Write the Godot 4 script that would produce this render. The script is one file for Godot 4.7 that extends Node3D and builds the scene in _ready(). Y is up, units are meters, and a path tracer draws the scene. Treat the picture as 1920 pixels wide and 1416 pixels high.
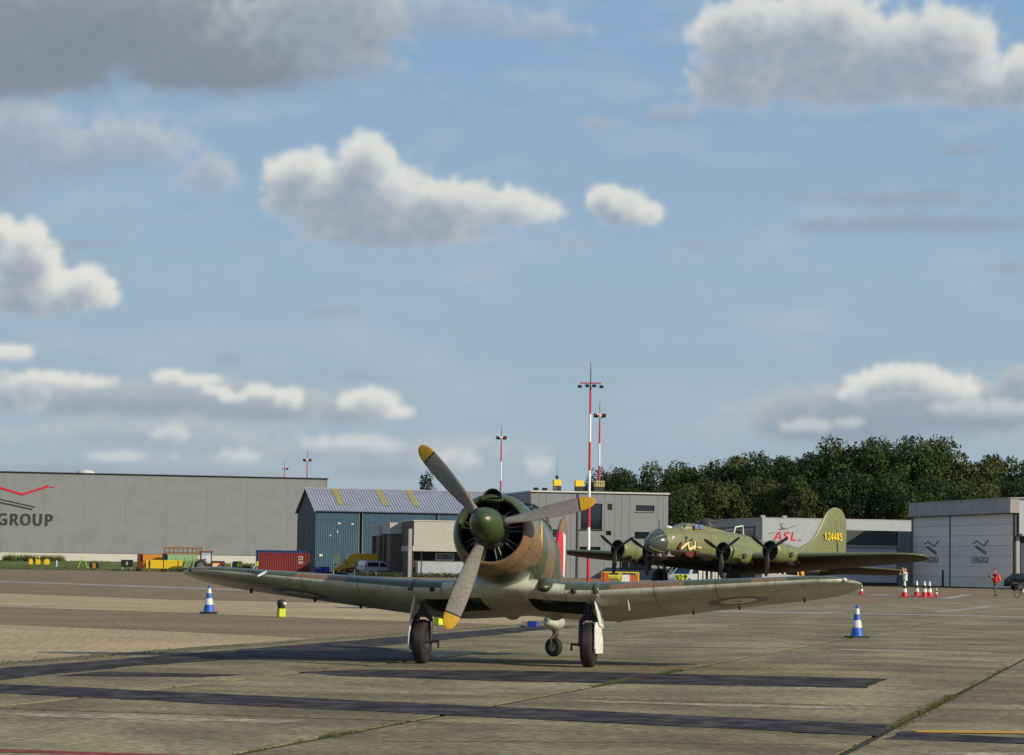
extends Node3D

var uv_of = null
var color_of = null
var rng := RandomNumberGenerator.new()
var used := {}
var M := {}

# ---------------------------------------------------------------- nodes
func numbered(called: String) -> String:
	var n: int = used.get(called, 0)
	used[called] = n + 1
	return called if n == 0 else "%s_%03d" % [called, n]

func tag(o: Node, label: String, category: String, group := "") -> void:
	o.set_meta("label", label)
	o.set_meta("category", category)
	if group != "":
		o.set_meta("group", group)

func thing(called: String, label: String, category: String, at := Vector3.ZERO, turn := 0.0, group := "") -> Node3D:
	var o := Node3D.new()
	o.name = numbered(called)
	add_child(o)
	o.position = at
	o.rotation.y = turn
	tag(o, label, category, group)
	return o

func copy(root: Node3D, called: String, at: Vector3, turn: float, label: String, size := Vector3.ONE) -> Node3D:
	var r: Node3D = root.duplicate()
	r.name = numbered(called)
	add_child(r)
	r.position = at
	r.rotation.y = turn
	r.scale = size
	r.set_meta("label", label)
	return r

func obj(called: String, shape, m: Material, parent: Node = null) -> MeshInstance3D:
	var o := MeshInstance3D.new()
	if shape is SurfaceTool:
		shape.generate_normals()
		o.mesh = shape.commit()
	else:
		o.mesh = shape
	o.material_override = m
	if parent == null:
		o.name = numbered(called)
		add_child(o)
	else:
		o.name = called
		parent.add_child(o, true)
	return o

func structure(called: String, shape, m: Material) -> MeshInstance3D:
	var o := obj(called, shape, m)
	o.set_meta("kind", "structure")
	return o

# ---------------------------------------------------------------- shapes
func mb() -> SurfaceTool:
	var st := SurfaceTool.new()
	st.begin(Mesh.PRIMITIVE_TRIANGLES)
	st.set_smooth_group(-1)
	return st

func vx(st: SurfaceTool, p: Vector3) -> void:
	if uv_of != null:
		st.set_uv(uv_of.call(p))
	if color_of != null:
		st.set_color(color_of.call(p))
	st.add_vertex(p)

# a convex polygon whose front looks along «out»
func face(st: SurfaceTool, pts: Array, out: Vector3) -> void:
	var n: Vector3 = (pts[1] - pts[0]).cross(pts[2] - pts[0])
	var flip := n.dot(out) < 0.0
	for i in range(1, pts.size() - 1):
		vx(st, pts[0])
		if flip:
			vx(st, pts[i])
			vx(st, pts[i + 1])
		else:
			vx(st, pts[i + 1])
			vx(st, pts[i])

func box(st: SurfaceTool, c: Vector3, s: Vector3, b := Basis.IDENTITY, bevel := 0.0) -> void:
	var h := s * 0.5
	st.set_smooth_group(-1)
	var e := minf(bevel, 0.45 * minf(s.x, minf(s.y, s.z)))
	for a in 3:
		for sg in [-1.0, 1.0]:
			var q := []
			for k in [[-1, -1], [1, -1], [1, 1], [-1, 1]]:
				var p := Vector3.ZERO
				p[a] = sg * h[a]
				p[(a + 1) % 3] = k[0] * (h[(a + 1) % 3] - e)
				p[(a + 2) % 3] = k[1] * (h[(a + 2) % 3] - e)
				q.append(c + b * p)
			var o := Vector3.ZERO
			o[a] = sg
			face(st, q, b * o)
	if e <= 0.0:
		return
	for a in 3:
		var b1 := (a + 1) % 3
		var b2 := (a + 2) % 3
		for s1 in [-1.0, 1.0]:
			for s2 in [-1.0, 1.0]:
				var q := []
				for k in [[-1, 0], [1, 0], [1, 1], [-1, 1]]:
					var p := Vector3.ZERO
					p[a] = k[0] * (h[a] - e)
					p[b1] = s1 * (h[b1] - (e if k[1] == 1 else 0.0))
					p[b2] = s2 * (h[b2] - (0.0 if k[1] == 1 else e))
					q.append(c + b * p)
				var o := Vector3.ZERO
				o[b1] = s1
				o[b2] = s2
				face(st, q, b * o)
	for sx in [-1.0, 1.0]:
		for sy in [-1.0, 1.0]:
			for sz in [-1.0, 1.0]:
				var q := []
				for a in 3:
					var p := Vector3(sx * (h.x - e), sy * (h.y - e), sz * (h.z - e))
					p[a] = [sx, sy, sz][a] * h[a]
					q.append(c + b * p)
				face(st, q, b * Vector3(sx, sy, sz))

# rings of equal length joined into a skin; normals point away from the rings' middles
func loft(st: SurfaceTool, rings: Array, cap_a := true, cap_b := true, inside := false, skip = null, group := 1) -> void:
	var n: int = rings[0].size()
	var mid := rings.size() / 2
	var r0: PackedVector3Array = rings[maxi(mid - 1, 0)]
	var r1: PackedVector3Array = rings[mid]
	var ctr := Vector3.ZERO
	for p in r0:
		ctr += p
	for p in r1:
		ctr += p
	ctr /= 2.0 * n
	var vote := 0.0
	for j in n:
		var k := (j + 1) % n
		var nn := (r0[k] - r0[j]).cross(r1[j] - r0[j])
		vote += nn.dot((r0[j] + r0[k] + r1[j] + r1[k]) * 0.25 - ctr)
	var flip := (vote > 0.0) != inside
	st.set_smooth_group(group)
	for i in rings.size() - 1:
		var a: PackedVector3Array = rings[i]
		var b: PackedVector3Array = rings[i + 1]
		for j in n:
			var k := (j + 1) % n
			if skip != null and skip.call(i, j):
				continue
			var q := [a[j], a[k], b[k], b[j]]
			if flip:
				q = [a[j], b[j], b[k], a[k]]
			vx(st, q[0]); vx(st, q[1]); vx(st, q[2])
			vx(st, q[0]); vx(st, q[2]); vx(st, q[3])
	st.set_smooth_group(-1)
	var along := Vector3.ZERO
	for p in rings[rings.size() - 1]:
		along += p
	for p in rings[0]:
		along -= p
	if inside:
		along = -along
	if cap_a:
		fan(st, rings[0], -along)
	if cap_b:
		fan(st, rings[rings.size() - 1], along)

func fan(st: SurfaceTool, ring: PackedVector3Array, out: Vector3) -> void:
	var c := Vector3.ZERO
	for p in ring:
		c += p
	c /= ring.size()
	for j in ring.size():
		var a := ring[j]
		var b := ring[(j + 1) % ring.size()]
		if (a - c).cross(b - c).length() > 1e-12:
			face(st, [c, a, b], out)

func ellipse(c: Vector3, u: Vector3, v: Vector3, n: int, power := 2.0) -> PackedVector3Array:
	var r := PackedVector3Array()
	for i in n:
		var a := TAU * i / n
		var x := cos(a)
		var y := sin(a)
		if power != 2.0:
			x = signf(x) * pow(absf(x), 2.0 / power)
			y = signf(y) * pow(absf(y), 2.0 / power)
		r.append(c + u * x + v * y)
	return r

# profile of (radius, distance along the axis)
func lathe(st: SurfaceTool, profile: Array, n := 24, at := Transform3D(), caps := true, sharp := false) -> void:
	var rings := []
	for p in profile:
		rings.append(ellipse(at * Vector3(0, p.y, 0), at.basis * Vector3(p.x, 0, 0), at.basis * Vector3(0, 0, p.x), n))
	if sharp:
		for i in rings.size() - 1:
			loft(st, [rings[i], rings[i + 1]], caps and i == 0, caps and i == rings.size() - 2, false, null, 2 + i)
	else:
		loft(st, rings, caps, caps)

func tube(st: SurfaceTool, pts: Array, radii, n := 8, caps := true) -> void:
	var rings := []
	var last := Vector3.ZERO
	for i in pts.size():
		var d: Vector3 = (pts[mini(i + 1, pts.size() - 1)] - pts[maxi(i - 1, 0)]).normalized()
		var u := last
		if i == 0:
			u = d.cross(Vector3.UP if absf(d.y) < 0.9 else Vector3.RIGHT)
		u = (u - d * u.dot(d)).normalized()
		last = u
		var r: float = radii[i] if radii is Array else radii
		rings.append(ellipse(pts[i], u * r, d.cross(u) * r, n))
	loft(st, rings, caps, caps)

func bar(st: SurfaceTool, a: Vector3, b: Vector3, w: float, h: float, up := Vector3.UP) -> void:
	var d := (b - a).normalized()
	var s := d.cross(up if absf(d.dot(up)) < 0.95 else Vector3.RIGHT).normalized()
	box(st, (a + b) * 0.5, Vector3(w, h, a.distance_to(b)), Basis(s, s.cross(-d), -d))

# an outline in 2D given thickness; «to» lays (x, y, depth) out in space
func prism(st: SurfaceTool, poly: PackedVector2Array, d0: float, d1: float, to := Transform3D(), bevel := 0.0) -> void:
	st.set_smooth_group(-1)
	if Geometry2D.is_polygon_clockwise(poly):
		poly = poly.duplicate()
		poly.reverse()
	var inner := poly
	if bevel > 0.0:
		inner = PackedVector2Array()
		for i in poly.size():
			var a := poly[(i + poly.size() - 1) % poly.size()]
			var b := poly[i]
			var c := poly[(i + 1) % poly.size()]
			var n1 := (b - a).normalized()
			var n2 := (c - b).normalized()
			var m := (Vector2(-n1.y, n1.x) + Vector2(-n2.y, n2.x))
			m = m / maxf(m.length_squared() * 0.5, 0.35)
			inner.append(b + m * bevel)
	var tris := Geometry2D.triangulate_polygon(inner)
	var levels := [d0, d1]
	for k in 2:
		var out := to.basis * Vector3(0, 0, -1 if (k == 0) == (d0 < d1) else 1)
		for i in range(0, tris.size(), 3):
			face(st, [to * l3(inner[tris[i]], levels[k]), to * l3(inner[tris[i + 1]], levels[k]), to * l3(inner[tris[i + 2]], levels[k])], out)
	var e := bevel if d1 > d0 else -bevel
	for i in poly.size():
		var j := (i + 1) % poly.size()
		var o2 := poly[j] - poly[i]
		var out := to.basis * Vector3(o2.y, -o2.x, 0)
		if out.length() < 1e-9:
			continue
		face(st, [to * l3(poly[i], d0 + e), to * l3(poly[j], d0 + e), to * l3(poly[j], d1 - e), to * l3(poly[i], d1 - e)], out)
		if bevel > 0.0:
			face(st, [to * l3(poly[i], d0 + e), to * l3(poly[j], d0 + e), to * l3(inner[j], d0), to * l3(inner[i], d0)], out)
			face(st, [to * l3(poly[i], d1 - e), to * l3(poly[j], d1 - e), to * l3(inner[j], d1), to * l3(inner[i], d1)], out)

func l3(p: Vector2, z: float) -> Vector3:
	return Vector3(p.x, p.y, z)

# a flat sheet on the ground: (x, z) corners
func sheet(st: SurfaceTool, pts: Array, y: float) -> void:
	var poly := PackedVector2Array()
	for p in pts:
		poly.append(Vector2(p[0], p[1]))
	var t := Geometry2D.triangulate_polygon(poly)
	for i in range(0, t.size(), 3):
		face(st, [Vector3(poly[t[i]].x, y, poly[t[i]].y), Vector3(poly[t[i + 1]].x, y, poly[t[i + 1]].y), Vector3(poly[t[i + 2]].x, y, poly[t[i + 2]].y)], Vector3.UP)

func lettering(text: String, height: float, wide: float, m: Material, parent: Node, at: Vector3, turn := Basis.IDENTITY, called := "lettering", bold := true) -> MeshInstance3D:
	var f := SystemFont.new()
	f.font_names = PackedStringArray(["Droid Sans"])
	f.font_weight = 700 if bold else 400
	var t := TextMesh.new()
	t.text = text
	t.font = f
	t.font_size = 64
	t.pixel_size = 0.01
	t.depth = 0.02
	t.curve_step = 2.0
	var bb := t.get_aabb()
	var o := obj(called, t, m, parent)
	var sy := height / maxf(bb.size.y, 0.01)
	var sx := wide / maxf(bb.size.x, 0.01) if wide > 0.0 else sy
	var b := turn * Basis.from_scale(Vector3(sx, sy, 0.3))
	o.transform = Transform3D(b, at - b * (bb.position + bb.size * 0.5))
	return o

# ---------------------------------------------------------------- materials
func mat(c: Color, rough := 0.7, metal := 0.0, tex: Texture2D = null, scale := 1.0) -> StandardMaterial3D:
	var m := StandardMaterial3D.new()
	m.albedo_color = c
	m.roughness = rough
	m.metallic = metal
	if tex != null:
		m.albedo_texture = tex
		m.uv1_triplanar = true
		m.uv1_world_triplanar = true
		m.uv1_scale = Vector3.ONE * scale
	return m

func rgb(r: int, g: int, b: int) -> Color:
	return Color(r / 255.0, g / 255.0, b / 255.0)

# tileable noise between two greys
func noise_tex(size: int, freq: float, lo: float, hi: float, octaves: int, sd: int, sharp := 1.0) -> ImageTexture:
	var n := FastNoiseLite.new()
	n.seed = sd
	n.noise_type = FastNoiseLite.TYPE_SIMPLEX_SMOOTH
	n.frequency = freq
	n.fractal_octaves = octaves
	n.fractal_gain = 0.6
	var src := n.get_seamless_image(size, size)
	var data := src.get_data()
	var out := PackedByteArray()
	out.resize(size * size * 3)
	for i in size * size:
		var v := data[i] / 255.0
		v = clampf((v - 0.5) * sharp + 0.5, 0.0, 1.0)
		var g := int(255.0 * (lo + (hi - lo) * v))
		out[i * 3] = g
		out[i * 3 + 1] = g
		out[i * 3 + 2] = g
	return ImageTexture.create_from_image(Image.create_from_data(size, size, false, Image.FORMAT_RGB8, out))

func over(m: StandardMaterial3D, tex: Texture2D, scale: float) -> StandardMaterial3D:
	m.detail_enabled = true
	m.detail_albedo = tex
	m.detail_blend_mode = BaseMaterial3D.BLEND_MODE_MUL
	m.detail_uv_layer = BaseMaterial3D.DETAIL_UV_2
	m.uv2_triplanar = true
	m.uv2_world_triplanar = true
	m.uv2_scale = Vector3.ONE * scale
	return m

func bumpy(m: StandardMaterial3D, tex: Texture2D, cm: float) -> StandardMaterial3D:
	m.heightmap_enabled = true
	m.heightmap_texture = tex
	m.heightmap_scale = cm
	return m

func materials() -> void:
	var grain := noise_tex(512, 0.06, 0.72, 1.0, 5, 11, 1.8)
	var blotch := noise_tex(512, 0.012, 0.74, 1.0, 5, 12, 1.7)
	var dirt := noise_tex(512, 0.02, 0.8, 1.0, 5, 13, 1.6)
	var soft := noise_tex(256, 0.02, 0.86, 1.0, 4, 14, 1.3)
	var faint := noise_tex(256, 0.03, 0.93, 1.0, 4, 15, 1.3)
	M.faint = faint
	var patchy := noise_tex(512, 0.018, 0.5, 1.0, 5, 16, 2.0)
	M.grain = grain
	M.dirt = dirt
	for k in 4:
		var c: Color = [rgb(172, 158, 118), rgb(163, 150, 111), rgb(179, 166, 126), rgb(168, 155, 116)][k]
		M["concrete%d" % k] = bumpy(over(mat(c, 0.9, 0.0, grain, 0.2), blotch, 0.05 + 0.004 * k), grain, 0.4)
		M["concrete%d" % k].metallic_specular = 0.35
	M.asphalt = bumpy(over(mat(rgb(164, 142, 108), 0.92, 0.0, grain, 0.16), soft, 0.03), grain, 0.4)
	M.tan = bumpy(over(mat(rgb(214, 190, 146), 0.92, 0.0, grain, 0.16), soft, 0.026), grain, 0.4)
	M.worn = over(mat(rgb(204, 188, 152), 0.9, 0.0, grain, 0.2), blotch, 0.3)
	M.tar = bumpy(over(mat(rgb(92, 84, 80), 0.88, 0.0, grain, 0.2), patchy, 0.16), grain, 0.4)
	for k in ["asphalt", "tan", "tar"]:
		M[k].metallic_specular = 0.3
	M.joint = mat(rgb(46, 42, 32), 0.95, 0.0, grain, 0.7)
	M.verge = over(mat(rgb(140, 128, 84), 0.95, 0.0, grain, 0.8), blotch, 0.15)
	M.ground = over(mat(rgb(122, 118, 84), 0.95, 0.0, grain, 0.1), blotch, 0.01)
	M.lawn = over(mat(rgb(112, 132, 46), 0.95, 0.0, grain, 0.3), blotch, 0.06)
	M.white_line = over(mat(rgb(206, 198, 182), 0.8, 0.0, grain, 0.9), blotch, 0.3)
	M.yellow_line = mat(rgb(222, 170, 40), 0.8, 0.0, grain, 0.9)
	M.red_line = mat(rgb(168, 36, 42), 0.8, 0.0, grain, 0.9)
	M.grass = mat(rgb(118, 128, 52), 0.85)
	M.grass.vertex_color_use_as_albedo = true
	M.grass.albedo_color = Color.WHITE
	M.grass.backlight_enabled = true
	M.grass.backlight = Color(0.4, 0.4, 0.4)
	M.leaf = M.grass.duplicate()
	M.leaf.roughness = 0.6
	M.leaf.metallic_specular = 0.3
	M.bark = mat(rgb(70, 60, 48), 0.95, 0.0, grain, 0.5)
	# paints
	M.olive = over(mat(rgb(134, 140, 94), 0.4, 0.0, dirt, 0.35), soft, 0.9)
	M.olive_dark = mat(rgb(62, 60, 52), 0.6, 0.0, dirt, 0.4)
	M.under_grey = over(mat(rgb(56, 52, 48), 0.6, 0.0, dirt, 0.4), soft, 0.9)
	M.black = mat(rgb(26, 26, 27), 0.5)
	M.soot = mat(rgb(20, 19, 19), 0.7)
	M.rubber = mat(rgb(34, 33, 32), 0.8, 0.0, dirt, 2.0)
	M.metal = mat(rgb(150, 150, 148), 0.38, 0.85, dirt, 1.0)
	M.dark_metal = mat(rgb(70, 70, 72), 0.45, 0.7, dirt, 1.0)
	M.white = mat(rgb(226, 226, 220), 0.45, 0.0, soft, 0.8)
	M.off_white = mat(rgb(200, 200, 188), 0.7, 0.0, faint, 0.3)
	M.yellow = mat(rgb(232, 196, 30), 0.5, 0.0, soft, 0.9)
	M.prop_yellow = mat(rgb(216, 164, 22), 0.5, 0.0, dirt, 1.5)
	M.lime = mat(rgb(200, 216, 44), 0.6, 0.0, soft, 0.9)
	M.red = mat(rgb(196, 34, 42), 0.5, 0.0, soft, 0.5)
	M.orange = mat(rgb(196, 98, 44), 0.55, 0.0, dirt, 0.6)
	M.blue = mat(rgb(34, 94, 186), 0.5, 0.0, soft, 0.9)
	M.deep_blue = mat(rgb(18, 38, 128), 0.5)
	M.nose_glass = mat(rgb(66, 72, 66), 0.1)
	M.nose_glass.metallic_specular = 0.7
	M.glass = mat(rgb(24, 30, 36), 0.06)
	M.glass.metallic_specular = 0.7
	M.pane = mat(Color(0.9, 0.95, 1.0, 0.18), 0.05)
	M.pane.transparency = BaseMaterial3D.TRANSPARENCY_ALPHA
	M.hangar_grey = mat(rgb(130, 135, 136), 0.7, 0.0, faint, 0.05)
	M.door_panel = mat(rgb(226, 216, 200), 0.6, 0.0, faint, 0.2)
	M.door_panel_dull = mat(rgb(218, 210, 196), 0.6, 0.0, faint, 0.2)
	M.dark_grey = mat(rgb(52, 54, 56), 0.6)
	M.letter = mat(rgb(46, 46, 46), 0.6)
	M.logo_red = mat(rgb(190, 20, 44), 0.5)
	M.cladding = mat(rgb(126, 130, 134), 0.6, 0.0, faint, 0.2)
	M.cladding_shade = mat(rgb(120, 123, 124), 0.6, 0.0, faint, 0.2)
	M.fascia = mat(rgb(160, 158, 152), 0.55, 0.0, soft, 0.1)
	M.steel_blue = over(mat(rgb(68, 102, 122), 0.6, 0.0, faint, 0.2), soft, 0.06)
	M.roof_sheet = over(mat(rgb(166, 171, 182), 0.6, 0.0, faint, 0.25), soft, 0.1)
	M.roof_light = mat(rgb(196, 184, 110), 0.6, 0.0, dirt, 0.4)
	M.gable = mat(rgb(62, 74, 80), 0.7, 0.0, faint, 0.2)
	M.beige = mat(rgb(178, 175, 164), 0.8, 0.0, faint, 0.3)
	M.brown = mat(rgb(98, 88, 80), 0.85, 0.0, faint, 0.2)
	M.recess = mat(rgb(54, 48, 46), 0.8)
	M.asl_white = mat(rgb(164, 170, 176), 0.6, 0.0, faint, 0.1)
	M.rust = mat(rgb(104, 42, 30), 0.8, 0.0, dirt, 0.6)
	M.container_red = over(mat(rgb(140, 44, 40), 0.65, 0.0, dirt, 0.3), soft, 0.8)
	M.container_blue = mat(rgb(32, 62, 120), 0.65, 0.0, dirt, 0.3)
	M.hopper_green = mat(rgb(146, 182, 124), 0.65, 0.0, dirt, 0.3)
	M.van_yellow = mat(rgb(206, 162, 26), 0.4, 0.0, soft, 0.5)
	M.silver = mat(rgb(190, 194, 204), 0.35, 0.25)
	M.car_black = mat(rgb(12, 13, 17), 0.5)
	M.car_black.metallic_specular = 0.25
	M.lamp_red = mat(rgb(150, 20, 20), 0.3)
	M.lamp_clear = mat(rgb(210, 210, 205), 0.2)
	M.mast_red = mat(rgb(190, 34, 44), 0.5)
	M.mast_white = mat(rgb(228, 228, 224), 0.5)
	M.skin = mat(rgb(196, 150, 124), 0.6)
	M.vc = mat(Color.WHITE, 0.75)
	M.vc.vertex_color_use_as_albedo = true

# ---------------------------------------------------------------- sky: air and clouds, worked out for every direction
const CLOUDS := [
	# [whiteness, softness, ragged, opacity, lift, [x, y, rx, ry] ...] in tenths of a milliradian from the lens axis
	[0.34, 0.9, 0.4, 0.7, 0.9, [-920, -440, 160, 110], [-715, -425, 160, 75], [-565, -375, 70, 65], [-960, -370, 90, 100], [-850, -400, 150, 70]],
	[0.1, 0.55, 0.3, 0.97, 0.6, [-810, -648, 520, 150], [-540, -588, 270, 98], [-400, -640, 230, 150], [-960, -578, 300, 105]],
	[0.5, 1.3, 0.5, 0.8, 0.9, [-380, -650, 220, 120], [-300, -690, 190, 100], [-340, -600, 140, 90]],
	[0.4, 0.9, 0.4, 0.6, 0.6, [-130, -670, 180, 70], [60, -650, 120, 40]],
	[0.9, 0.4, 0.32, 0.98, 0.95, [-395, -372, 74, 62], [-272, -390, 62, 80], [-290, -330, 190, 90], [-130, -318, 165, 60], [0, -314, 100, 42], [-220, -272, 190, 44]],
	[0.9, 0.42, 0.34, 0.97, 0.95, [180, -332, 44, 36], [225, -306, 66, 34], [205, -318, 60, 40]],
	[0.82, 0.45, 0.3, 1.0, 0.95, [440, -630, 110, 105], [580, -640, 150, 95], [640, -560, 290, 84], [420, -545, 105, 70], [965, -560, 60, 70], [800, -618, 125, 92], [700, -600, 130, 80], [890, -540, 140, 56]],
	[0.2, 0.9, 0.6, 0.6, 0.5, [300, -490, 70, 26], [170, -475, 50, 20]],
	[0.98, 0.36, 0.32, 1.0, 1.0, [-910, -215, 75, 84], [-800, -165, 58, 54], [-900, -148, 160, 46], [-955, -260, 32, 46]],
	[0.3, 0.55, 0.42, 0.85, 0.6, [-800, 44, 190, 46], [-650, 46, 280, 50], [-480, 58, 200, 46], [-300, 66, 110, 32]],
	[0.95, 0.45, 0.4, 0.95, 0.95, [-945, -45, 60, 18], [-890, 8, 150, 22], [-930, 40, 70, 44], [-640, 0, 40, 16], [-585, 8, 40, 15], [-555, 26, 34, 13], [-525, 40, 32, 12], [-470, 28, 44, 17], [-418, 42, 30, 26], [-262, 48, 62, 32], [-220, 66, 40, 18]],
	[0.3, 0.95, 0.5, 0.6, 0.8, [-700, 110, 330, 46], [-360, 142, 380, 40], [-80, 150, 160, 50]],
	[0.75, 0.9, 0.45, 0.7, 0.9, [-640, 112, 44, 26], [-720, 150, 120, 18], [-520, 152, 60, 22], [-300, 128, 110, 26], [-110, 160, 70, 30], [52, 172, 38, 32]],
	[0.3, 0.5, 0.4, 0.92, 0.6, [660, 60, 240, 54], [800, 66, 270, 70], [560, 92, 140, 40], [640, 102, 200, 40], [955, 8, 52, 36]],
	[0.98, 0.4, 0.36, 0.95, 1.0, [735, 4, 112, 34], [805, 20, 80, 30], [652, 34, 44, 22], [690, 22, 50, 26]],
	[0.6, 0.7, 0.5, 0.7, 0.9, [560, 92, 64, 18], [880, 60, 90, 26], [630, 86, 40, 14]],
	[0.14, 0.95, 0.6, 0.5, 0.3, [-860, 178, 200, 26], [-560, 190, 220, 22], [-260, 176, 130, 20], [740, -333, 250, 22], [770, -284, 350, 26], [940, -203, 70, 10], [860, -425, 90, 18], [-330, -123, 130, 9], [-532, -33, 42, 13], [-285, 0, 62, 9], [140, -250, 70, 7], [350, -248, 70, 7], [-800, -248, 100, 11], [-635, -235, 32, 7], [-100, -93, 42, 5]],
]

func air(el: float) -> Color:
	var stops := [[-90.0, Color(0.6, 0.66, 0.7)], [0.0, rgb(166, 180, 190)], [3.0, rgb(161, 180, 193)], [6.0, rgb(154, 179, 198)], [9.0, rgb(145, 174, 200)], [12.5, rgb(131, 166, 201)], [35.0, rgb(96, 136, 186)], [90.0, rgb(70, 108, 168)]]
	for i in stops.size() - 1:
		if el <= stops[i + 1][0]:
			var t: float = clampf((el - stops[i][0]) / (stops[i + 1][0] - stops[i][0]), 0.0, 1.0)
			return (stops[i][1] as Color).lerp(stops[i + 1][1], t).srgb_to_linear()
	return Color.BLACK

func puff(cloud: Array, x: float, y: float) -> Vector2:
	var f := -1.0
	var low := 0.0
	for i in range(5, cloud.size()):
		var b: Array = cloud[i]
		var dx: float = (x - b[0]) / b[2]
		var dy: float = (y - b[1]) / b[3]
		var below := clampf(dy, 0.0, 1.0)
		if dy > 0.0:
			dy *= 1.2
		var d := 1.0 - sqrt(dx * dx + dy * dy)
		if d > f:
			low = below
		if f > -0.9 and d > -0.9:
			f = maxf(f, d) + 0.12 * maxf(0.0, 0.35 - absf(f - d))
		else:
			f = maxf(f, d)
	return Vector2(f, low)

func make_sky(lens: Basis) -> Sky:
	var n := FastNoiseLite.new()
	n.seed = 5
	n.frequency = 0.013
	n.fractal_octaves = 6
	n.fractal_gain = 0.6
	var fine := FastNoiseLite.new()
	fine.seed = 6
	fine.frequency = 0.034
	fine.fractal_octaves = 3
	var big := FastNoiseLite.new()
	big.seed = 9
	big.frequency = 2.1
	big.fractal_octaves = 5
	var w := 1024
	var h := 512
	var base := Image.create_empty(w, h, false, Image.FORMAT_RGBF)
	var white := rgb(226, 226, 220).srgb_to_linear()
	var grey := rgb(148, 162, 178).srgb_to_linear()
	for j in h:
		var el := 90.0 - (j + 0.5) * 180.0 / h
		var a := air(el)
		for i in w:
			var c := a
			if el > 0.0:
				var az := (i + 0.5) / w * TAU
				var e := deg_to_rad(el)
				var d := Vector3(sin(az) * cos(e), sin(e) * 2.2, -cos(az) * cos(e))
				var v := big.get_noise_3dv(d)
				var al := smoothstep(0.02, 0.3, v)
				var li := smoothstep(-0.05, 0.2, v - big.get_noise_3dv(d + Vector3(0.06, 0.1, 0.05)) + 0.03)
				c = a.lerp(grey.lerp(white, li), al * 0.9)
			base.set_pixel(i, j, c)
	base.resize(4096, 2048, Image.INTERPOLATE_CUBIC)
	var step := 360.0 / 4096.0
	var inv := lens.inverse()
	for j in range(int((90.0 - 17.0) / step), int(90.0 / step) + 3):
		var el := 90.0 - (j + 0.5) * step
		var a := air(maxf(el, 0.0))
		for k in range(-175, 175):
			var i := posmod(k, 4096)
			var az := deg_to_rad((k + 0.5) * step)
			var e := deg_to_rad(el)
			var d := inv * Vector3(sin(az) * cos(e), sin(e), -cos(az) * cos(e))
			var x := 4900.0 * d.x / -d.z
			var y := -4900.0 * d.y / -d.z
			var c := a
			var veil := smoothstep(-0.1, 0.75, n.get_noise_2d(x * 0.16 + 300.0, y * 0.5) + 0.3 * n.get_noise_2d(x * 0.5, y * 1.4 + 70.0))
			c = c.lerp(rgb(184, 194, 202).srgb_to_linear(), 0.34 * veil)
			var lump := 0.62 - 1.9 * absf(n.get_noise_2d(x * 0.9, y * 1.05))
			var ragged: float = 0.6 * lump + 0.75 * n.get_noise_2d(x * 0.7 + 900.0, y * 0.8) + 0.42 * fine.get_noise_2d(x, y * 1.1)
			for cl in CLOUDS:
				var pf := puff(cl, x, y)
				if pf.x < -0.75:
					continue
				var f: float = pf.x + cl[2] * ragged
				if f <= 0.0:
					continue
				var al: float = smoothstep(0.0, cl[1] * (0.7 + 1.3 * pf.y), f) * cl[3]
				# how much cloud lies between here and the light, up and to the right
				var tau := 0.0
				for m4 in 4:
					var t: float = [9.0, 24.0, 48.0, 84.0][m4]
					var q := puff(cl, x + t * 0.5, y - t * 0.86).x
					if q > -0.7:
						tau += maxf(0.0, q + cl[2] * (0.55 * n.get_noise_2d((x + t * 0.5) * 0.7 + 900.0, (y - t * 0.86) * 0.8) + 0.2)) * [0.5, 0.9, 1.0, 0.9][m4]
				var li := exp(-0.9 * tau) * (1.0 - 0.2 * pf.y) + 0.16 * lump + 0.1 * fine.get_noise_2d(x * 0.7, y)
				li = clampf(li * cl[4] * 1.15 + 0.2 * (1.0 - al), 0.0, 1.0)
				li = li * li * (3.0 - 2.0 * li)
				var dark: Color = rgb(120, 129, 139).srgb_to_linear().lerp(grey, clampf(cl[0] * 3.0, 0.0, 1.0))
				var bright: Color = rgb(176, 184, 192).srgb_to_linear().lerp(white, cl[0])
				c = c.lerp(dark.lerp(bright, li), al)
			var keep := smoothstep(0.0, 14.0, 174.5 - absf(k + 0.5))
			keep = minf(keep, smoothstep(0.0, 16.0, j - (90.0 - 17.0) / step))
			base.set_pixel(i, j, base.get_pixel(i, j).lerp(c, keep))
	var m := PanoramaSkyMaterial.new()
	m.panorama = ImageTexture.create_from_image(base)
	var s := Sky.new()
	s.sky_material = m
	return s

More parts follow.
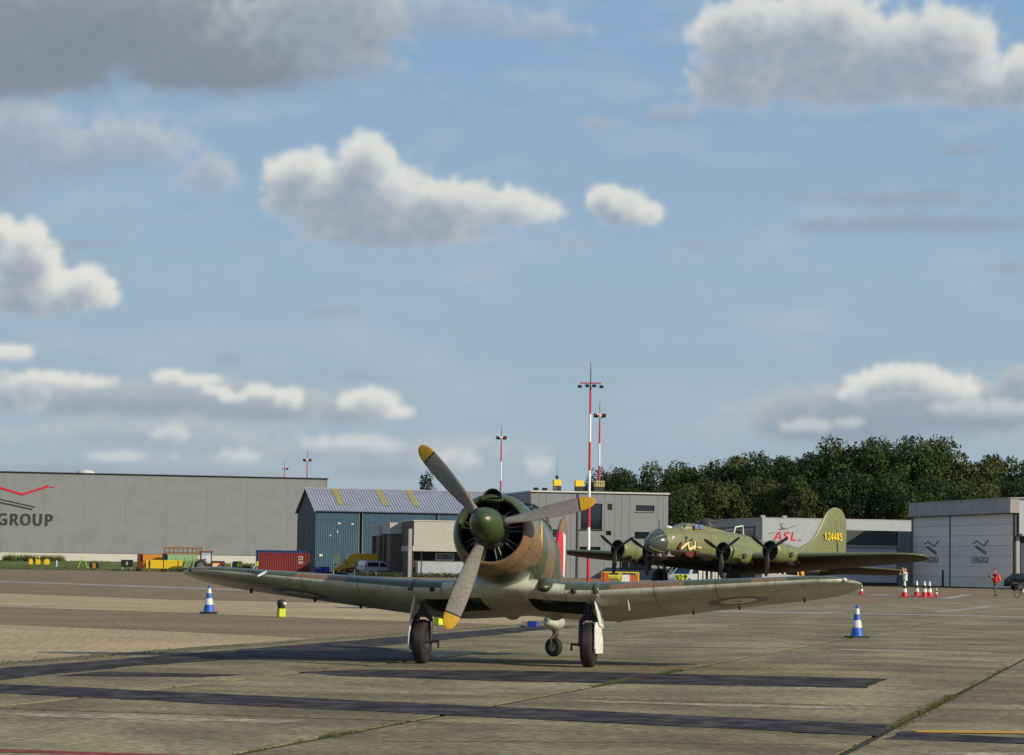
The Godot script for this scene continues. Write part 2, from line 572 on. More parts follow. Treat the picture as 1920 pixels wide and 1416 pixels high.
# ---------------------------------------------------------------- the scene
func _ready() -> void:
	rng.seed = 7
	var cam := Camera3D.new()
	cam.name = "viewpoint"
	cam.fov = 16.44
	cam.near = 0.5
	cam.far = 6000.0
	cam.basis = Basis(Vector3.RIGHT, deg_to_rad(4.097)) * Basis(Vector3.BACK, deg_to_rad(0.85))
	cam.position = Vector3(0, 1.57, 0)
	add_child(cam)
	cam.current = true
	var we := WorldEnvironment.new()
	we.name = "surroundings"
	var env := Environment.new()
	env.background_mode = Environment.BG_SKY
	env.sky = make_sky(cam.basis)
	env.tonemap_mode = Environment.TONE_MAPPER_LINEAR
	env.tonemap_exposure = 1.0
	env.sdfgi_enabled = true
	env.ssao_enabled = true
	env.ssil_enabled = true
	we.environment = env
	add_child(we)
	var sun := DirectionalLight3D.new()
	sun.name = "sun"
	sun.light_energy = 1.5
	sun.light_color = Color(1.0, 0.945, 0.85)
	sun.light_angular_distance = 0.5
	sun.shadow_enabled = true
	add_child(sun)
	sun.look_at_from_position(Vector3(1.0, 0.53, 0.65) * 10.0, Vector3.ZERO)
	materials()
	ground()
	large_hangar()
	blue_hangar()
	brown_office()
	grey_building()
	asl_building()
	door_hangar()
	masts()
	woods()
	fighter()
	bomber()
	left_equipment()
	vehicles()
	cones_and_lights()
	behind_bomber()
	people()

# ---------------------------------------------------------------- ground
func uvp(u: float, v: float, y := 0.0) -> Vector3:
	return Vector3(0.25 * u + 0.968 * v, y, -0.968 * u + 0.25 * v)

func uvs(list: Array) -> Array:
	var r := []
	for p in list:
		var q := uvp(p[0], p[1])
		r.append([q.x, q.z])
	return r

func flat(called: String, pts: Array, y: float, m: Material) -> MeshInstance3D:
	var st := mb()
	sheet(st, pts, y)
	return structure(called, st, m)

# the same outline with its long edges broken up a little
func ragged(pts: Array) -> Array:
	var r := []
	for i in pts.size():
		var a := Vector2(pts[i][0], pts[i][1])
		var j := (i + 1) % pts.size()
		var b := Vector2(pts[j][0], pts[j][1])
		var n := maxi(1, int(a.distance_to(b) / 0.22))
		var side := (b - a).normalized().orthogonal()
		var off := 0.0
		for k in n:
			var p := a.lerp(b, float(k) / n)
			if k > 0:
				off = clampf(off * 0.7 + rng.randfn(0.0, 0.022), -0.06, 0.06)
				p += side * off
			r.append([p.x, p.y])
	return r

func crack(from: Vector2, to: Vector2, wide: float) -> void:
	var pts := []
	var n := int(from.distance_to(to) / 0.3) + 2
	var side := (to - from).normalized().orthogonal()
	var off := 0.0
	for i in n:
		off = off * 0.85 + rng.randfn(0.0, 0.06)
		var q := from.lerp(to, i / (n - 1.0)) + side * off
		var w := uvp(q.x, q.y)
		pts.append([w.x, w.z])
	stripe(pts, wide, 0.0052, M.joint, "crack")

func stripe(pts: Array, wide: float, y: float, m: Material, called := "painted_line") -> void:
	var st := mb()
	for i in pts.size() - 1:
		var a := Vector2(pts[i][0], pts[i][1])
		var b := Vector2(pts[i + 1][0], pts[i + 1][1])
		var s := (b - a).normalized().orthogonal() * wide * 0.5
		face(st, [Vector3(a.x + s.x, y, a.y + s.y), Vector3(b.x + s.x, y, b.y + s.y), Vector3(b.x - s.x, y, b.y - s.y), Vector3(a.x - s.x, y, a.y - s.y)], Vector3.UP)
	structure(called, st, m)

func ground() -> void:
	flat("ground", [[-3000, 200], [3000, 200], [3000, -4500], [-3000, -4500]], -0.06, M.ground)
	flat("asphalt_apron", [[-220, 60], [260, 60], [260, -420], [-33, -420], [-33, -345], [-220, -345]], -0.02, M.asphalt)
	flat("asphalt_band", [[-30, -76.9], [-12, -61.9], [-7.46, -58.05], [-4.0, -54.4], [-3.2, -51.4], [-7.6, -36.8], [-30, -30]], -0.016, M.tan)
	flat("asphalt_band", [[-40, -120], [-22.3, -115.1], [-13.2, -103.5], [-7.7, -102.4], [4, -101], [0.2, -68.7], [-2.8, -71.6], [-10.2, -79.0], [-16.3, -84.2], [-40, -103]], -0.016, M.tan)
	# concrete: a bed, and slabs laid on it in rows
	var bed := flat("concrete_apron", uvs([[2, -16.9], [2, 30], [99.9, 30], [99.9, -16.9]]), -0.012, M.joint)
	var shapes := []
	for k in 3:
		var st := mb()
		box(st, Vector3(0, -0.0055, 0), Vector3(4.55 - 0.015 * k, 0.013, 5.21 - 0.03 * k), Basis.IDENTITY, 0.005)
		st.generate_normals()
		shapes.append(st.commit())
	for a in 9:
		for b in 16:
			var u := 25.2 + 5.33 * (b - 1.5)
			var v := -16.75 + 4.63 * (a + 0.5) + 0.02
			var o := obj("concrete_slab", shapes[rng.randi() % 3], M["concrete%d" % (rng.randi() % 4)], bed)
			o.position = uvp(u, v, rng.randf_range(-0.0015, 0.0015))
			o.rotation = Vector3(rng.randf_range(-0.0004, 0.0004), deg_to_rad(-14.5) + rng.randf_range(-0.001, 0.001), rng.randf_range(-0.0004, 0.0004))
	flat("far_apron", uvs([[99.95, -16.9], [99.95, 40], [250, 60], [250, -2], [170, -9]]), -0.012, M.concrete2)
	flat("dirt_strip", uvs([[20, -17.25], [20, -16.5], [36, -16.35], [50, -16.6], [68, -16.4], [104, -16.55], [104, -17.2], [80, -17.4], [60, -17.15], [45, -17.5], [34, -17.2]]), -0.008, M.verge)
	# strips of newer, darker surfacing let into the concrete
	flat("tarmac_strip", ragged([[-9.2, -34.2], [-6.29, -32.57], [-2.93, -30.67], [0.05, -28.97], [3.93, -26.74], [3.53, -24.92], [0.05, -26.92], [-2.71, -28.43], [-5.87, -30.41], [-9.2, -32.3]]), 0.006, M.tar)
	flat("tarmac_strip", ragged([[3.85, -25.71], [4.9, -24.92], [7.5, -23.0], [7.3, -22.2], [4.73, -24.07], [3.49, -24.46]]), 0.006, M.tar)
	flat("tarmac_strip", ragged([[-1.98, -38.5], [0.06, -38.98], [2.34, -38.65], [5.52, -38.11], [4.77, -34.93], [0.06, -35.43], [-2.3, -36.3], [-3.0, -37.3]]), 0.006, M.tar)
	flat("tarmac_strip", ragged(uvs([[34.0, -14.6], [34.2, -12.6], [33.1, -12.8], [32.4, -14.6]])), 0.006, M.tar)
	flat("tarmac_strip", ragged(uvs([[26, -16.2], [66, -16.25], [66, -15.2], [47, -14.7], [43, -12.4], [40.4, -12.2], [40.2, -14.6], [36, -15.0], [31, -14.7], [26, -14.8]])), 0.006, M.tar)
	for c in [[22.0, -6.8, 23.6, -3.2, 0.03], [27.3, -11.5, 28.6, -8.0, 0.035], [32.0, -2.3, 33.4, 1.0, 0.03], [34.6, -6.6, 38.0, -5.2, 0.03], [44.0, -7.0, 43.2, -3.1, 0.04], [49.5, -11.4, 51.5, -8.2, 0.05], [28.6, -15.5, 29.3, -12.4, 0.04], [56.0, -6.6, 58.0, -3.3, 0.06], [63.0, -1.9, 61.5, 1.5, 0.06], [38.5, 2.2, 40.5, 5.5, 0.05]]:
		crack(Vector2(c[0], c[1]), Vector2(c[2], c[3]), c[4])
	# pale worn patches beside the joints
	for c in [[24.4, -11.8, 0.5, 3.6], [29.8, -7.2, 0.35, 3.9], [31.3, -2.6, 0.3, 3.0], [36.4, -7.0, 0.4, 3.6], [46.4, -2.5, 0.5, 3.0], [41.0, -2.4, 0.45, 2.4], [51.6, -7.1, 0.8, 3.8], [23.0, -2.4, 0.4, 3.4], [26.0, -16.2, 0.4, 3.4]]:
		var outline := []
		for k in 22:
			var a := TAU * k / 22.0
			var q := rng.randf_range(0.55, 1.0)
			outline.append([c[0] + sin(a) * c[2] * q, c[1] + (0.5 + 0.5 * cos(a) * lerpf(q, 1.0, 0.5)) * c[3]])
		flat("worn_patch", uvs(outline), 0.0032, M.worn)
	# painted lines
	stripe([[-60, -211], [-33.2, -171.1], [-15.3, -143.7], [-4, -126.5]], 3.0, -0.012, M.white_line)
	stripe([[-30, -97.5], [-16.8, -86.8], [-15.3, -85.5]], 1.1, -0.012, M.white_line)
	stripe([[-6, -92.2], [7.6, -94.2], [12.2, -94.8]], 2.2, 0.006, M.white_line)
	stripe([[12.7, -94.0], [18.2, -92.5], [30, -89.5]], 2.0, 0.006, M.white_line)
	stripe([[16.6, -101.6], [22.2, -119.9]], 0.6, -0.006, M.white_line)
	stripe([[24.7, -148.9], [31.3, -178.7]], 0.8, -0.006, M.white_line)
	for k in [[20.5, -160.5, 21.6, -160.0], [22.6, -157.6, 23.6, -157.2], [25.0, -155.0, 25.9, -155.0], [22.4, -163.0, 24.9, -171.0]]:
		stripe([[k[0], k[1]], [k[2], k[3]]], 1.7, -0.006, M.white_line)
	stripe([[3.98, -25.65], [5.05, -25.7], [8.0, -25.8]], 0.36, 0.011, M.yellow_line)
	stripe([[-6.0, -21.5], [-4.1, -21.3], [-3.1, -21.2], [-1.0, -20.9]], 0.2, 0.006, M.red_line)
	stripe([[-67, -343.0], [-34, -342.4]], 3.0, -0.012, M.worn)
	# grass bank in front of the large hangar
	var st := mb()
	var rows := []
	for prof in [[-345.5, -0.05], [-350, 0.15], [-358, 0.45], [-372, 0.95], [-381, 1.1], [-384, 1.1]]:
		var ring := []
		for i in 24:
			var x := -150.0 + i * 5.1
			ring.append(Vector3(x, prof[1] + 0.12 * sin(x * 0.7 + prof[0]) * clampf(prof[1], 0.0, 0.6), prof[0] + 0.8 * sin(x * 1.3)))
		rows.append(ring)
	for i in rows.size() - 1:
		for j in 23:
			face(st, [rows[i][j], rows[i][j + 1], rows[i + 1][j + 1], rows[i + 1][j]], Vector3.UP)
	structure("grass_bank", st, M.lawn)
	var spots := []
	for i in 5200:
		var x := rng.randf_range(-84, -34)
		var z := rng.randf_range(-383.5, -345.8)
		var y := clampf((-345.5 - z) / 36.0, 0.0, 1.0) * 1.1
		spots.append([Vector3(x, y - 0.05, z), rng.randf_range(1.6, 3.4)])
	for i in 260:
		var c := Vector3(rng.randf_range(-73, -65), 1.0, rng.randf_range(-382, -378))
		spots.append([c, rng.randf_range(5.0, 12.0)])
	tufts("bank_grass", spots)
	# grass that has grown in the joints
	spots = []
	for run in [[-7.46, 20, 24.8, 110, 0.4], [-7.46, 24.8, 33, 60, 0.25], [-7.46, 33.5, 35.8, 170, 0.5], [-7.46, 37.6, 39.6, 150, 0.5], [-7.46, 40, 60, 50, 0.25], [-7.46, 22.4, 23.4, 70, 0.55], [-2.83, 20, 26, 90, 0.35], [-2.83, 26, 33.6, 380, 0.5], [-2.83, 34, 44, 140, 0.4], [-16.85, 30, 42, 260, 0.45], [-16.85, 42, 70, 240, 0.4], [-12.1, 20, 45, 60, 0.3]]:
		for i in run[3]:
			var u := lerpf(run[1], run[2], rng.randf())
			var wide := 0.05 if run[0] > -12.0 else 0.26
			spots.append([uvp(u, run[0] + rng.randfn(0.0, wide), -0.004), rng.randf_range(0.4, 1.0) * run[4]])
	for run in [[36.0, -2.8, 1.5, 60], [30.5, -7.4, -2.9, 60], [41.2, -6.5, 2.0, 90], [62.5, -14, -4, 120], [25.2, -16, -8, 60], [73.0, -12, -2, 120]]:
		for i in run[3]:
			spots.append([uvp(run[0] + rng.randfn(0.0, 0.03), lerpf(run[1], run[2], rng.randf()), -0.004), rng.randf_range(0.12, 0.32)])
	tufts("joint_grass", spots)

func tufts(called: String, spots: Array) -> void:
	var st := mb()
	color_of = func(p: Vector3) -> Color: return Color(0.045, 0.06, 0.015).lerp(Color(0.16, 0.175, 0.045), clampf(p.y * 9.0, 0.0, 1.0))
	var r := RandomNumberGenerator.new()
	r.seed = 3
	for i in 14:
		var a := r.randf() * TAU
		var b := Vector3(cos(a), 0, sin(a)) * r.randf() * 0.06
		var lean := Vector3(cos(a), 0, sin(a)) * r.randf_range(0.01, 0.07)
		var side := Vector3(-sin(a), 0, cos(a)) * 0.006
		var tip := b + lean + Vector3.UP * r.randf_range(0.04, 0.12)
		face(st, [b - side, b + side, tip], Vector3(cos(a), 0.3, sin(a)))
	color_of = null
	st.generate_normals()
	var mm := MultiMesh.new()
	mm.transform_format = MultiMesh.TRANSFORM_3D
	mm.mesh = st.commit()
	mm.instance_count = spots.size()
	for i in spots.size():
		mm.set_instance_transform(i, Transform3D(Basis(Vector3.UP, rng.randf() * TAU).scaled(Vector3.ONE * spots[i][1]), spots[i][0]))
	var o := MultiMeshInstance3D.new()
	o.multimesh = mm
	o.material_override = M.grass
	o.name = numbered(called)
	add_child(o)
	tag(o, {"bank_grass": "green grass covering the bank below the large grey hangar", "joint_grass": "tufts of grass growing in the joints of the concrete apron"}[called], "grass")
	o.set_meta("kind", "stuff")

# ---------------------------------------------------------------- buildings
const GRID := 0.2077

# an upright wall of boxes that leaves the holes [x0, x1, y0, y1] open; its front is at z = 0
func holed(st: SurfaceTool, x0: float, x1: float, y0: float, y1: float, thick: float, holes: Array) -> void:
	var xs := [x0, x1]
	for h in holes:
		xs.append(h[0])
		xs.append(h[1])
	xs.sort()
	for i in xs.size() - 1:
		if xs[i + 1] - xs[i] < 0.001:
			continue
		var m: float = (xs[i] + xs[i + 1]) * 0.5
		var cuts := []
		for h in holes:
			if m > h[0] and m < h[1]:
				cuts.append(h)
		cuts.sort_custom(func(a, b): return a[2] < b[2])
		var y := y0
		for h in cuts + [[0, 0, y1, y1]]:
			if h[2] - y > 0.001:
				box(st, Vector3(m, (y + h[2]) * 0.5, -thick * 0.5), Vector3(xs[i + 1] - xs[i], h[2] - y, thick))
			y = h[3]

# sheeting with upright ribs, from x0 to x1 and y0 to y1, its valleys at z = 0
func ribbed(st: SurfaceTool, x0: float, x1: float, y0: float, y1: float, pitch: float, deep: float, to := Transform3D()) -> void:
	st.set_smooth_group(-1)
	var n := maxi(1, int(round((x1 - x0) / pitch)))
	var p := (x1 - x0) / n
	for i in n:
		var x := x0 + i * p
		var pr := [Vector2(x, 0), Vector2(x + p * 0.34, 0), Vector2(x + p * 0.5, deep), Vector2(x + p * 0.84, deep), Vector2(x + p, 0)]
		for k in 4:
			var d: Vector2 = pr[k + 1] - pr[k]
			face(st, [to * Vector3(pr[k].x, y0, pr[k].y), to * Vector3(pr[k + 1].x, y0, pr[k + 1].y), to * Vector3(pr[k + 1].x, y1, pr[k + 1].y), to * Vector3(pr[k].x, y1, pr[k].y)], to.basis * Vector3(-d.y, 0, d.x))

func bx(called: String, c: Vector3, s: Vector3, m: Material, parent: Node, bevel := 0.0) -> MeshInstance3D:
	var st := mb()
	box(st, c, s, Basis.IDENTITY, bevel)
	return obj(called, st, m, parent)

func window_in(parent: Node, x0: float, x1: float, y0: float, y1: float, bars: int, m_frame: Material) -> void:
	var st := mb()
	var t := 0.06
	for e in [[x0 + t / 2, (y0 + y1) / 2, t, y1 - y0], [x1 - t / 2, (y0 + y1) / 2, t, y1 - y0], [(x0 + x1) / 2, y0 + t / 2, x1 - x0 - 2 * t, t], [(x0 + x1) / 2, y1 - t / 2, x1 - x0 - 2 * t, t]]:
		box(st, Vector3(e[0], e[1], -0.16), Vector3(e[2], e[3], 0.07))
	for i in bars:
		box(st, Vector3(lerpf(x0, x1, (i + 1.0) / (bars + 1.0)), (y0 + y1) / 2, -0.165), Vector3(0.05, y1 - y0 - 2 * t, 0.05))
	var w := obj("window", st, m_frame, parent)
	bx("pane", Vector3((x0 + x1) / 2, (y0 + y1) / 2, -0.2), Vector3(x1 - x0 - 0.02, y1 - y0 - 0.02, 0.02), M.glass, w)

func mark(parent: Node, pts: Array, wide: float, to: Transform3D, m: Material, called := "logo_line") -> void:
	for i in pts.size() - 1:
		var a := Vector2(pts[i][0], pts[i][1])
		var b := Vector2(pts[i + 1][0], pts[i + 1][1])
		var d := (b - a).normalized()
		var s := d.orthogonal() * wide * 0.5
		var e := d * wide * 0.3
		var st := mb()
		prism(st, PackedVector2Array([a - s - e * (0.0 if i == 0 else 1.0), b - s + e, b + s + e, a + s - e * (0.0 if i == 0 else 1.0)]), 0.0, 0.03 + 0.004 * i, to)
		obj(called, st, m, parent)

func large_hangar() -> void:
	var t := thing("large_hangar", "vast plain grey hangar with red and black logo and GROUP in big letters", "hangar", Vector3(-28, 0, -400), GRID)
	bx("wall", Vector3(-55, 7.15, -30.1), Vector3(110, 14.3, 60), M.hangar_grey, t)
	for i in 18:
		var st := mb()
		ribbed(st, -6.1 * (i + 1) + 0.008, -6.1 * i - 0.008, 2.36, 14.16, 0.305, 0.005, Transform3D(Basis.IDENTITY, Vector3(0, 0, -0.06)))
		obj("cladding_panel", st, M.hangar_grey, t)
	bx("plinth", Vector3(-55, 1.15, -0.05), Vector3(110.2, 2.3, 0.3), M.off_white, t)
	bx("drip_edge", Vector3(-55, 2.33, -0.03), Vector3(110.1, 0.07, 0.2), M.dark_grey, t)
	bx("roof_edge", Vector3(-55, 14.3, -30), Vector3(110.3, 0.12, 60.4), M.dark_metal, t)
	bx("corner_trim", Vector3(-0.02, 8.25, -0.1), Vector3(0.18, 11.85, 0.22), M.fascia, t)
	var st := mb()
	lathe(st, [Vector2(1.5, 0), Vector2(1.4, 0.25), Vector2(1.0, 0.5), Vector2(0.4, 0.62), Vector2(0.01, 0.64)], 16, Transform3D(Basis.IDENTITY, Vector3(-36.3, 14.4, -6)))
	obj("roof_dome", st, M.off_white, t)
	lettering("GROUP", 1.78, 8.1, M.letter, t, Vector3(-45.3, 7.22, 0.01))
	lettering("FLYING", 1.78, 8.2, M.letter, t, Vector3(-54.2, 7.22, 0.01))
	var to := Transform3D(Basis.IDENTITY, Vector3(0, 0, -0.02))
	mark(t, [[-56.0, 11.2], [-53.8, 13.2], [-45.86, 10.96], [-42.1, 12.27]], 0.3, to, M.logo_red)
	mark(t, [[-42.15, 12.24], [-41.15, 12.05]], 0.12, to, M.logo_red)
	mark(t, [[-53.0, 11.0], [-43.98, 9.12]], 0.16, to, M.letter)
	mark(t, [[-53.4, 10.55], [-44.37, 8.77]], 0.22, to, M.letter)

func blue_hangar() -> void:
	var t := thing("blue_hangar", "steep roofed hangar of blue-green ribbed steel with yellow roof lights", "hangar", Vector3(-24.4, 0, -330), GRID)
	var g := PackedVector2Array([Vector2(0, 0), Vector2(18.9, 0), Vector2(18.9, 8.0), Vector2(9.45, 11.0), Vector2(0, 8.0)])
	var side := Transform3D(Basis(Vector3(0, 0, -1), Vector3.UP, Vector3(1, 0, 0)), Vector3.ZERO)
	var st := mb()
	prism(st, g, 0.0, 0.2, side)
	obj("gable_wall", st, M.gable, t)
	st = mb()
	prism(st, g, 25.8, 26.0, side)
	obj("gable_wall", st, M.gable, t)
	bx("back_wall", Vector3(13, 4, -18.8), Vector3(25.6, 8, 0.2), M.gable, t)
	bx("inner_wall", Vector3(13, 3.95, -0.35), Vector3(25.6, 7.9, 0.1), M.dark_grey, t)
	for s in [[0.0, 5.45], [5.9, 15.3], [15.6, 26.0]]:
		st = mb()
		ribbed(st, s[0], s[1], 0.05, 7.86, 0.225, 0.05, Transform3D(Basis.IDENTITY, Vector3(0, 0, 0.01)))
		obj("steel_sheeting", st, M.steel_blue, t)
	bx("corner_post", Vector3(-0.03, 3.9, 0.02), Vector3(0.1, 7.8, 0.14), M.steel_blue, t)
	for x in [5.45, 5.88, 15.58]:
		bx("door_rail", Vector3(x, 3.9, 0.06), Vector3(0.06, 7.8, 0.06), M.fascia, t)
	bx("eaves", Vector3(13, 7.95, 0.12), Vector3(26.3, 0.16, 0.24), M.dark_grey, t)
	var run := sqrt(9.85 * 9.85 + 3.13 * 3.13)
	var tilt := atan2(3.13, 9.85)
	for sd in [1.0, -1.0]:
		# laid so that y runs up the slope
		var up := Vector3(0, sin(tilt), -cos(tilt) * sd)
		var out := Vector3(0, cos(tilt), sin(tilt) * sd)
		var to := Transform3D(Basis(Vector3(sd, 0, 0), up, out), Vector3(13, 7.92, -9.45 + 9.85 * sd))
		st = mb()
		ribbed(st, -13.25, 13.25, 0, run, 0.37, 0.07, to)
		var roof := obj("roof", st, M.roof_sheet, t)
		if sd > 0:
			for x in [3.1, 8.85, 12.85, 20.4]:
				st = mb()
				ribbed(st, x - 13, x - 13 + 0.8, run * 0.27, run * 0.98, 0.2, 0.05, to.translated_local(Vector3(0, 0, 0.075)))
				obj("roof_light", st, M.roof_light, roof)
	bx("ridge", Vector3(13, 11.1, -9.45), Vector3(26.5, 0.12, 0.5), M.roof_sheet, t)
	st = mb()
	for s in [1.0, -1.0]:
		bar(st, Vector3(-0.28, 7.95, -9.45 + 9.85 * s), Vector3(-0.28, 11.08, -9.45), 0.06, 0.24)
	obj("barge_board", st, M.off_white, t)
	for p in [[2.9, 6.45, 0.35, 0.22], [4.6, 6.4, 0.3, 0.22], [2.7, 5.4, 0.16, 0.3], [0.65, 2.4, 0.4, 0.3], [1.8, 4.9, 0.18, 0.2]]:
		bx("wall_plate", Vector3(p[0], p[1], 0.08), Vector3(p[2], p[3], 0.04), M.white if p[1] < 3 else M.off_white, t)
	st = mb()
	box(st, Vector3(-0.04, 1.05, -12.6), Vector3(0.06, 2.1, 1.0))
	obj("door", st, M.recess, t)
	st = mb()
	lathe(st, [Vector2(0.3, 0), Vector2(0.3, 0.06)], 14, Transform3D(Basis(Vector3.BACK, PI / 2), Vector3(-0.01, 5.6, -6.5)))
	obj("vent", st, M.black, t)

func brown_office() -> void:
	var t := thing("office_block", "low brown office with a beige overhanging upper storey", "building", Vector3(-10.96, 0, -300), GRID)
	bx("upper_storey", Vector3(5.75, 5.0, -4.0), Vector3(11.5, 2.86, 8.0), M.beige, t)
	bx("side_wall", Vector3(-0.03, 3.2, -4.1), Vector3(0.06, 6.4, 7.8), M.brown, t)
	bx("roof_edge", Vector3(5.75, 6.46, -4.0), Vector3(11.7, 0.1, 8.2), M.off_white, t)
	bx("ledge", Vector3(5.75, 3.26, -3.9), Vector3(11.8, 0.6, 8.1), M.beige, t)
	bx("recess_wall", Vector3(5.8, 2.0, -1.6), Vector3(11.4, 1.98, 0.2), M.recess, t)
	bx("lower_wall", Vector3(5.9, 0.9, -0.3), Vector3(11.2, 1.8, 0.25), M.asl_white, t)
	bx("pillar", Vector3(-0.5, 2.75, 0.3), Vector3(0.4, 5.5, 0.4), M.fascia, t)
	bx("post", Vector3(0.85, 1.5, 0.25), Vector3(0.12, 3.0, 0.12), M.black, t)
	var st := mb()
	for e in [[3.9, 2.74, 2.2, 0.08], [3.9, 2.0, 2.2, 0.08], [2.84, 2.37, 0.08, 0.66], [4.96, 2.37, 0.08, 0.66]]:
		box(st, Vector3(e[0], e[1], -1.46), Vector3(e[2], e[3], 0.06))
	var w := obj("window", st, M.white, t)
	bx("pane", Vector3(3.9, 2.37, -1.48), Vector3(2.06, 0.7, 0.02), M.glass, w)
	for b in [[-1.4, -8.06, 6.2], [-1.75, -14.1, 6.0]]:
		var wing := bx("rear_wing", Vector3(b[0] + 4.0, b[2] / 2 - 0.6, b[1] - 2.95), Vector3(8.0, b[2] - 1.2, 5.9), M.brown, t)
		bx("parapet", Vector3(b[0] + 4.0, b[2] - 0.6, b[1] - 2.95), Vector3(8.2, 1.2, 6.04), M.beige, wing)
		bx("coping", Vector3(b[0] + 4.0, b[2] + 0.04, b[1] - 2.95), Vector3(8.3, 0.08, 6.1), M.off_white, wing)
		bx("pilaster", Vector3(b[0] - 0.1, b[2] / 2 - 0.6, b[1] - 3.5), Vector3(0.16, b[2] - 1.2, 0.8), M.recess, wing)
	# low shrubs along the foot of the office
	var spots := []
	for i in 240:
		spots.append(t.transform * Vector3(rng.randf_range(0, 11), 0.25, rng.randf_range(0.2, 0.9)))
	leaves_at("low_hedge", spots, 0.3, "ragged low hedge at the foot of the beige and white office front", Vector3(-5, 0, -301))

func grey_building() -> void:
	var t := thing("control_building", "grey clad three storey block with dark windows behind the bomber's nose", "building", Vector3(2.63, 0, -330), GRID)
	t.scale = Vector3.ONE * 1.138
	var holes := [[5.67, 8.15, 5.43, 8.31], [8.73, 9.28, 7.61, 8.32], [12.0, 14.16, 7.55, 8.23], [2.0, 3.45, 4.5, 5.36], [2.2, 3.3, 3.5, 3.95], [11.9, 13.6, 4.45, 5.25], [8.6, 9.2, 4.8, 5.3], [5.6, 8.0, 2.5, 3.5], [10.2, 13.9, 1.0, 2.2], [2.0, 3.6, 1.0, 2.3]]
	var st := mb()
	holed(st, 0, 15.75, 0, 9.5, 0.3, holes)
	obj("front_wall", st, M.cladding, t)
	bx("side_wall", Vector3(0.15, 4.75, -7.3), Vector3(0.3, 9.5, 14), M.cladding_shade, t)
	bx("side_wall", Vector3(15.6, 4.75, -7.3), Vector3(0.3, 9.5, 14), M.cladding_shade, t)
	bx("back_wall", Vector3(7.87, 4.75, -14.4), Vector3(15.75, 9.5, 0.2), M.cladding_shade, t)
	bx("inner_wall", Vector3(7.87, 4.7, -0.9), Vector3(15.1, 9.4, 0.1), M.recess, t)
	bx("roof", Vector3(7.87, 9.56, -7.2), Vector3(16.0, 0.16, 14.9), M.off_white, t)
	for i in holes.size():
		var h: Array = holes[i]
		window_in(t, h[0], h[1], h[2], h[3], [2, 0, 1, 1, 0, 1, 0, 2, 4, 1][i], M.dark_metal)
	st = mb()
	for x in [0.9, 1.75, 3.75, 4.6, 5.5, 8.45, 9.6, 10.4, 11.3, 14.6, 15.2]:
		box(st, Vector3(x, 4.7, 0.012), Vector3(0.05, 9.2, 0.02))
	obj("cladding_joint", st, M.cladding_shade, t)
	bx("downpipe", Vector3(5.32, 4.7, 0.07), Vector3(0.11, 9.3, 0.11), M.dark_grey, t)
	bx("window_sill", Vector3(6.9, 5.38, 0.06), Vector3(2.7, 0.08, 0.16), M.dark_metal, t)
	bx("window_sill", Vector3(13.08, 7.5, 0.06), Vector3(2.3, 0.08, 0.16), M.fascia, t)
	for p in [[1.2, -3.0, "nearer the fighter"], [2.3, -3.4, "farther from the fighter"]]:
		var o := bx("roof_vent", t.transform * Vector3(p[0], 9.86, p[1]), Vector3(0.68, 0.42, 0.6), M.black, self, 0.04)
		tag(o, "small black vent box on the grey block's roof edge, the one " + p[2], "vent")
	var k := 0
	for p in [[4.3, -6.0, 0.98, 10.2], [7.0, -6.5, 1.1, 10.0], [9.35, -6.5, 1.25, 10.0]]:
		var at: Vector3 = t.transform * Vector3(p[0], 9.64, p[1])
		var o := thing("marker_box", ["yellow over black roof box with round dish and tall aerial on top", "plain yellow over black roof box just right of the tall mast", "yellow over black roof box with bars across, farthest right"][k], "roof box", at, GRID)
		bx("base", Vector3(0, 0.42, 0), Vector3(p[2] - 0.04, 0.84, 0.8), M.black, o)
		bx("top", Vector3(0, 1.24, 0), Vector3(p[2], 0.8, 0.86), M.roof_light if k > 1 else M.yellow, o, 0.02)
		if k == 0:
			st = mb()
			lathe(st, [Vector2(0.01, 0.1), Vector2(0.16, 0.08), Vector2(0.25, 0.0), Vector2(0.16, -0.05), Vector2(0.01, -0.06)], 14, Transform3D(Basis(Vector3.RIGHT, PI / 2), Vector3(0, 1.95, 0)))
			obj("dish", st, M.dark_metal, o)
			st = mb()
			tube(st, [Vector3(0, 1.64, -0.1), Vector3(0, 3.2, -0.1), Vector3(0, 5.4, -0.1)], [0.035, 0.025, 0.012], 6)
			obj("aerial", st, M.dark_grey, o)
		if k == 2:
			st = mb()
			for x in [-0.5, -0.2, 0.1, 0.4]:
				box(st, Vector3(x, 1.2, 0.45), Vector3(0.05, 0.9, 0.04))
			box(st, Vector3(0, 1.3, 0.45), Vector3(1.1, 0.05, 0.045))
			obj("bars", st, M.dark_grey, o)
			st = mb()
			tube(st, [Vector3(-0.1, 1.64, 0), Vector3(-0.1, 4.2, 0)], [0.03, 0.012], 6)
			tube(st, [Vector3(-0.35, 3.4, 0), Vector3(0.1, 3.4, 0)], 0.012, 5)
			obj("aerial", st, M.dark_grey, o)
		k += 1
	var r := thing("roof_railing", "thin white railing with a round lamp on the grey block's roof", "railing", t.transform * Vector3(3.0, 9.64, -4.0), GRID)
	st = mb()
	for x in [0.0, 0.28, 0.56, 0.85]:
		tube(st, [Vector3(x, 0, 0), Vector3(x, 0.9, 0)], 0.015, 5)
	for y in [0.5, 0.9]:
		tube(st, [Vector3(0, y, 0), Vector3(0.85, y, 0)], 0.015, 5)
	obj("rails", st, M.off_white, r)
	st = mb()
	lathe(st, [Vector2(0.01, 0), Vector2(0.09, 0.06), Vector2(0.01, 0.14)], 10, Transform3D(Basis.IDENTITY, Vector3(0.05, 0.9, 0)))
	obj("lamp", st, M.white, r)

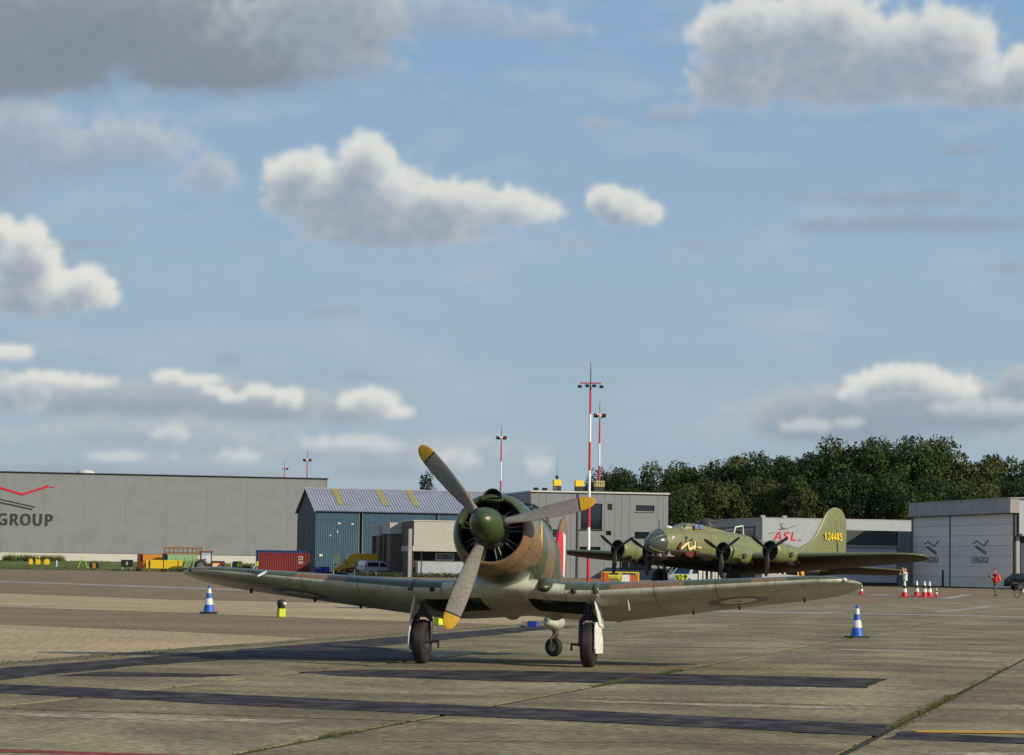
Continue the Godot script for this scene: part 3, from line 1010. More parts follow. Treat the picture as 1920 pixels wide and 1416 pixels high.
func asl_building() -> void:
	var t := thing("white_terminal", "white flat roofed building with red ASL letters behind the bomber's tail", "building", Vector3(28.96, 0, -300), GRID)
	bx("front_wall", Vector3(10.5, 3.66, -0.15), Vector3(21, 7.32, 0.3), M.asl_white, t)
	bx("back_wall", Vector3(10.5, 3.66, -25), Vector3(21, 7.32, 0.3), M.asl_white, t)
	bx("side_wall", Vector3(20.85, 3.66, -12.6), Vector3(0.3, 7.32, 24.3), M.asl_white, t)
	bx("roof", Vector3(10.5, 7.36, -12.6), Vector3(21.1, 0.12, 25.2), M.fascia, t)
	var st := mb()
	for s in [[-25.0, -19.5, 0.0, 7.3], [-19.5, -3.0, 6.2, 7.3], [-3.0, -0.32, 0.0, 7.3], [-19.5, -11.0, 3.6, 6.2], [-11.0, -3.0, 5.9, 6.2], [-11.0, -3.0, 3.6, 4.7]]:
		box(st, Vector3(0.15, (s[2] + s[3]) / 2, (s[0] + s[1]) / 2), Vector3(0.3, s[3] - s[2], s[1] - s[0]))
	obj("side_wall", st, M.fascia, t)
	bx("lintel", Vector3(-0.05, 6.35, -11.2), Vector3(0.12, 0.14, 17), M.dark_grey, t)
	for z in [-19.4, -11.0, -3.0]:
		bx("frame", Vector3(-0.05, 3.1, z), Vector3(0.1, 6.2, 0.14), M.dark_metal, t)
	st = mb()
	box(st, Vector3(0.3, 5.3, -7.0), Vector3(0.04, 1.2, 7.8))
	obj("window", st, M.glass, t)
	bx("hangar_door", Vector3(0.35, 1.8, -11.2), Vector3(0.1, 3.6, 16.4), M.dark_grey, t)
	st = mb()
	tube(st, [Vector3(-0.2, 4.6, -13.6), Vector3(-0.2, 6.0, -13.6), Vector3(-0.25, 6.1, -13.2), Vector3(-0.25, 6.1, -10.8)], 0.12, 8)
	obj("pipe", st, M.white, t)
	for x in [0.5, 3.1, 9.0]:
		bx("roof_vent", Vector3(x, 7.55, -1.5), Vector3(0.5, 0.26, 0.5), M.fascia, t)
	var to := Transform3D(Basis(Vector3.RIGHT, Vector3(0.22, 1, 0), Vector3.BACK), Vector3.ZERO)
	lettering("ASL", 1.02, 2.75, M.logo_red, t, Vector3(2.72, 5.28, 0.01), to.basis)
	lettering("nv", 0.16, 0.4, M.letter, t, Vector3(4.45, 4.84, 0.01))
	var flat_on := Transform3D(Basis.IDENTITY, Vector3(0, 0, 0.003))
	for l in [[1.9, 6.66, 2.6, 6.75, 0.05], [2.2, 6.66, 2.35, 6.12, 0.09], [1.95, 6.05, 2.75, 6.16, 0.1], [2.85, 6.12, 3.95, 6.54, 0.06], [0.75, 5.6, 1.5, 5.72, 0.04], [2.35, 6.2, 2.6, 6.3, 0.06]]:
		mark(t, [[l[0], l[1]], [l[2], l[3]]], l[4], flat_on, M.letter)

func door_hangar() -> void:
	var at := Vector3(46.7, 0, -243.3)
	var t := thing("door_hangar", "grey hangar with two broad panelled doors marked FLYINGGROUP", "hangar", at, GRID)
	var side := Basis(Vector3(0, 0, 1), Vector3.UP, Vector3(-1, 0, 0))
	bx("inner_wall", Vector3(0.4, 3.6, -13.2), Vector3(0.2, 7.2, 26.2), M.dark_grey, t)
	bx("fascia", Vector3(0.2, 7.75, -13.1), Vector3(0.9, 1.34, 26.6), M.fascia, t)
	bx("drip_edge", Vector3(-0.1, 7.06, -13.1), Vector3(0.2, 0.06, 26.5), M.black, t)
	bx("back_wall", Vector3(12, 4.2, -26.2), Vector3(24, 8.4, 0.2), M.cladding_shade, t)
	bx("roof", Vector3(12, 8.46, -13.1), Vector3(24.6, 0.1, 26.8), M.fascia, t)
	bx("front_wall", Vector3(12.3, 6.78, -0.12), Vector3(23.2, 3.26, 0.3), M.asl_white, t)
	bx("soffit", Vector3(12.4, 5.04, 0.2), Vector3(23.4, 0.22, 1.0), M.fascia, t)
	var st := mb()
	ribbed(st, 0.8, 24, 0, 4.9, 0.5, 0.06, Transform3D(Basis.IDENTITY, Vector3(0, 0, -0.4)))
	obj("roller_door", st, mat(rgb(52, 60, 76), 0.6), t)
	bx("door_frame", Vector3(0.62, 2.45, -0.2), Vector3(0.34, 4.9, 0.3), M.fascia, t)
	for d in [[-15.75, -0.25], [-26.2, -16.05]]:
		var door := bx("door", Vector3(0.24, 3.5, (d[0] + d[1]) / 2), Vector3(0.06, 7.0, d[1] - d[0]), M.dark_grey, t)
		for k in 7:
			st = mb()
			box(st, Vector3(0.17, 0.06 + 0.995 * (k + 0.5), (d[0] + d[1]) / 2), Vector3(0.08, 0.975, d[1] - d[0] - 0.02), Basis.IDENTITY, 0.012)
			obj("panel", st, M.door_panel if k % 3 else M.door_panel_dull, door)
		var c: float = -8.1 if d[1] > -1 else -21.1
		var to := Transform3D(side, Vector3(0.128, 0, c))
		lettering("FLYINGGROUP", 0.6, 4.3, M.letter, door, Vector3(0.126, 2.68, c), side)
		mark(door, [[-1.8, 4.3], [-1.4, 4.32], [-0.85, 4.52], [1.0, 4.05], [2.1, 4.55]], 0.09, to, M.letter)
		mark(door, [[-1.2, 3.98], [1.5, 3.25]], 0.13, to, M.letter)
		mark(door, [[-0.85, 4.05], [1.55, 3.42]], 0.07, to, M.letter)
	bx("door_post", Vector3(0.2, 3.5, -15.9), Vector3(0.2, 7.0, 0.24), M.black, t)
	st = mb()
	tube(st, [Vector3(0.05, 0, -17.6), Vector3(0.05, 1.7, -17.6)], 0.1, 8)
	obj("standpipe", st, M.black, t)
	# the low annex on the hangar's far corner
	var a := thing("annex", "low dark banded annex with ribbed corner beside the panelled hangar doors", "building", Vector3(41.3, 0, -269.0), GRID)
	bx("upper_band", Vector3(-4.75, 4.85, -3.1), Vector3(6.4, 1.5, 6), M.dark_grey, a)
	bx("ledge", Vector3(-4.75, 4.0, -3.0), Vector3(6.4, 0.18, 6.3), M.fascia, a)
	bx("wall", Vector3(-4.75, 1.95, -3.1), Vector3(6.4, 3.9, 6), mat(rgb(176, 178, 188), 0.7, 0.0, M.faint, 0.2), a)
	st = mb()
	ribbed(st, -1.5, -0.02, 0, 5.6, 0.185, 0.07, Transform3D(Basis.IDENTITY, Vector3(0, 0, 0.02)))
	obj("steel_sheeting", st, M.cladding, a)
	bx("core", Vector3(-0.76, 2.8, -3.1), Vector3(1.5, 5.6, 6.1), M.dark_grey, a)
	bx("foot", Vector3(-4.75, 0.15, 0.0), Vector3(6.4, 0.3, 0.3), M.recess, a)
	for c in [-3.25, -6.45]:
		for k in 5:
			st = mb()
			box(st, Vector3(c + [-0.58, -0.33, -0.08, 0.3, 0.56][k], 2.5, -0.09), Vector3(0.1, 0.78, 0.04), Basis(Vector3(1, 0, 0), Vector3(0.16 if k % 2 else -0.12, 1, 0), Vector3(0, 0, 1)))
			obj("lettering", st, M.letter, a)

func masts() -> void:
	var spots := [[8.0, -265.0, 0, "tallest lighting mast, red and white, with a cross arm of lamps, behind the bomber's wing"], [12.6, -372.0, 1, "slim red and white mast just right of the tallest one"], [-1.45, -391.0, 1, "red and white mast rising behind the fighter's engine cowling"], [-38.0, -488.0, 1, "red and white mast above the right end of the large grey hangar"], [-46.4, -536.0, 2, "shortest looking dark mast with one lamp above the grey hangar"]]
	for s in spots:
		var t := thing("light_mast", s[3], "mast", Vector3(s[0], 0, s[1]), 0.0, "airfield lighting masts")
		if s[1] == -372.0:
			t.scale = Vector3.ONE * 1.12
		var bands := [0.0, 2.6, 5.45, 8.3, 11.2, 14.1, 16.95, 19.7]
		for i in 7:
			var st := mb()
			var r0 := lerpf(0.17, 0.1, bands[i] / 20.0)
			var r1 := lerpf(0.17, 0.1, bands[i + 1] / 20.0)
			lathe(st, [Vector2(r0, bands[i]), Vector2(r1, bands[i + 1])], 10, Transform3D(), true, true)
			obj("pole", st, M.mast_red if i % 2 == 0 else M.mast_white, t)
		var st := mb()
		tube(st, [Vector3(0, 19.7, 0), Vector3(0, 21.2, 0), Vector3(0, 22.3, 0)], [0.07, 0.05, 0.03], 6)
		obj("spike", st, M.dark_metal, t)
		st = mb()
		if s[2] == 0:
			tube(st, [Vector3(-1.05, 20.1, 0), Vector3(1.05, 20.1, 0)], 0.07, 6)
			obj("cross_arm", st, M.mast_red, t)
			for p in [[-1.1, 19.75, 0.0], [1.1, 19.75, 0.0], [-0.35, 19.8, 0.4], [0.35, 19.8, 0.4]]:
				st = mb()
				box(st, Vector3(p[0], p[1], p[2]), Vector3(0.42, 0.26, 0.3), Basis(Vector3.RIGHT, 0.5), 0.06)
				obj("lamp", st, M.dark_metal, t)
		else:
			lathe(st, [Vector2(0.1, 20.4), Vector2(0.55, 20.45), Vector2(0.55, 20.55), Vector2(0.1, 20.6)], 10)
			obj("head_ring", st, M.mast_red, t)
			for k in (5 if s[2] == 1 else 1):
				st = mb()
				var a := TAU * k / 5.0 + 0.3
				box(st, Vector3(cos(a) * 0.62, 20.5, sin(a) * 0.62), Vector3(0.4, 0.5, 0.3), Basis(Vector3.UP, -a), 0.06)
				obj("lamp", st, M.white if k % 2 else M.dark_metal, t)

# ---------------------------------------------------------------- trees
func leaf_cloud(st: SurfaceTool, r: RandomNumberGenerator, lobes: Array, count: int, size: float, c0: Color, c1: Color) -> void:
	var total := 0.0
	for l in lobes:
		total += l[1] * l[1]
	for l in lobes:
		var n := int(count * l[1] * l[1] / total)
		var tone := r.randf()
		for i in n:
			var d := Vector3(r.randfn(), r.randfn(), r.randfn()).normalized()
			var rad: float = l[1] * (1.0 - 0.45 * pow(r.randf(), 2.2))
			rad *= 1.0 + 0.18 * sin(d.x * 7.0 + l[1]) * sin(d.y * 6.0 + d.z * 5.0)
			var p: Vector3 = l[0] + Vector3(d.x, d.y * l[2], d.z) * rad
			var nn := (d + Vector3(r.randfn(), r.randfn() + 0.3, r.randfn()) * 0.9).normalized()
			var u := nn.cross(Vector3(r.randfn(), r.randfn(), r.randfn())).normalized()
			var v := nn.cross(u)
			var s := size * r.randf_range(0.5, 1.2)
			var c := c0.lerp(c1, clampf(0.7 * tone + 0.3 * r.randf(), 0.0, 1.0))
			st.set_color(c)
			face(st, [p - u * s, p + v * s * 0.55, p + u * s * 1.1, p - v * s * 0.5], nn)

func leaves_at(called: String, spots: Array, size: float, label: String, at: Vector3) -> void:
	var st := mb()
	var r := RandomNumberGenerator.new()
	r.seed = spots.size()
	for p in spots:
		leaf_cloud(st, r, [[p - at, size, 0.9]], 14, size * 0.3, Color(0.05, 0.075, 0.025), Color(0.09, 0.1, 0.04))
	var o := obj(called, st, M.leaf)
	o.position = at
	tag(o, label, "hedge")

func make_tree(sd: int, tall: float, wide: float, c0: Color, c1: Color, slim := false) -> Node3D:
	var r := RandomNumberGenerator.new()
	r.seed = sd
	var t := Node3D.new()
	var st := mb()
	tube(st, [Vector3(0, -0.2, 0), Vector3(0.1, tall * 0.25, 0), Vector3(0.2, tall * 0.5, 0.1), Vector3(0.1, tall * 0.8, 0)], [0.45, 0.34, 0.24, 0.08], 8)
	for k in 7:
		var a := TAU * k / 7.0 + r.randf()
		var y := tall * r.randf_range(0.25, 0.6)
		tube(st, [Vector3(0.1, y, 0), Vector3(cos(a) * wide * 0.3, y + tall * 0.12, sin(a) * wide * 0.3), Vector3(cos(a) * wide * 0.62, y + tall * 0.26, sin(a) * wide * 0.62)], [0.16, 0.1, 0.03], 6)
	obj("trunk", st, M.bark, t)
	st = mb()
	var lobes := []
	if slim:
		for k in 16:
			lobes.append([Vector3(r.randfn() * 0.4, tall * (0.12 + 0.85 * k / 16.0), r.randfn() * 0.4), wide * (0.95 - 0.6 * pow(k / 16.0, 2.0)), 1.5])
	else:
		for k in 46:
			var h := r.randf()
			var a := r.randf() * TAU
			var reach := wide * (0.95 * sqrt(maxf(0.0, 1.0 - pow((h - 0.42) / 0.62, 2.0)))) * r.randf_range(0.55, 1.0)
			lobes.append([Vector3(cos(a) * reach, tall * (0.2 + 0.72 * h), sin(a) * reach), wide * r.randf_range(0.16, 0.36), 0.8])
		lobes.append([Vector3(0, tall * 0.55, 0), wide * 0.6, 1.2])
	leaf_cloud(st, r, lobes, 15000 if not slim else 5000, 0.26, c0, c1)
	obj("crown", st, M.leaf, t)
	return t

func woods() -> void:
	var kinds := []
	for k in 5:
		kinds.append(make_tree(40 + k, 16.0, [6.5, 7.2, 5.8, 6.8, 6.2][k], [Color(0.014, 0.024, 0.007), Color(0.017, 0.03, 0.008), Color(0.021, 0.03, 0.009), Color(0.012, 0.022, 0.009), Color(0.028, 0.037, 0.011)][k], [Color(0.052, 0.078, 0.022), Color(0.06, 0.09, 0.024), Color(0.078, 0.095, 0.028), Color(0.044, 0.068, 0.023), Color(0.1, 0.115, 0.034)][k]))
	var list := [[1120, 903, 430], [1150, 889, 400], [1190, 882, 410], [1232, 878, 395], [1275, 882, 400], [1310, 873, 390], [1345, 874, 400], [1378, 862, 385], [1412, 860, 395], [1447, 860, 380], [1480, 864, 400], [1515, 860, 385], [1552, 850, 395], [1590, 829, 380], [1630, 834, 390], [1672, 834, 385], [1706, 827, 380], [1745, 832, 390], [1782, 852, 385], [1815, 876, 395], [1848, 868, 385], [1885, 860, 390], [1925, 868, 380], [1965, 872, 395], [2010, 864, 385],
		[1180, 915, 350], [1225, 920, 352], [1270, 918, 346], [1320, 905, 350], [1365, 910, 348], [1400, 900, 352], [1450, 905, 350], [1500, 900, 346], [1545, 905, 350], [1600, 892, 348], [1650, 895, 350], [1700, 890, 346], [1755, 900, 350], [1800, 905, 352], [1850, 905, 346], [1900, 902, 350], [1950, 900, 350]]
	var i := 0
	for p in list:
		var d: float = p[2]
		var yh: float = 1059.0 + (p[0] - 960.0) * 0.01484
		var tall: float = ((yh - p[1]) * d / 4900.0 + 1.57) * 1.03
		var k: int = (i * 3 + (i / 5)) % 5
		var r: Node3D = kinds[k].duplicate()
		var front: bool = i >= 25
		r.name = numbered("broadleaf_tree")
		add_child(r)
		r.position = Vector3((p[0] - 960.0) / 4900.0 * d, 0, -d)
		r.rotation.y = i * 2.4
		var s: float = tall / 16.0
		r.scale = Vector3(maxf(s, 0.85) * (0.72 + 0.1 * (i % 3)), s, maxf(s, 0.85) * 0.8)
		tag(r, "%s tree, %s in the %s row of the wood" % [["dark green", "deep green", "olive green", "dense dark", "yellow-green"][k], ordinal(i - (25 if front else 0)), "front" if front else "rear"], "tree", "trees of the wood behind the buildings")
		i += 1
	for k in kinds:
		k.free()
	var pop := make_tree(77, 17.0, 1.7, Color(0.025, 0.04, 0.018), Color(0.06, 0.07, 0.03), true)
	pop.name = numbered("poplar_tree")
	add_child(pop)
	pop.position = Vector3(-12.7, 0, -420)
	tag(pop, "slim dark poplar behind the blue hangar's roof and the propeller blade", "tree")

func ordinal(n: int) -> String:
	var words := ["first", "second", "third", "fourth", "fifth", "sixth", "seventh", "eighth", "ninth", "tenth", "eleventh", "twelfth", "thirteenth", "fourteenth", "fifteenth", "sixteenth", "seventeenth", "eighteenth", "nineteenth", "twentieth", "twenty-first", "twenty-second", "twenty-third", "twenty-fourth", "twenty-fifth"]
	return words[n] + " from the left"

# ---------------------------------------------------------------- the fighter
func fighter_paint() -> Dictionary:
	var n := FastNoiseLite.new()
	n.seed = 21
	n.frequency = 1.3
	n.fractal_octaves = 3
	var fine := FastNoiseLite.new()
	fine.seed = 22
	fine.frequency = 9.0
	fine.fractal_octaves = 3
	var green := rgb(74, 84, 58)
	var brown := rgb(126, 100, 72)
	var belly := rgb(192, 196, 178)
	# wing: upper side in the first half of the rows, lower side in the second; 11.2 m by 3 m each
	var w := 1536
	var h := 820
	var im := Image.create_empty(w, h, false, Image.FORMAT_RGB8)
	for j in h:
		var low := j >= h / 2
		var z := -1.25 - 3.0 * (j % (h / 2)) / (h / 2.0)
		for i in w:
			var x := -5.6 + 11.2 * i / w
			var c: Color
			var m := fine.get_noise_2d(x, z)
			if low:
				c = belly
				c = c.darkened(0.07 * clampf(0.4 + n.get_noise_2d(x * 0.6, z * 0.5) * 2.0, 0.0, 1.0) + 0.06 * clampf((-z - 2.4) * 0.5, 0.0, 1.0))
				c = c.lerp(rgb(150, 136, 104), 0.2 * smoothstep(1.9, 3.6, -z))  # browner towards the trailing edge: reflection off the ground put into the colour
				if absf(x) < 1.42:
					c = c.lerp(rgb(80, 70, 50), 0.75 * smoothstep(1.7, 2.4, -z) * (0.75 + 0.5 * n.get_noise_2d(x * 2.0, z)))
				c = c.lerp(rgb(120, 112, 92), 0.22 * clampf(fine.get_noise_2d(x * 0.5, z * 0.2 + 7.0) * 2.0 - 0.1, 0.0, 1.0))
				var d := Vector2(absf(x) - 3.55, z + 2.55).length()
				if d < 0.48:
					c = rgb(44, 38, 40)
				if d < 0.29:
					c = rgb(232, 230, 220)
				if d < 0.07:
					c = rgb(74, 62, 62)
			else:
				var s := x + 0.28 * (z + 1.8) + 0.30 * n.get_noise_2d(x * 0.8, z * 0.8)
				c = green
				if (s > 1.95 and s < 2.85) or (s > 3.75 and s < 4.5) or (s > -3.35 and s < -2.45) or (s < -4.9):
					c = brown
				if absf(x) < 0.62 and z > -1.9 + 0.5 * absf(x) + 0.03 * m:
					c = belly
				if absf(x) < 0.98 and absf(x) > 0.5 and z > -1.47:
					c = belly
			c = c.darkened(0.06 + 0.09 * m)
			# skin joints
			var joint := false
			for q in [0.98, 2.35, 3.3, 4.2, 4.85]:
				if absf(absf(x) - q) < 0.006:
					joint = true
			if absf(z + 1.95) < 0.005 or absf(z + 2.95) < 0.005:
				joint = true
			if absf(absf(x) - 3.0) < 1.75 and absf(z + 3.32 - 0.08 * absf(x)) < 0.009:
				joint = true
			if joint:
				c = c.darkened(0.42)
			for q in [0.98, 2.35, 3.3, 4.2, 4.85]:
				if absf(absf(absf(x) - q) - 0.03) < 0.005 and fposmod(z, 0.07) < 0.012:
					c = c.darkened(0.25)
			for q in [1.95, 2.95]:
				if absf(absf(z + q) - 0.03) < 0.005 and fposmod(x, 0.07) < 0.012:
					c = c.darkened(0.25)
			im.set_pixel(i, j, c)
	# fuselage and cowling seen from the side: port side first, then starboard; 7.6 m by 2.6 m each
	var fw := 1280
	var fh := 880
	var fi := Image.create_empty(fw, fh, false, Image.FORMAT_RGB8)
	for j in fh:
		var star := j >= fh / 2
		var y := 1.4 - 2.6 * (j % (fh / 2)) / (fh / 2.0)
		for i in fw:
			var z := 0.4 - 7.6 * i / fw
			var wob := 0.09 * n.get_noise_2d(z * 1.2, y * 1.2 + (40.0 if star else 0.0))
			var c := green
			if star:
				if (z < -2.2 + wob and z > -3.6 + 0.5 * y + wob) or z < -5.4 + wob:
					c = brown
				if z > -1.25 and y < -0.30 + wob:
					c = brown
			else:
				var edge := -1.28 + 0.2 * y
				if y < -0.25:
					edge = -1.33 - (y + 0.25) * 2.1
				if z > edge + wob and y < 0.27 + wob:
					c = brown
				if z < -1.98 + 0.15 * y + wob and z > -2.95 - 0.5 * y + wob and y < 0.42:
					c = brown
				if z < -4.1 + 0.3 * y + wob and z > -5.2 + wob:
					c = brown
			var keel := -0.60 + 0.05 * wob
			if z > -1.2:
				keel = -2.0
			elif z > -1.9:
				keel = -0.62 + 0.2 * clampf((z + 1.9) / 0.7, 0.0, 1.0)
			elif z < -4.0:
				keel = -0.42 + 0.05 * (-4.0 - z)
			if y < keel:
				c = belly
			c = c.darkened(0.05 + 0.08 * fine.get_noise_2d(z, y + 3.0))
			for q in [-0.46, -0.95, -1.22, -1.75, -2.45, -3.4, -4.3, -5.2, -6.0]:
				if absf(z - q) < 0.006:
					c = c.darkened(0.42)
				if absf(absf(z - q) - 0.03) < 0.005 and fposmod(y, 0.06) < 0.012:
					c = c.darkened(0.25)
			# exhaust soot trailing back along the side
			var soot := clampf(1.0 - absf(y + 0.33 + 0.05 * (z + 1.4)) / (0.06 + 0.05 * (-1.3 - z)), 0.0, 1.0) * clampf((z + 3.6) / 2.2, 0.0, 1.0)
			if z < -1.3:
				c = c.lerp(rgb(38, 34, 30), 0.55 * soot * (0.7 + 0.5 * fine.get_noise_2d(z * 0.4, y * 2.0)))
			if z > -1.24 and z < -0.4 and (absf(y - 0.36) < 0.007 or absf(y + 0.24) < 0.007):
				c = c.darkened(0.4)
			if absf(y - 0.1) < 0.006 and z < -1.3:
				c = c.darkened(0.25)
			fi.set_pixel(i, j, c)
	# tail fin: 1.6 m by 1.6 m from z -7.2, y 0.2
	var ti := Image.create_empty(256, 256, false, Image.FORMAT_RGB8)
	for j in 256:
		var y := 1.8 - 1.6 * j / 256.0
		for i in 256:
			var z := -5.6 - 1.6 * i / 256.0
			var c := brown if y > 0.95 + 0.1 * n.get_noise_1d(z * 3.0) else green
			if z < -6.5:
				c = brown
			if y > 0.55 and y < 1.32:
				if z < -6.02 and z > -6.24:
					c = rgb(196, 34, 58)
				if z <= -6.24 and z > -6.46:
					c = rgb(232, 230, 224)
			if absf(z + 6.52) < 0.008:
				c = rgb(30, 30, 28)
			ti.set_pixel(i, j, c.darkened(0.04 + 0.06 * fine.get_noise_2d(z, y)))
	var out := {}
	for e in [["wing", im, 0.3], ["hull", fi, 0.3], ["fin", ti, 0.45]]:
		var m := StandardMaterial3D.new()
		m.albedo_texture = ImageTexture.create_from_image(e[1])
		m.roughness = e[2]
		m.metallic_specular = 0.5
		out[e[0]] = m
	out.green = mat(green.darkened(0.03), 0.28, 0.0, M.dirt, 0.9)
	out.spinner = mat(rgb(66, 82, 44), 0.36, 0.0, M.dirt, 0.9)
	out.belly = mat(belly, 0.5, 0.0, M.dirt, 0.9)
	return out

func body(p: Vector3) -> Vector3:
	return Vector3(0, 2.15, 1.5) + Basis(Vector3.RIGHT, deg_to_rad(-12.0)) * p

func bodies(ring: PackedVector3Array) -> PackedVector3Array:
	var r := PackedVector3Array()
	for p in ring:
		r.append(body(p))
	return r

func unbody(p: Vector3) -> Vector3:
	return Basis(Vector3.RIGHT, deg_to_rad(12.0)) * (p - Vector3(0, 2.15, 1.5))

func wing_ring(x: float) -> PackedVector3Array:
	var a := absf(x)
	var lead := -1.4
	var chord := 2.55
	var y := -0.68
	var thick := 0.16
	if a > 1.47:
		var t := (a - 1.47) / 3.33
		lead = -1.4 - 0.30 * t
		chord = lerpf(2.55, 1.55, t)
		y = -0.68 + 0.29 * t
		thick = lerpf(0.16, 0.135, t)
	if a > 4.75:
		var t := (a - 4.75) / 0.74
		var e := sqrt(maxf(0.0, 1.0 - t * t))
		var full := 2.55 - (a - 1.47) / 3.33
		chord = maxf(full * e, 0.12)
		lead -= (full - chord) * 0.42
		thick *= lerpf(0.75, 1.0, e)
	if a < 1.0:
		# the leading edge runs forward a little to meet the hull
		lead += 0.10 * pow(1.0 - a, 1.5)
		y += 0.05 * (1.0 - a)
	var fr := [1.0, 0.93, 0.85, 0.75, 0.62, 0.5, 0.38, 0.27, 0.17, 0.09, 0.04, 0.012]
	var up := PackedVector3Array()
	for k in 24:
		var f: float = fr[k] if k < 12 else (0.0 if k == 12 else fr[24 - k])
		var th := 5.0 * thick * (0.2969 * sqrt(f) - 0.126 * f - 0.3516 * f * f + 0.2843 * pow(f, 3) - 0.1036 * pow(f, 4))
		var cam := 0.02 * 4.0 * f * (1.0 - f)
		up.append(body(Vector3(x, y + chord * (cam + (th if k <= 12 else -th) + (0.0015 if k == 0 else 0.0)), lead - chord * f)))
	return up

func fighter() -> void:
	var P := fighter_paint()
	var t := thing("fighter_aircraft", "camouflaged single engined propeller fighter parked nose-on with three grey yellow-tipped blades", "aircraft", Vector3(-0.05, 0, -41.0), deg_to_rad(-11))
	# wings, with the wheel bays left open below
	var xs := [-5.49, -5.46, -5.38, -5.25, -5.05, -4.75, -4.3, -3.8, -3.2, -2.6, -2.0, -1.47, -1.28, -1.0, -0.75, -0.38, 0.0]
	var all := xs.duplicate()
	for i in range(xs.size() - 2, -1, -1):
		all.append(-xs[i])
	var rings := []
	for x in all:
		rings.append(wing_ring(x))
	var st := mb()
	var lower := [false]
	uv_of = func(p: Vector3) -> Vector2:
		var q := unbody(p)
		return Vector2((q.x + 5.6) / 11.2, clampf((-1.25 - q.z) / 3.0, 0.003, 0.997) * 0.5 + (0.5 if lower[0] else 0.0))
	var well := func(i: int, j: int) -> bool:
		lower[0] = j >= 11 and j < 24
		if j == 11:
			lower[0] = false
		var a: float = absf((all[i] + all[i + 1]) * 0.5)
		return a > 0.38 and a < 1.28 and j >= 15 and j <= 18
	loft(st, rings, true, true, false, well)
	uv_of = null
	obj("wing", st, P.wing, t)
	for s in [-1.0, 1.0]:
		# lining of the wheel bay
		st = mb()
		var a0 := wing_ring(0.38 * s)
		var a1 := wing_ring(1.28 * s)
		var up := Basis(Vector3.RIGHT, deg_to_rad(-12.0)) * Vector3(0, 0.2, 0)
		var q := [a0[15], a1[15], a1[19], a0[19]]
		for k in 4:
			var k2 := (k + 1) % 4
			var mid: Vector3 = (q[0] + q[1] + q[2] + q[3]) * 0.25
			face(st, [q[k], q[k2], q[k2] + up, q[k] + up], mid - (q[k] + q[k2]) * 0.5)
		face(st, [q[0] + up, q[1] + up, q[2] + up, q[3] + up], Vector3.DOWN)
		obj("wheel_bay", st, mat(rgb(60, 62, 54), 0.8, 0.0, M.dirt, 1.0), t)
		# cover strip over the wing joint
		st = mb()
		var rr := []
		for e in [[1.425, 1.0], [1.435, 1.014], [1.505, 1.014], [1.515, 1.0]]:
			var g := wing_ring(e[0] * s)
			var c := Vector3.ZERO
			for p in g:
				c += p
			c /= 24.0
			for k in 24:
				var d: Vector3 = g[k] - c
				g[k] = c + Vector3(d.x, d.y * (1.0 + (e[1] - 1.0) * 3.0), d.z * e[1])
			rr.append(g)
		uv_of = func(p: Vector3) -> Vector2:
			var qq := unbody(p)
			return Vector2((qq.x + 5.6) / 11.2, clampf((-1.25 - qq.z) / 3.0, 0.003, 0.997) * 0.5 + (0.5 if qq.y < -0.70 else 0.0))
		loft(st, rr, false, false)
		uv_of = null
		obj("joint_strip", st, P.wing, t)
		# hinge brackets along the trailing edge
		for x in [2.75, 3.5, 4.55]:
			var g := wing_ring(x * s)
			st = mb()
			var hb: Vector3 = g[22] + Vector3(0, -0.015, 0)
			box(st, hb, Vector3(0.022, 0.05, 0.1), Basis(Vector3.RIGHT, 0.3), 0.006)
			tube(st, [hb + Vector3(-0.016, -0.025, -0.02), hb + Vector3(0.016, -0.025, -0.02)], 0.014, 8)
			obj("hinge_bracket", st, M.black, t)
		# fillet at the wing root: a swelling that runs back along the hull
		st = mb()
		var fr := []
		for e in [[-1.3, 0.02, -0.66, 0.66], [-1.36, 0.08, -0.64, 0.66], [-1.55, 0.14, -0.60, 0.65], [-1.9, 0.18, -0.56, 0.62], [-2.4, 0.19, -0.53, 0.57], [-3.2, 0.16, -0.53, 0.46], [-4.2, 0.1, -0.54, 0.36]]:
			fr.append(bodies(ellipse(Vector3(e[3] * s, e[2], e[0]), Vector3(e[1] * 1.35, 0, 0), Vector3(0, e[1] * 0.95, 0), 18)))
		loft(st, fr)
		obj("wing_root_fillet", st, P.green, t)
		# landing light in the leading edge
		st = mb()
		var le: Vector3 = wing_ring(1.12 * s)[12]
		lathe(st, [Vector2(0.03, -0.02), Vector2(0.045, 0.0), Vector2(0.03, 0.02), Vector2(0.002, 0.03)], 10, Transform3D(Basis(Vector3.RIGHT, PI / 2), le + Vector3(0, -0.02, 0.0)))
		obj("camera_port", st, M.black, t)
		st = mb()
		var tip: Vector3 = wing_ring(5.25 * s)[12]
		lathe(st, [Vector2(0.035, -0.06), Vector2(0.03, 0.0), Vector2(0.002, 0.05)], 8, Transform3D(Basis(Vector3.RIGHT, PI / 2), tip))
		obj("wing_tip_light", st, M.lamp_clear if s > 0 else M.glass, t)
	# hull
	st = mb()
	var hull := []
	for e in [[-1.15, 0.0, 0.60, 0.62, 2.0], [-1.3, 0.0, 0.615, 0.65, 2.0], [-1.8, 0.03, 0.60, 0.72, 2.05], [-2.3, 0.06, 0.57, 0.77, 2.1], [-2.9, 0.09, 0.53, 0.80, 2.2], [-3.5, 0.12, 0.48, 0.79, 2.2], [-4.2, 0.14, 0.41, 0.68, 2.1], [-5.0, 0.14, 0.32, 0.52, 2.0], [-5.8, 0.14, 0.215, 0.38, 2.0], [-6.5, 0.15, 0.12, 0.26, 2.0], [-6.95, 0.18, 0.05, 0.13, 2.0], [-7.02, 0.19, 0.02, 0.06, 2.0]]:
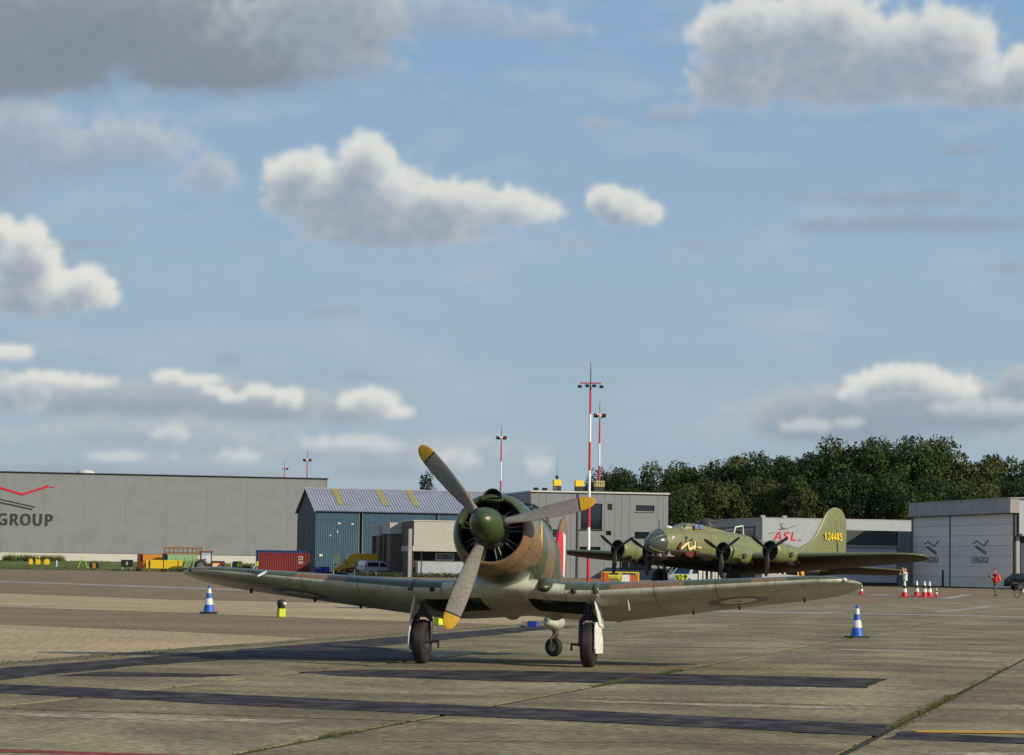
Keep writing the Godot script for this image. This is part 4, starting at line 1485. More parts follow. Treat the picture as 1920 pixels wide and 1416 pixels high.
		hull.append(bodies(ellipse(Vector3(0, e[1], e[0]), Vector3(e[2], 0, 0), Vector3(0, e[3], 0), 48, e[4])))
	var star := [0.0]
	uv_of = func(p: Vector3) -> Vector2:
		var q := unbody(p)
		return Vector2((0.4 - q.z) / 7.6, clampf((1.4 - q.y) / 2.6, 0.003, 0.997) * 0.5 + star[0])
	loft(st, hull, true, true, false, func(_i: int, j: int) -> bool:
		star[0] = 0.5 if j >= 12 and j < 36 else 0.0
		return false)
	obj("fuselage", st, P.hull, t)
	# engine cowling: outer skin, rolled lip, inner wall
	st = mb()
	var cw := []
	for e in [[-1.28, 0.612], [-1.26, 0.645], [-1.1, 0.655], [-0.8, 0.655], [-0.6, 0.645], [-0.45, 0.622], [-0.34, 0.588], [-0.28, 0.553], [-0.255, 0.525], [-0.26, 0.503], [-0.285, 0.489], [-0.34, 0.484], [-0.5, 0.49]]:
		cw.append(bodies(ellipse(Vector3(0, 0, e[0]), Vector3(e[1], 0, 0), Vector3(0, e[1], 0), 72)))
	loft(st, cw, false, false, false, func(_i: int, j: int) -> bool:
		star[0] = 0.5 if j >= 18 and j < 54 else 0.0
		return false)
	uv_of = null
	obj("engine_cowling", st, P.hull, t)
	st = mb()
	loft(st, [bodies(ellipse(Vector3(0, 0, -0.5), Vector3(0.492, 0, 0), Vector3(0, 0.492, 0), 48)), bodies(ellipse(Vector3(0, 0, -1.1), Vector3(0.56, 0, 0), Vector3(0, 0.56, 0), 48))], false, true, true)
	obj("cowling_liner", st, M.soot, t)
	# fasteners that catch the sun round the cowling
	for k in 10:
		var a := -2.4 + k * 0.42
		st = mb()
		lathe(st, [Vector2(0.012, 0.0), Vector2(0.010, 0.006), Vector2(0.001, 0.009)], 8, Transform3D(Basis(Vector3.RIGHT, deg_to_rad(-12)) * Basis(Vector3.BACK, a - PI / 2), body(Vector3(cos(a) * 0.652, sin(a) * 0.652, -0.72))))
		obj("fastener", st, M.metal, t)
	# intake scoop on the cowling
	st = mb()
	var sc := []
	for e in [[-0.24, 0.150, 0.168, 0.462], [-0.225, 0.158, 0.176, 0.462], [-0.24, 0.166, 0.182, 0.456], [-0.4, 0.175, 0.190, 0.45], [-0.8, 0.19, 0.19, 0.46], [-1.2, 0.2, 0.16, 0.5], [-1.55, 0.19, 0.06, 0.6]]:
		var ring := PackedVector3Array()
		for k in 25:
			var a := PI * k / 24.0
			ring.append(body(Vector3(cos(a) * e[1], e[3] + sin(a) * e[2], e[0])))
		sc.append(ring)
	uv_of = func(p: Vector3) -> Vector2:
		var q := unbody(p)
		return Vector2((0.4 - q.z) / 7.6, clampf((1.4 - q.y) / 2.6, 0.003, 0.997) * 0.5)
	loft(st, sc, false, true)
	uv_of = null
	obj("air_scoop", st, P.hull, t)
	st = mb()
	var si := []
	for e in [[-0.235, 0.146, 0.160, 0.466], [-0.5, 0.14, 0.15, 0.47]]:
		var ring := PackedVector3Array()
		for k in 25:
			var a := PI * k / 24.0
			ring.append(body(Vector3(cos(a) * e[1], e[3] + sin(a) * e[2], e[0])))
		si.append(ring)
	loft(st, si, false, true, true)
	obj("scoop_duct", st, M.soot, t)
	# engine
	var eng := Node3D.new()
	eng.name = "engine"
	t.add_child(eng)
	st = mb()
	lathe(st, [Vector2(0.11, -0.02), Vector2(0.13, -0.16), Vector2(0.20, -0.24), Vector2(0.27, -0.34), Vector2(0.27, -0.8)], 28, Transform3D(Basis(Vector3.RIGHT, deg_to_rad(-12) + PI / 2), body(Vector3.ZERO)))
	obj("crankcase", st, mat(rgb(92, 94, 92), 0.5, 0.3, M.dirt, 2.0), eng)
	for k in 9:
		var a := TAU * k / 9.0 + 0.12
		var dirv := Vector3(cos(a), sin(a), 0)
		var prof := []
		for f in 13:
			var r := 0.26 + 0.017 * f
			prof.append(Vector2(0.066, r))
			prof.append(Vector2(0.085, r + 0.004))
			prof.append(Vector2(0.085, r + 0.009))
			prof.append(Vector2(0.066, r + 0.012))
		var b := Basis(Vector3.RIGHT, deg_to_rad(-12.0)) * Basis(dirv.cross(Vector3.BACK), dirv, Vector3.BACK)
		st = mb()
		lathe(st, prof, 14, Transform3D(b, body(Vector3(0, 0, -0.52))))
		obj("cylinder", st, M.black, eng)
		st = mb()
		for sd in [-0.045, 0.045]:
			var off: Vector3 = dirv.cross(Vector3.BACK) * sd
			tube(st, [body(dirv * 0.24 + off * 0.6 + Vector3(0, 0, -0.36)), body(dirv * 0.46 + off + Vector3(0, 0, -0.44))], 0.011, 6)
		obj("pushrod", st, M.metal, eng)
	# propeller
	var prop := Node3D.new()
	prop.name = "propeller"
	t.add_child(prop)
	st = mb()
	lathe(st, [Vector2(0.2463, -0.170), Vector2(0.2613, -0.150), Vector2(0.2632, 0.000), Vector2(0.2557, 0.120), Vector2(0.2331, 0.240), Vector2(0.1927, 0.350), Vector2(0.1410, 0.435), Vector2(0.0799, 0.490), Vector2(0.0282, 0.512), Vector2(0.0038, 0.516)], 40, Transform3D(Basis(Vector3.RIGHT, deg_to_rad(-12) + PI / 2), body(Vector3.ZERO)))
	obj("spinner", st, P.spinner, prop)
	st = mb()
	lathe(st, [Vector2(0.2645, -0.02), Vector2(0.2655, -0.015), Vector2(0.2655, -0.008), Vector2(0.2635, -0.003)], 40, Transform3D(Basis(Vector3.RIGHT, deg_to_rad(-12) + PI / 2), body(Vector3(0, 0, -0.13))), false)
	obj("spinner_seam", st, M.dark_metal, prop)
	var grey_blade := mat(rgb(136, 130, 120), 0.5, 0.0, M.dirt, 1.3)
	for ang in [14.0, 132.5, 251.5]:
		var a := deg_to_rad(ang)
		var out := Vector3(cos(a), sin(a), 0)
		var across := Vector3(-sin(a), cos(a), 0)
		var sets := {"blade": [], "blade_tip": [], "tip_line": []}
		for e in [[0.2, 0.07, 0.07, 55], [0.3, 0.075, 0.06, 50], [0.42, 0.095, 0.042, 44], [0.6, 0.12, 0.03, 38], [0.85, 0.136, 0.024, 32], [1.1, 0.141, 0.019, 27], [1.3, 0.136, 0.015, 24], [1.42, 0.13, 0.013, 22.5], [1.445, 0.128, 0.0125, 22], [1.455, 0.127, 0.0125, 22], [1.5, 0.124, 0.012, 21.5], [1.57, 0.106, 0.010, 21], [1.62, 0.084, 0.009, 20.5], [1.65, 0.06, 0.007, 20], [1.668, 0.034, 0.005, 20], [1.675, 0.01, 0.003, 20]]:
			var tw := deg_to_rad(e[3])
			var cd := across * cos(tw) - Vector3.BACK * sin(tw)
			var nd := across * sin(tw) + Vector3.BACK * cos(tw)
			var ring := bodies(ellipse(out * e[0], cd * e[1], nd * e[2], 20))
			if e[0] <= 1.42:
				sets.blade.append(ring)
			if e[0] >= 1.42 and e[0] <= 1.445:
				sets.tip_line.append(ring)
			if e[0] == 1.42 or e[0] >= 1.445:
				if e[0] != 1.42:
					sets.blade_tip.append(ring)
		for k in sets:
			st = mb()
			loft(st, sets[k])
			obj(k, st, grey_blade if k == "blade" else (M.prop_yellow if k == "blade_tip" else M.black), prop)
		st = mb()
		lathe(st, [Vector2(0.1, 0.22), Vector2(0.105, 0.275), Vector2(0.09, 0.3)], 18, Transform3D(Basis(Vector3.RIGHT, deg_to_rad(-12.0)) * Basis(out.cross(Vector3.BACK), out, Vector3.BACK), body(Vector3.ZERO)))
		obj("blade_cuff", st, M.dark_metal, prop)
	# canopy
	st = mb()
	var cn := []
	for e in [[-2.35, 0.30, 0.02, 0.78], [-2.6, 0.34, 0.16, 0.78], [-2.85, 0.34, 0.28, 0.78], [-3.3, 0.33, 0.31, 0.80], [-3.8, 0.30, 0.25, 0.78], [-4.3, 0.24, 0.14, 0.74], [-4.7, 0.14, 0.02, 0.68]]:
		var ring := PackedVector3Array()
		for k in 17:
			var a := PI * k / 16.0
			ring.append(body(Vector3(cos(a) * e[1], e[3] + sin(a) * e[2] - 0.03, e[0])))
		cn.append(ring)
	loft(st, cn, true, true)
	var can := obj("canopy", st, M.glass, t)
	st = mb()
	for i in range(1, 6):
		var pts := []
		for p in cn[i]:
			pts.append(p + Vector3(0, 0.004, 0))
		tube(st, pts, 0.016, 6)
	for k in [2, 6, 10, 14]:
		var pts := []
		for ring in cn:
			pts.append(ring[k] + Vector3(0, 0.004, 0))
		tube(st, pts, 0.014, 6)
	obj("canopy_frame", st, P.green, can)
	# tail
	st = mb()
	var fin_rings := []
	for e in [[0.3, -5.5, 1.5], [0.6, -5.75, 1.24], [0.95, -5.95, 1.06], [1.25, -6.08, 0.9], [1.45, -6.2, 0.74], [1.58, -6.33, 0.54], [1.66, -6.5, 0.3], [1.69, -6.6, 0.08]]:
		var ring := PackedVector3Array()
		for k in 20:
			var f: float = 0.5 + 0.5 * cos(TAU * k / 20.0)
			var th: float = 0.085 * e[2] * sqrt(f) * (1.0 - f) * 2.2 + 0.004
			ring.append(body(Vector3(th if k < 10 else -th, e[0], e[1] - e[2] * f)))
		fin_rings.append(ring)
	uv_of = func(p: Vector3) -> Vector2:
		var q := unbody(p)
		return Vector2((-5.6 - q.z) / 1.6, (1.8 - q.y) / 1.6)
	loft(st, fin_rings)
	uv_of = null
	obj("tail_fin", st, P.fin, t)
	st = mb()
	var tp := []
	for x in [-1.75, -1.7, -1.55, -1.2, -0.6, 0.0, 0.6, 1.2, 1.55, 1.7, 1.75]:
		var c: float = 1.15 * sqrt(maxf(0.02, 1.0 - pow(absf(x) / 1.78, 3.0)))
		tp.append(bodies(ellipse(Vector3(x, 0.22, -6.1), Vector3(0, 0, c * 0.5), Vector3(0, 0.045 * c + 0.005, 0), 20)))
	uv_of = func(p: Vector3) -> Vector2:
		var q := unbody(p)
		return Vector2((q.x + 5.6) / 11.2, 0.2 + 0.1 * (q.z + 6.1))
	loft(st, tp)
	uv_of = null
	obj("tailplane", st, P.wing, t)
	# gold figure painted on the cowling's port side
	st = mb()
	var fig := PackedVector2Array([Vector2(-0.055, 0.16), Vector2(-0.01, 0.17), Vector2(0.0, 0.10), Vector2(0.035, 0.02), Vector2(0.02, -0.05), Vector2(0.045, -0.09), Vector2(0.03, -0.15), Vector2(0.055, -0.2), Vector2(0.05, -0.245), Vector2(0.02, -0.18), Vector2(0.005, -0.12), Vector2(-0.012, -0.05), Vector2(-0.03, -0.1), Vector2(-0.04, -0.04), Vector2(-0.05, 0.06)])
	prism(st, fig, 0.0, 0.006, Transform3D(Basis(Vector3.RIGHT, deg_to_rad(-12.0)) * Basis(Vector3(0, 0, -1.6), Vector3(0, 1, 0), Vector3(1, 0, 0)), body(Vector3(0.652, 0.12, -0.98))))
	obj("cowling_emblem", st, M.yellow, t)
	# pitot tube under the starboard wing
	st = mb()
	var pb: Vector3 = wing_ring(-3.95)[12]
	tube(st, [pb + Vector3(0.02, 0.05, -0.2), pb + Vector3(0.1, -0.02, 0.55), pb + Vector3(0.11, -0.03, 0.62)], [0.022, 0.018, 0.01], 8)
	obj("pitot_tube", st, M.white, t)
	st = mb()
	var db: Vector3 = wing_ring(1.95)[15]
	box(st, db + Vector3(0, -0.07, 0.0), Vector3(0.012, 0.2, 0.09), Basis(Vector3.BACK, 0.15), 0.004)
	obj("drain_fin", st, P.belly, t)
	# undercarriage
	for s in [-1.0, 1.0]:
		var leg := Node3D.new()
		leg.name = "main_gear" if s < 0 else "main_gear_001"
		t.add_child(leg)
		var hub := Vector3(1.33 * s, 0.345, 0.0)
		var wh := Basis(Vector3.UP, 0.0)
		st = mb()
		var prof := []
		for e in [[0.17, -0.085], [0.24, -0.10], [0.30, -0.098], [0.330, -0.082], [0.343, -0.055], [0.347, -0.02], [0.347, 0.02], [0.343, 0.055], [0.330, 0.082], [0.30, 0.098], [0.24, 0.10], [0.17, 0.085]]:
			prof.append(Vector2(e[0], e[1]))
		lathe(st, prof, 48, Transform3D(Basis(Vector3.BACK, -PI / 2), hub), false)
		obj("tyre", st, M.rubber, leg)
		st = mb()
		for gx in [-0.035, -0.012, 0.012, 0.035]:
			lathe(st, [Vector2(0.3455, gx - 0.004), Vector2(0.3487, gx - 0.003), Vector2(0.3487, gx + 0.003), Vector2(0.3455, gx + 0.004)], 48, Transform3D(Basis(Vector3.BACK, -PI / 2), hub), false)
		obj("tread", st, M.black, leg)
		st = mb()
		lathe(st, [Vector2(0.01, 0.06), Vector2(0.05, 0.075), Vector2(0.06, 0.05), Vector2(0.13, 0.05), Vector2(0.16, 0.085), Vector2(0.175, 0.088), Vector2(0.18, 0.07), Vector2(0.18, -0.07), Vector2(0.16, -0.085), Vector2(0.13, -0.05), Vector2(0.01, -0.05)], 28, Transform3D(Basis(Vector3.BACK, -PI / 2 * s), hub), false)
		obj("wheel_hub", st, M.metal, leg)
		# strut and fork
		st = mb()
		var top := Vector3(1.30 * s, 1.12, -0.14)
		tube(st, [top, Vector3(1.31 * s, 0.86, -0.06)], 0.062, 14)
		tube(st, [Vector3(1.31 * s, 0.88, -0.06), Vector3(1.32 * s, 0.74, -0.03)], 0.045, 14)
		obj("strut", st, mat(rgb(84, 86, 82), 0.4, 0.3, M.dirt, 2.0), leg)
		st = mb()
		for sd in [-1.0, 1.0]:
			tube(st, [Vector3(1.32 * s, 0.77, -0.03), Vector3(1.32 * s + 0.07 * sd, 0.765, -0.03), Vector3(1.32 * s + 0.125 * sd, 0.70, -0.02), Vector3(1.33 * s + 0.14 * sd, 0.52, 0.0), Vector3(1.33 * s + 0.14 * sd, 0.345, 0.0)], [0.045, 0.045, 0.035, 0.028, 0.028], 10)
		tube(st, [hub + Vector3(-0.16, 0, 0), hub + Vector3(0.16, 0, 0)], 0.03, 10)
		obj("fork", st, M.dark_metal, leg)
		st = mb()
		for e in [[-0.06, 0.80, 0.07, 0.025], [0.05, 0.83, 0.08, 0.03], [0.0, 0.88, 0.09, 0.022], [-0.075, 0.74, 0.06, 0.02], [0.08, 0.75, 0.07, 0.02]]:
			tube(st, [Vector3(1.315 * s + e[0], e[1] - 0.05, e[2] - 0.07), Vector3(1.315 * s + e[0], e[1] + 0.05, e[2] - 0.06)], e[3], 8)
		tube(st, [Vector3(1.315 * s - 0.06, 0.8, 0.03), Vector3(1.31 * s - 0.02, 0.95, 0.02), Vector3(1.30 * s, 1.08, -0.04)], 0.012, 6)
		tube(st, [Vector3(1.315 * s + 0.05, 0.8, 0.03), Vector3(1.31 * s + 0.06, 0.93, 0.02), Vector3(1.30 * s + 0.03, 1.05, -0.04)], 0.01, 6)
		box(st, Vector3(1.315 * s, 0.8, 0.03), Vector3(0.16, 0.03, 0.06), Basis.IDENTITY, 0.008)
		obj("brake_fittings", st, M.dark_metal, leg)
		# torque link and tow fitting at the inner side
		st = mb()
		tube(st, [Vector3(1.19 * s, 0.345, 0.0), Vector3(1.08 * s, 0.35, 0.02), Vector3(1.065 * s, 0.35, 0.02)], [0.022, 0.018, 0.018], 8)
		box(st, Vector3(1.06 * s, 0.31, 0.02), Vector3(0.03, 0.12, 0.04), Basis.IDENTITY, 0.006)
		obj("tow_lug", st, M.black, leg)
		# doors: a curved lower plate over the wheel, a long upper plate up to the wing
		st = mb()
		var plate := []
		for e in [[0.70, 0.02, 0.14], [0.60, -0.09, 0.26], [0.45, -0.17, 0.30], [0.30, -0.21, 0.31], [0.22, -0.2, 0.25]]:
			var ring := PackedVector3Array()
			for k in 5:
				ring.append(Vector3((1.50 + 0.02 * cos(k * 0.7) - 0.05 * maxf(0.0, (e[0] - 0.5) * 2.0)) * s, e[0], lerpf(e[1], e[2], k / 4.0)))
			for k in range(4, -1, -1):
				ring.append(ring[k] + Vector3(-0.018 * s, 0, 0))
			plate.append(ring)
		loft(st, plate, true, true, false, null, 0xFFFFFFFF)
		obj("lower_door", st, M.white, leg)
		st = mb()
		prism(st, PackedVector2Array([Vector2(-0.30, 1.06), Vector2(0.12, 1.13), Vector2(0.16, 0.92), Vector2(0.10, 0.66), Vector2(-0.16, 0.60), Vector2(-0.32, 0.78)]), 0.0, 0.02, Transform3D(Basis(Vector3(0, 0, 1), Vector3(0.20 * -s, 1, 0).normalized(), Vector3(1, 0.2 * s, 0).normalized()), Vector3(1.64 * s - 0.01, 0.0, 0)), 0.006)
		obj("upper_door", st, M.white, leg)
		st = mb()
		tube(st, [Vector3(1.36 * s, 0.82, -0.05), Vector3(1.47 * s, 0.72, -0.02)], 0.014, 6)
		tube(st, [Vector3(1.47 * s, 0.36, 0.05), Vector3(1.49 * s, 0.36, 0.1)], 0.014, 6)
		obj("door_link", st, M.dark_metal, leg)
	# tail wheel with its fairing
	var tw := Node3D.new()
	tw.name = "tail_gear"
	t.add_child(tw)
	var th := Vector3(0.0, 0.165, -4.4)
	var turn := Basis(Vector3.UP, deg_to_rad(62.0))
	st = mb()
	lathe(st, [Vector2(0.09, -0.05), Vector2(0.13, -0.062), Vector2(0.155, -0.05), Vector2(0.165, -0.02), Vector2(0.165, 0.02), Vector2(0.155, 0.05), Vector2(0.13, 0.062), Vector2(0.09, 0.05)], 36, Transform3D(turn * Basis(Vector3.BACK, -PI / 2), th), false)
	obj("tyre", st, M.rubber, tw)
	st = mb()
	lathe(st, [Vector2(0.002, 0.062), Vector2(0.022, 0.06), Vector2(0.03, 0.045), Vector2(0.052, 0.04), Vector2(0.056, 0.05), Vector2(0.07, 0.054), Vector2(0.078, 0.05), Vector2(0.09, 0.03), Vector2(0.09, -0.05), Vector2(0.002, -0.05)], 28, Transform3D(turn * Basis(Vector3.BACK, PI / 2), th), false)
	obj("wheel_hub", st, M.metal, tw)
	st = mb()
	var back := turn * Vector3(0, 0, 1)
	for sd in [-1.0, 1.0]:
		tube(st, [th + turn * Vector3(0.075 * sd, 0, 0), th + turn * Vector3(0.078 * sd, 0.14, 0.0), th + Vector3(0.02, 0.22, -0.03)], [0.018, 0.02, 0.035], 8)
	tube(st, [th + Vector3(0.02, 0.2, -0.03), th + Vector3(0.03, 0.42, -0.12)], [0.05, 0.06], 10)
	tube(st, [th + Vector3(-0.06, 0.42, 0.12), th + Vector3(0.0, 0.26, -0.0)], 0.025, 8)
	obj("fork", st, mat(rgb(74, 54, 48), 0.6, 0.0, M.dirt, 1.0), tw)
	st = mb()
	var fa := []
	for e in [[-3.85, 0.03, 0.03], [-4.0, 0.12, 0.09], [-4.3, 0.17, 0.15], [-4.7, 0.16, 0.15], [-5.0, 0.1, 0.1], [-5.2, 0.02, 0.02]]:
		fa.append(ellipse(Vector3(0, 0.60 - 0.02 * (e[0] + 4.5), e[0]), Vector3(e[1], 0, 0), Vector3(0, e[2], 0), 18))
	loft(st, fa)
	obj("fairing", st, P.belly, tw)
	# aerial mast behind the cockpit
	st = mb()
	tube(st, [body(Vector3(0.0, 0.8, -4.8)), body(Vector3(0, 1.35, -4.9))], [0.025, 0.012], 8)
	obj("aerial_mast", st, M.dark_grey, t)

# ---------------------------------------------------------------- the bomber
func foil(c: Vector3, chord: float, thick: float, along_x: bool, n := 20) -> PackedVector3Array:
	# c is the leading edge; the chord runs back along -z
	var r := PackedVector3Array()
	for k in n:
		var a := TAU * k / n
		var f := 0.5 - 0.5 * cos(a)
		var th := thick * chord * 2.6 * sqrt(f) * (1.0 - f) * 0.5 + 0.012
		var s := th if k < n / 2 else -th
		if k == 0 or k == n / 2:
			s = 0.0
		r.append(c + (Vector3(0, s, -chord * f) if along_x else Vector3(s, 0, -chord * f)))
	return r

func bomber() -> void:
	var t := thing("bomber_aircraft", "olive drab four engined wartime bomber with yellow tail number parked beyond the fighter", "aircraft", Vector3(13.25, 0, -179.0), deg_to_rad(-43))
	var st := mb()
	var hull := []
	for e in [[4.85, 3.22, 0.86, 0.86], [4.2, 3.20, 0.99, 1.0], [3.2, 3.2, 1.08, 1.1], [2.0, 3.16, 1.13, 1.18], [0.5, 3.08, 1.16, 1.22], [-1.5, 2.94, 1.16, 1.22], [-3.5, 2.8, 1.14, 1.19], [-5.5, 2.56, 1.08, 1.12], [-7.5, 2.3, 0.98, 1.02], [-9.5, 2.04, 0.84, 0.89], [-11.5, 1.82, 0.68, 0.74], [-13.5, 1.68, 0.52, 0.58], [-15.5, 1.62, 0.38, 0.44], [-16.8, 1.7, 0.3, 0.36], [-17.3, 1.74, 0.16, 0.2]]:
		hull.append(ellipse(Vector3(0, e[1], e[0]), Vector3(e[2], 0, 0), Vector3(0, e[3], 0), 40, 2.1))
	loft(st, hull)
	var fus := obj("fuselage", st, M.olive, t)
	# belly in the lower colour, a shell just proud of the hull
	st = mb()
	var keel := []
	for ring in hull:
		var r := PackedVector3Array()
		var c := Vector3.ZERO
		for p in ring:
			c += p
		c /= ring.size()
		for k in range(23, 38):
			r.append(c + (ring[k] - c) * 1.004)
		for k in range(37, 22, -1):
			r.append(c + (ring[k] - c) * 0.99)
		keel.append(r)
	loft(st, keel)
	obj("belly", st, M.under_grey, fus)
	# hoop joints along the skin
	for z in [3.2, 0.5, -1.5, -5.5, -9.5, -13.5]:
		for i in hull.size():
			if absf(hull[i][0].z - z) < 0.01:
				st = mb()
				var r2 := []
				for d in [0.02, -0.02]:
					var c := Vector3.ZERO
					for p in hull[i]:
						c += p
					c /= hull[i].size()
					var r := PackedVector3Array()
					for p in hull[i]:
						r.append(c + (p - c) * 1.003 + Vector3(0, 0, d))
					r2.append(r)
				loft(st, r2, false, false)
				obj("skin_joint", st, M.olive_dark, fus)
	# glazed nose
	st = mb()
	var nose := []
	for e in [[4.84, 3.22, 0.85], [5.2, 3.20, 0.76], [5.55, 3.17, 0.6], [5.78, 3.14, 0.42], [5.92, 3.12, 0.22], [5.96, 3.11, 0.05]]:
		nose.append(ellipse(Vector3(0, e[1], e[0]), Vector3(e[2], 0, 0), Vector3(0, e[2], 0), 28))
	loft(st, nose, false, true)
	var ng := obj("nose_glazing", st, M.nose_glass, t)
	st = mb()
	for k in [3, 8, 13, 18, 24]:
		var pts := []
		for i in 5:
			pts.append(nose[i][k])
		tube(st, pts, 0.03, 5)
	var hoop: Array = Array(nose[0])
	hoop.append(nose[0][0])
	tube(st, hoop, 0.045, 6)
	hoop = Array(nose[2])
	hoop.append(nose[2][0])
	tube(st, hoop, 0.022, 6)
	obj("nose_frame", st, M.olive, ng)
	for p in [[0.86, 3.5, 4.3, 0.3, 0.3], [1.0, 3.45, 3.1, 0.36, 0.34], [1.01, 3.42, 2.45, 0.3, 0.3]]:
		st = mb()
		box(st, Vector3(p[0], p[1], p[2]), Vector3(0.12, p[3], p[4]), Basis(Vector3.UP, 0.12), 0.03)
		obj("side_window", st, M.glass if p[2] < 4 else M.lamp_clear, t)
	st = mb()
	tube(st, [Vector3(0.98, 3.4, 2.45), Vector3(1.3, 3.42, 2.9), Vector3(1.55, 3.44, 3.3)], [0.06, 0.035, 0.03], 8)
	obj("cheek_gun", st, M.black, t)
	# chin turret
	st = mb()
	lathe(st, [Vector2(0.02, -0.36), Vector2(0.3, -0.33), Vector2(0.46, -0.2), Vector2(0.5, 0.0), Vector2(0.5, 0.3)], 20, Transform3D(Basis(Vector3.RIGHT, 0.25), Vector3(0, 2.36, 4.55)))
	var chin := obj("chin_turret", st, M.under_grey, t)
	st = mb()
	box(st, Vector3(0.22, 2.42, 5.0), Vector3(0.3, 0.35, 0.16), Basis(Vector3.UP, 0.3), 0.04)
	box(st, Vector3(-0.22, 2.42, 5.0), Vector3(0.3, 0.35, 0.16), Basis(Vector3.UP, -0.3), 0.04)
	obj("turret_shield", st, M.fascia, chin)
	for x in [-0.2, 0.2]:
		st = mb()
		tube(st, [Vector3(x, 2.3, 4.9), Vector3(x, 2.3, 5.9)], [0.05, 0.03], 8)
		obj("gun_barrel", st, M.black, chin)
	st = mb()
	box(st, Vector3(0.62, 2.5, 4.1), Vector3(0.1, 0.5, 0.9), Basis(Vector3.BACK, -0.55), 0.03)
	obj("cheek_panel", st, M.fascia, t)
	# cockpit hump, windows and top turret
	st = mb()
	var hump := []
	for e in [[3.3, 4.1, 0.3, 0.08], [2.75, 4.15, 0.56, 0.28], [2.2, 4.14, 0.74, 0.42], [1.4, 4.1, 0.8, 0.46], [0.5, 4.05, 0.8, 0.42], [-0.6, 3.98, 0.74, 0.36], [-2.0, 3.88, 0.6, 0.24], [-3.6, 3.76, 0.4, 0.12]]:
		hump.append(ellipse(Vector3(0, e[1], e[0]), Vector3(e[2], 0, 0), Vector3(0, e[3], 0), 24, 2.4))
	loft(st, hump)
	obj("cockpit_fairing", st, M.olive, t)
	for s in [-1.0, 1.0]:
		for k in 2:
			st = mb()
			var x0: float = [2.12, 1.52][k]
			prism(st, PackedVector2Array([Vector2(x0, 4.16), Vector2(x0 - 0.5, 4.16), Vector2(x0 - 0.46, 4.44), Vector2(x0 - (0.1 if k == 0 else 0.02), 4.45)]), 0.0, 0.06, Transform3D(Basis(Vector3(0.06 * s, 0, 1), Vector3(-0.28 * s, 1, 0), Vector3(1.0, 0.28 * s, 0) * s), Vector3(s * (0.77 + 0.28 * 4.16), 0, 0)))
			obj("cockpit_window", st, mat(rgb(96, 112, 138), 0.08), t)
		st = mb()
		prism(st, PackedVector2Array([Vector2(0.04, 0.0), Vector2(0.6, 0.0), Vector2(0.52, 0.34), Vector2(0.04, 0.4)]), 0.0, 0.04, Transform3D(Basis(Vector3(s, 0, -0.25), Vector3(0, 0.62, -0.7), Vector3(0.25 * s, 0.7, 0.62)), Vector3(0, 4.2, 2.92)))
		obj("windscreen", st, M.glass, t)
	st = mb()
	lathe(st, [Vector2(0.62, 0), Vector2(0.62, 0.22), Vector2(0.56, 0.44), Vector2(0.4, 0.58), Vector2(0.15, 0.64), Vector2(0.01, 0.65)], 20, Transform3D(Basis.IDENTITY, Vector3(0, 4.3, -0.35)))
	var tur := obj("top_turret", st, M.olive_dark, t)
	for k in 6:
		st = mb()
		var a := TAU * k / 6.0
		box(st, Vector3(cos(a) * 0.56, 4.62, -0.35 + sin(a) * 0.56), Vector3(0.1, 0.22, 0.42), Basis(Vector3.UP, -a), 0.02)
		obj("pane", st, M.glass, tur)
	st = mb()
	lathe(st, [Vector2(0.3, 0), Vector2(0.28, 0.16), Vector2(0.18, 0.27), Vector2(0.01, 0.31)], 16, Transform3D(Basis.IDENTITY, Vector3(0, 4.05, 3.75)))
	obj("astrodome", st, M.lamp_clear, t)
	st = mb()
	tube(st, [Vector3(0.3, 4.5, -0.1), Vector3(0.34, 4.75, 1.0)], 0.03, 6)
	tube(st, [Vector3(-0.3, 4.5, -0.1), Vector3(-0.34, 4.75, 1.0)], 0.03, 6)
	obj("turret_guns", st, M.black, tur)
	st = mb()
	tube(st, [Vector3(0, 4.0, 4.7), Vector3(0, 4.7, 4.75)], 0.025, 6)
	obj("aerial", st, M.black, t)
	st = mb()
	tube(st, [Vector3(0.1, 3.9, -3.2), Vector3(0.1, 4.4, -3.4), Vector3(0.1, 4.5, -4.2), Vector3(0.1, 3.9, -4.3)], 0.06, 8)
	obj("radio_hatch_frame", st, M.off_white, t)
	# wings
	for s in [-1.0, 1.0]:
		st = mb()
		var rings := []
		for e in [[0.6, 0.0, 5.6, 0.18], [3.2, -0.38, 5.2, 0.18], [7.0, -0.93, 4.3, 0.16], [11.0, -1.52, 3.4, 0.14], [14.0, -2.02, 2.62, 0.125], [15.0, -2.3, 2.1, 0.12], [15.5, -2.62, 1.5, 0.12], [15.78, -2.95, 0.8, 0.12], [15.85, -3.2, 0.3, 0.12]]:
			var lead := Vector3(e[0] * s, 2.32 + 0.047 * e[0] + 0.16 * e[1], e[1])
			var ring := foil(Vector3.ZERO, e[2], e[3], true, 28)
			var rr := PackedVector3Array()
			for p in ring:
				rr.append(lead + Basis(Vector3.RIGHT, deg_to_rad(-12.0)) * p)
			rings.append(rr)
		loft(st, rings)
		var wing := obj("wing", st, M.olive, t)
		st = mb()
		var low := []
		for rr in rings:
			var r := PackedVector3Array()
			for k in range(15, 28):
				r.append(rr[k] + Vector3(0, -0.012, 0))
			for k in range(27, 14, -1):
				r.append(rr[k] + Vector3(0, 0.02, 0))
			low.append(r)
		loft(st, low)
		obj("wing_underside", st, M.under_grey, wing)
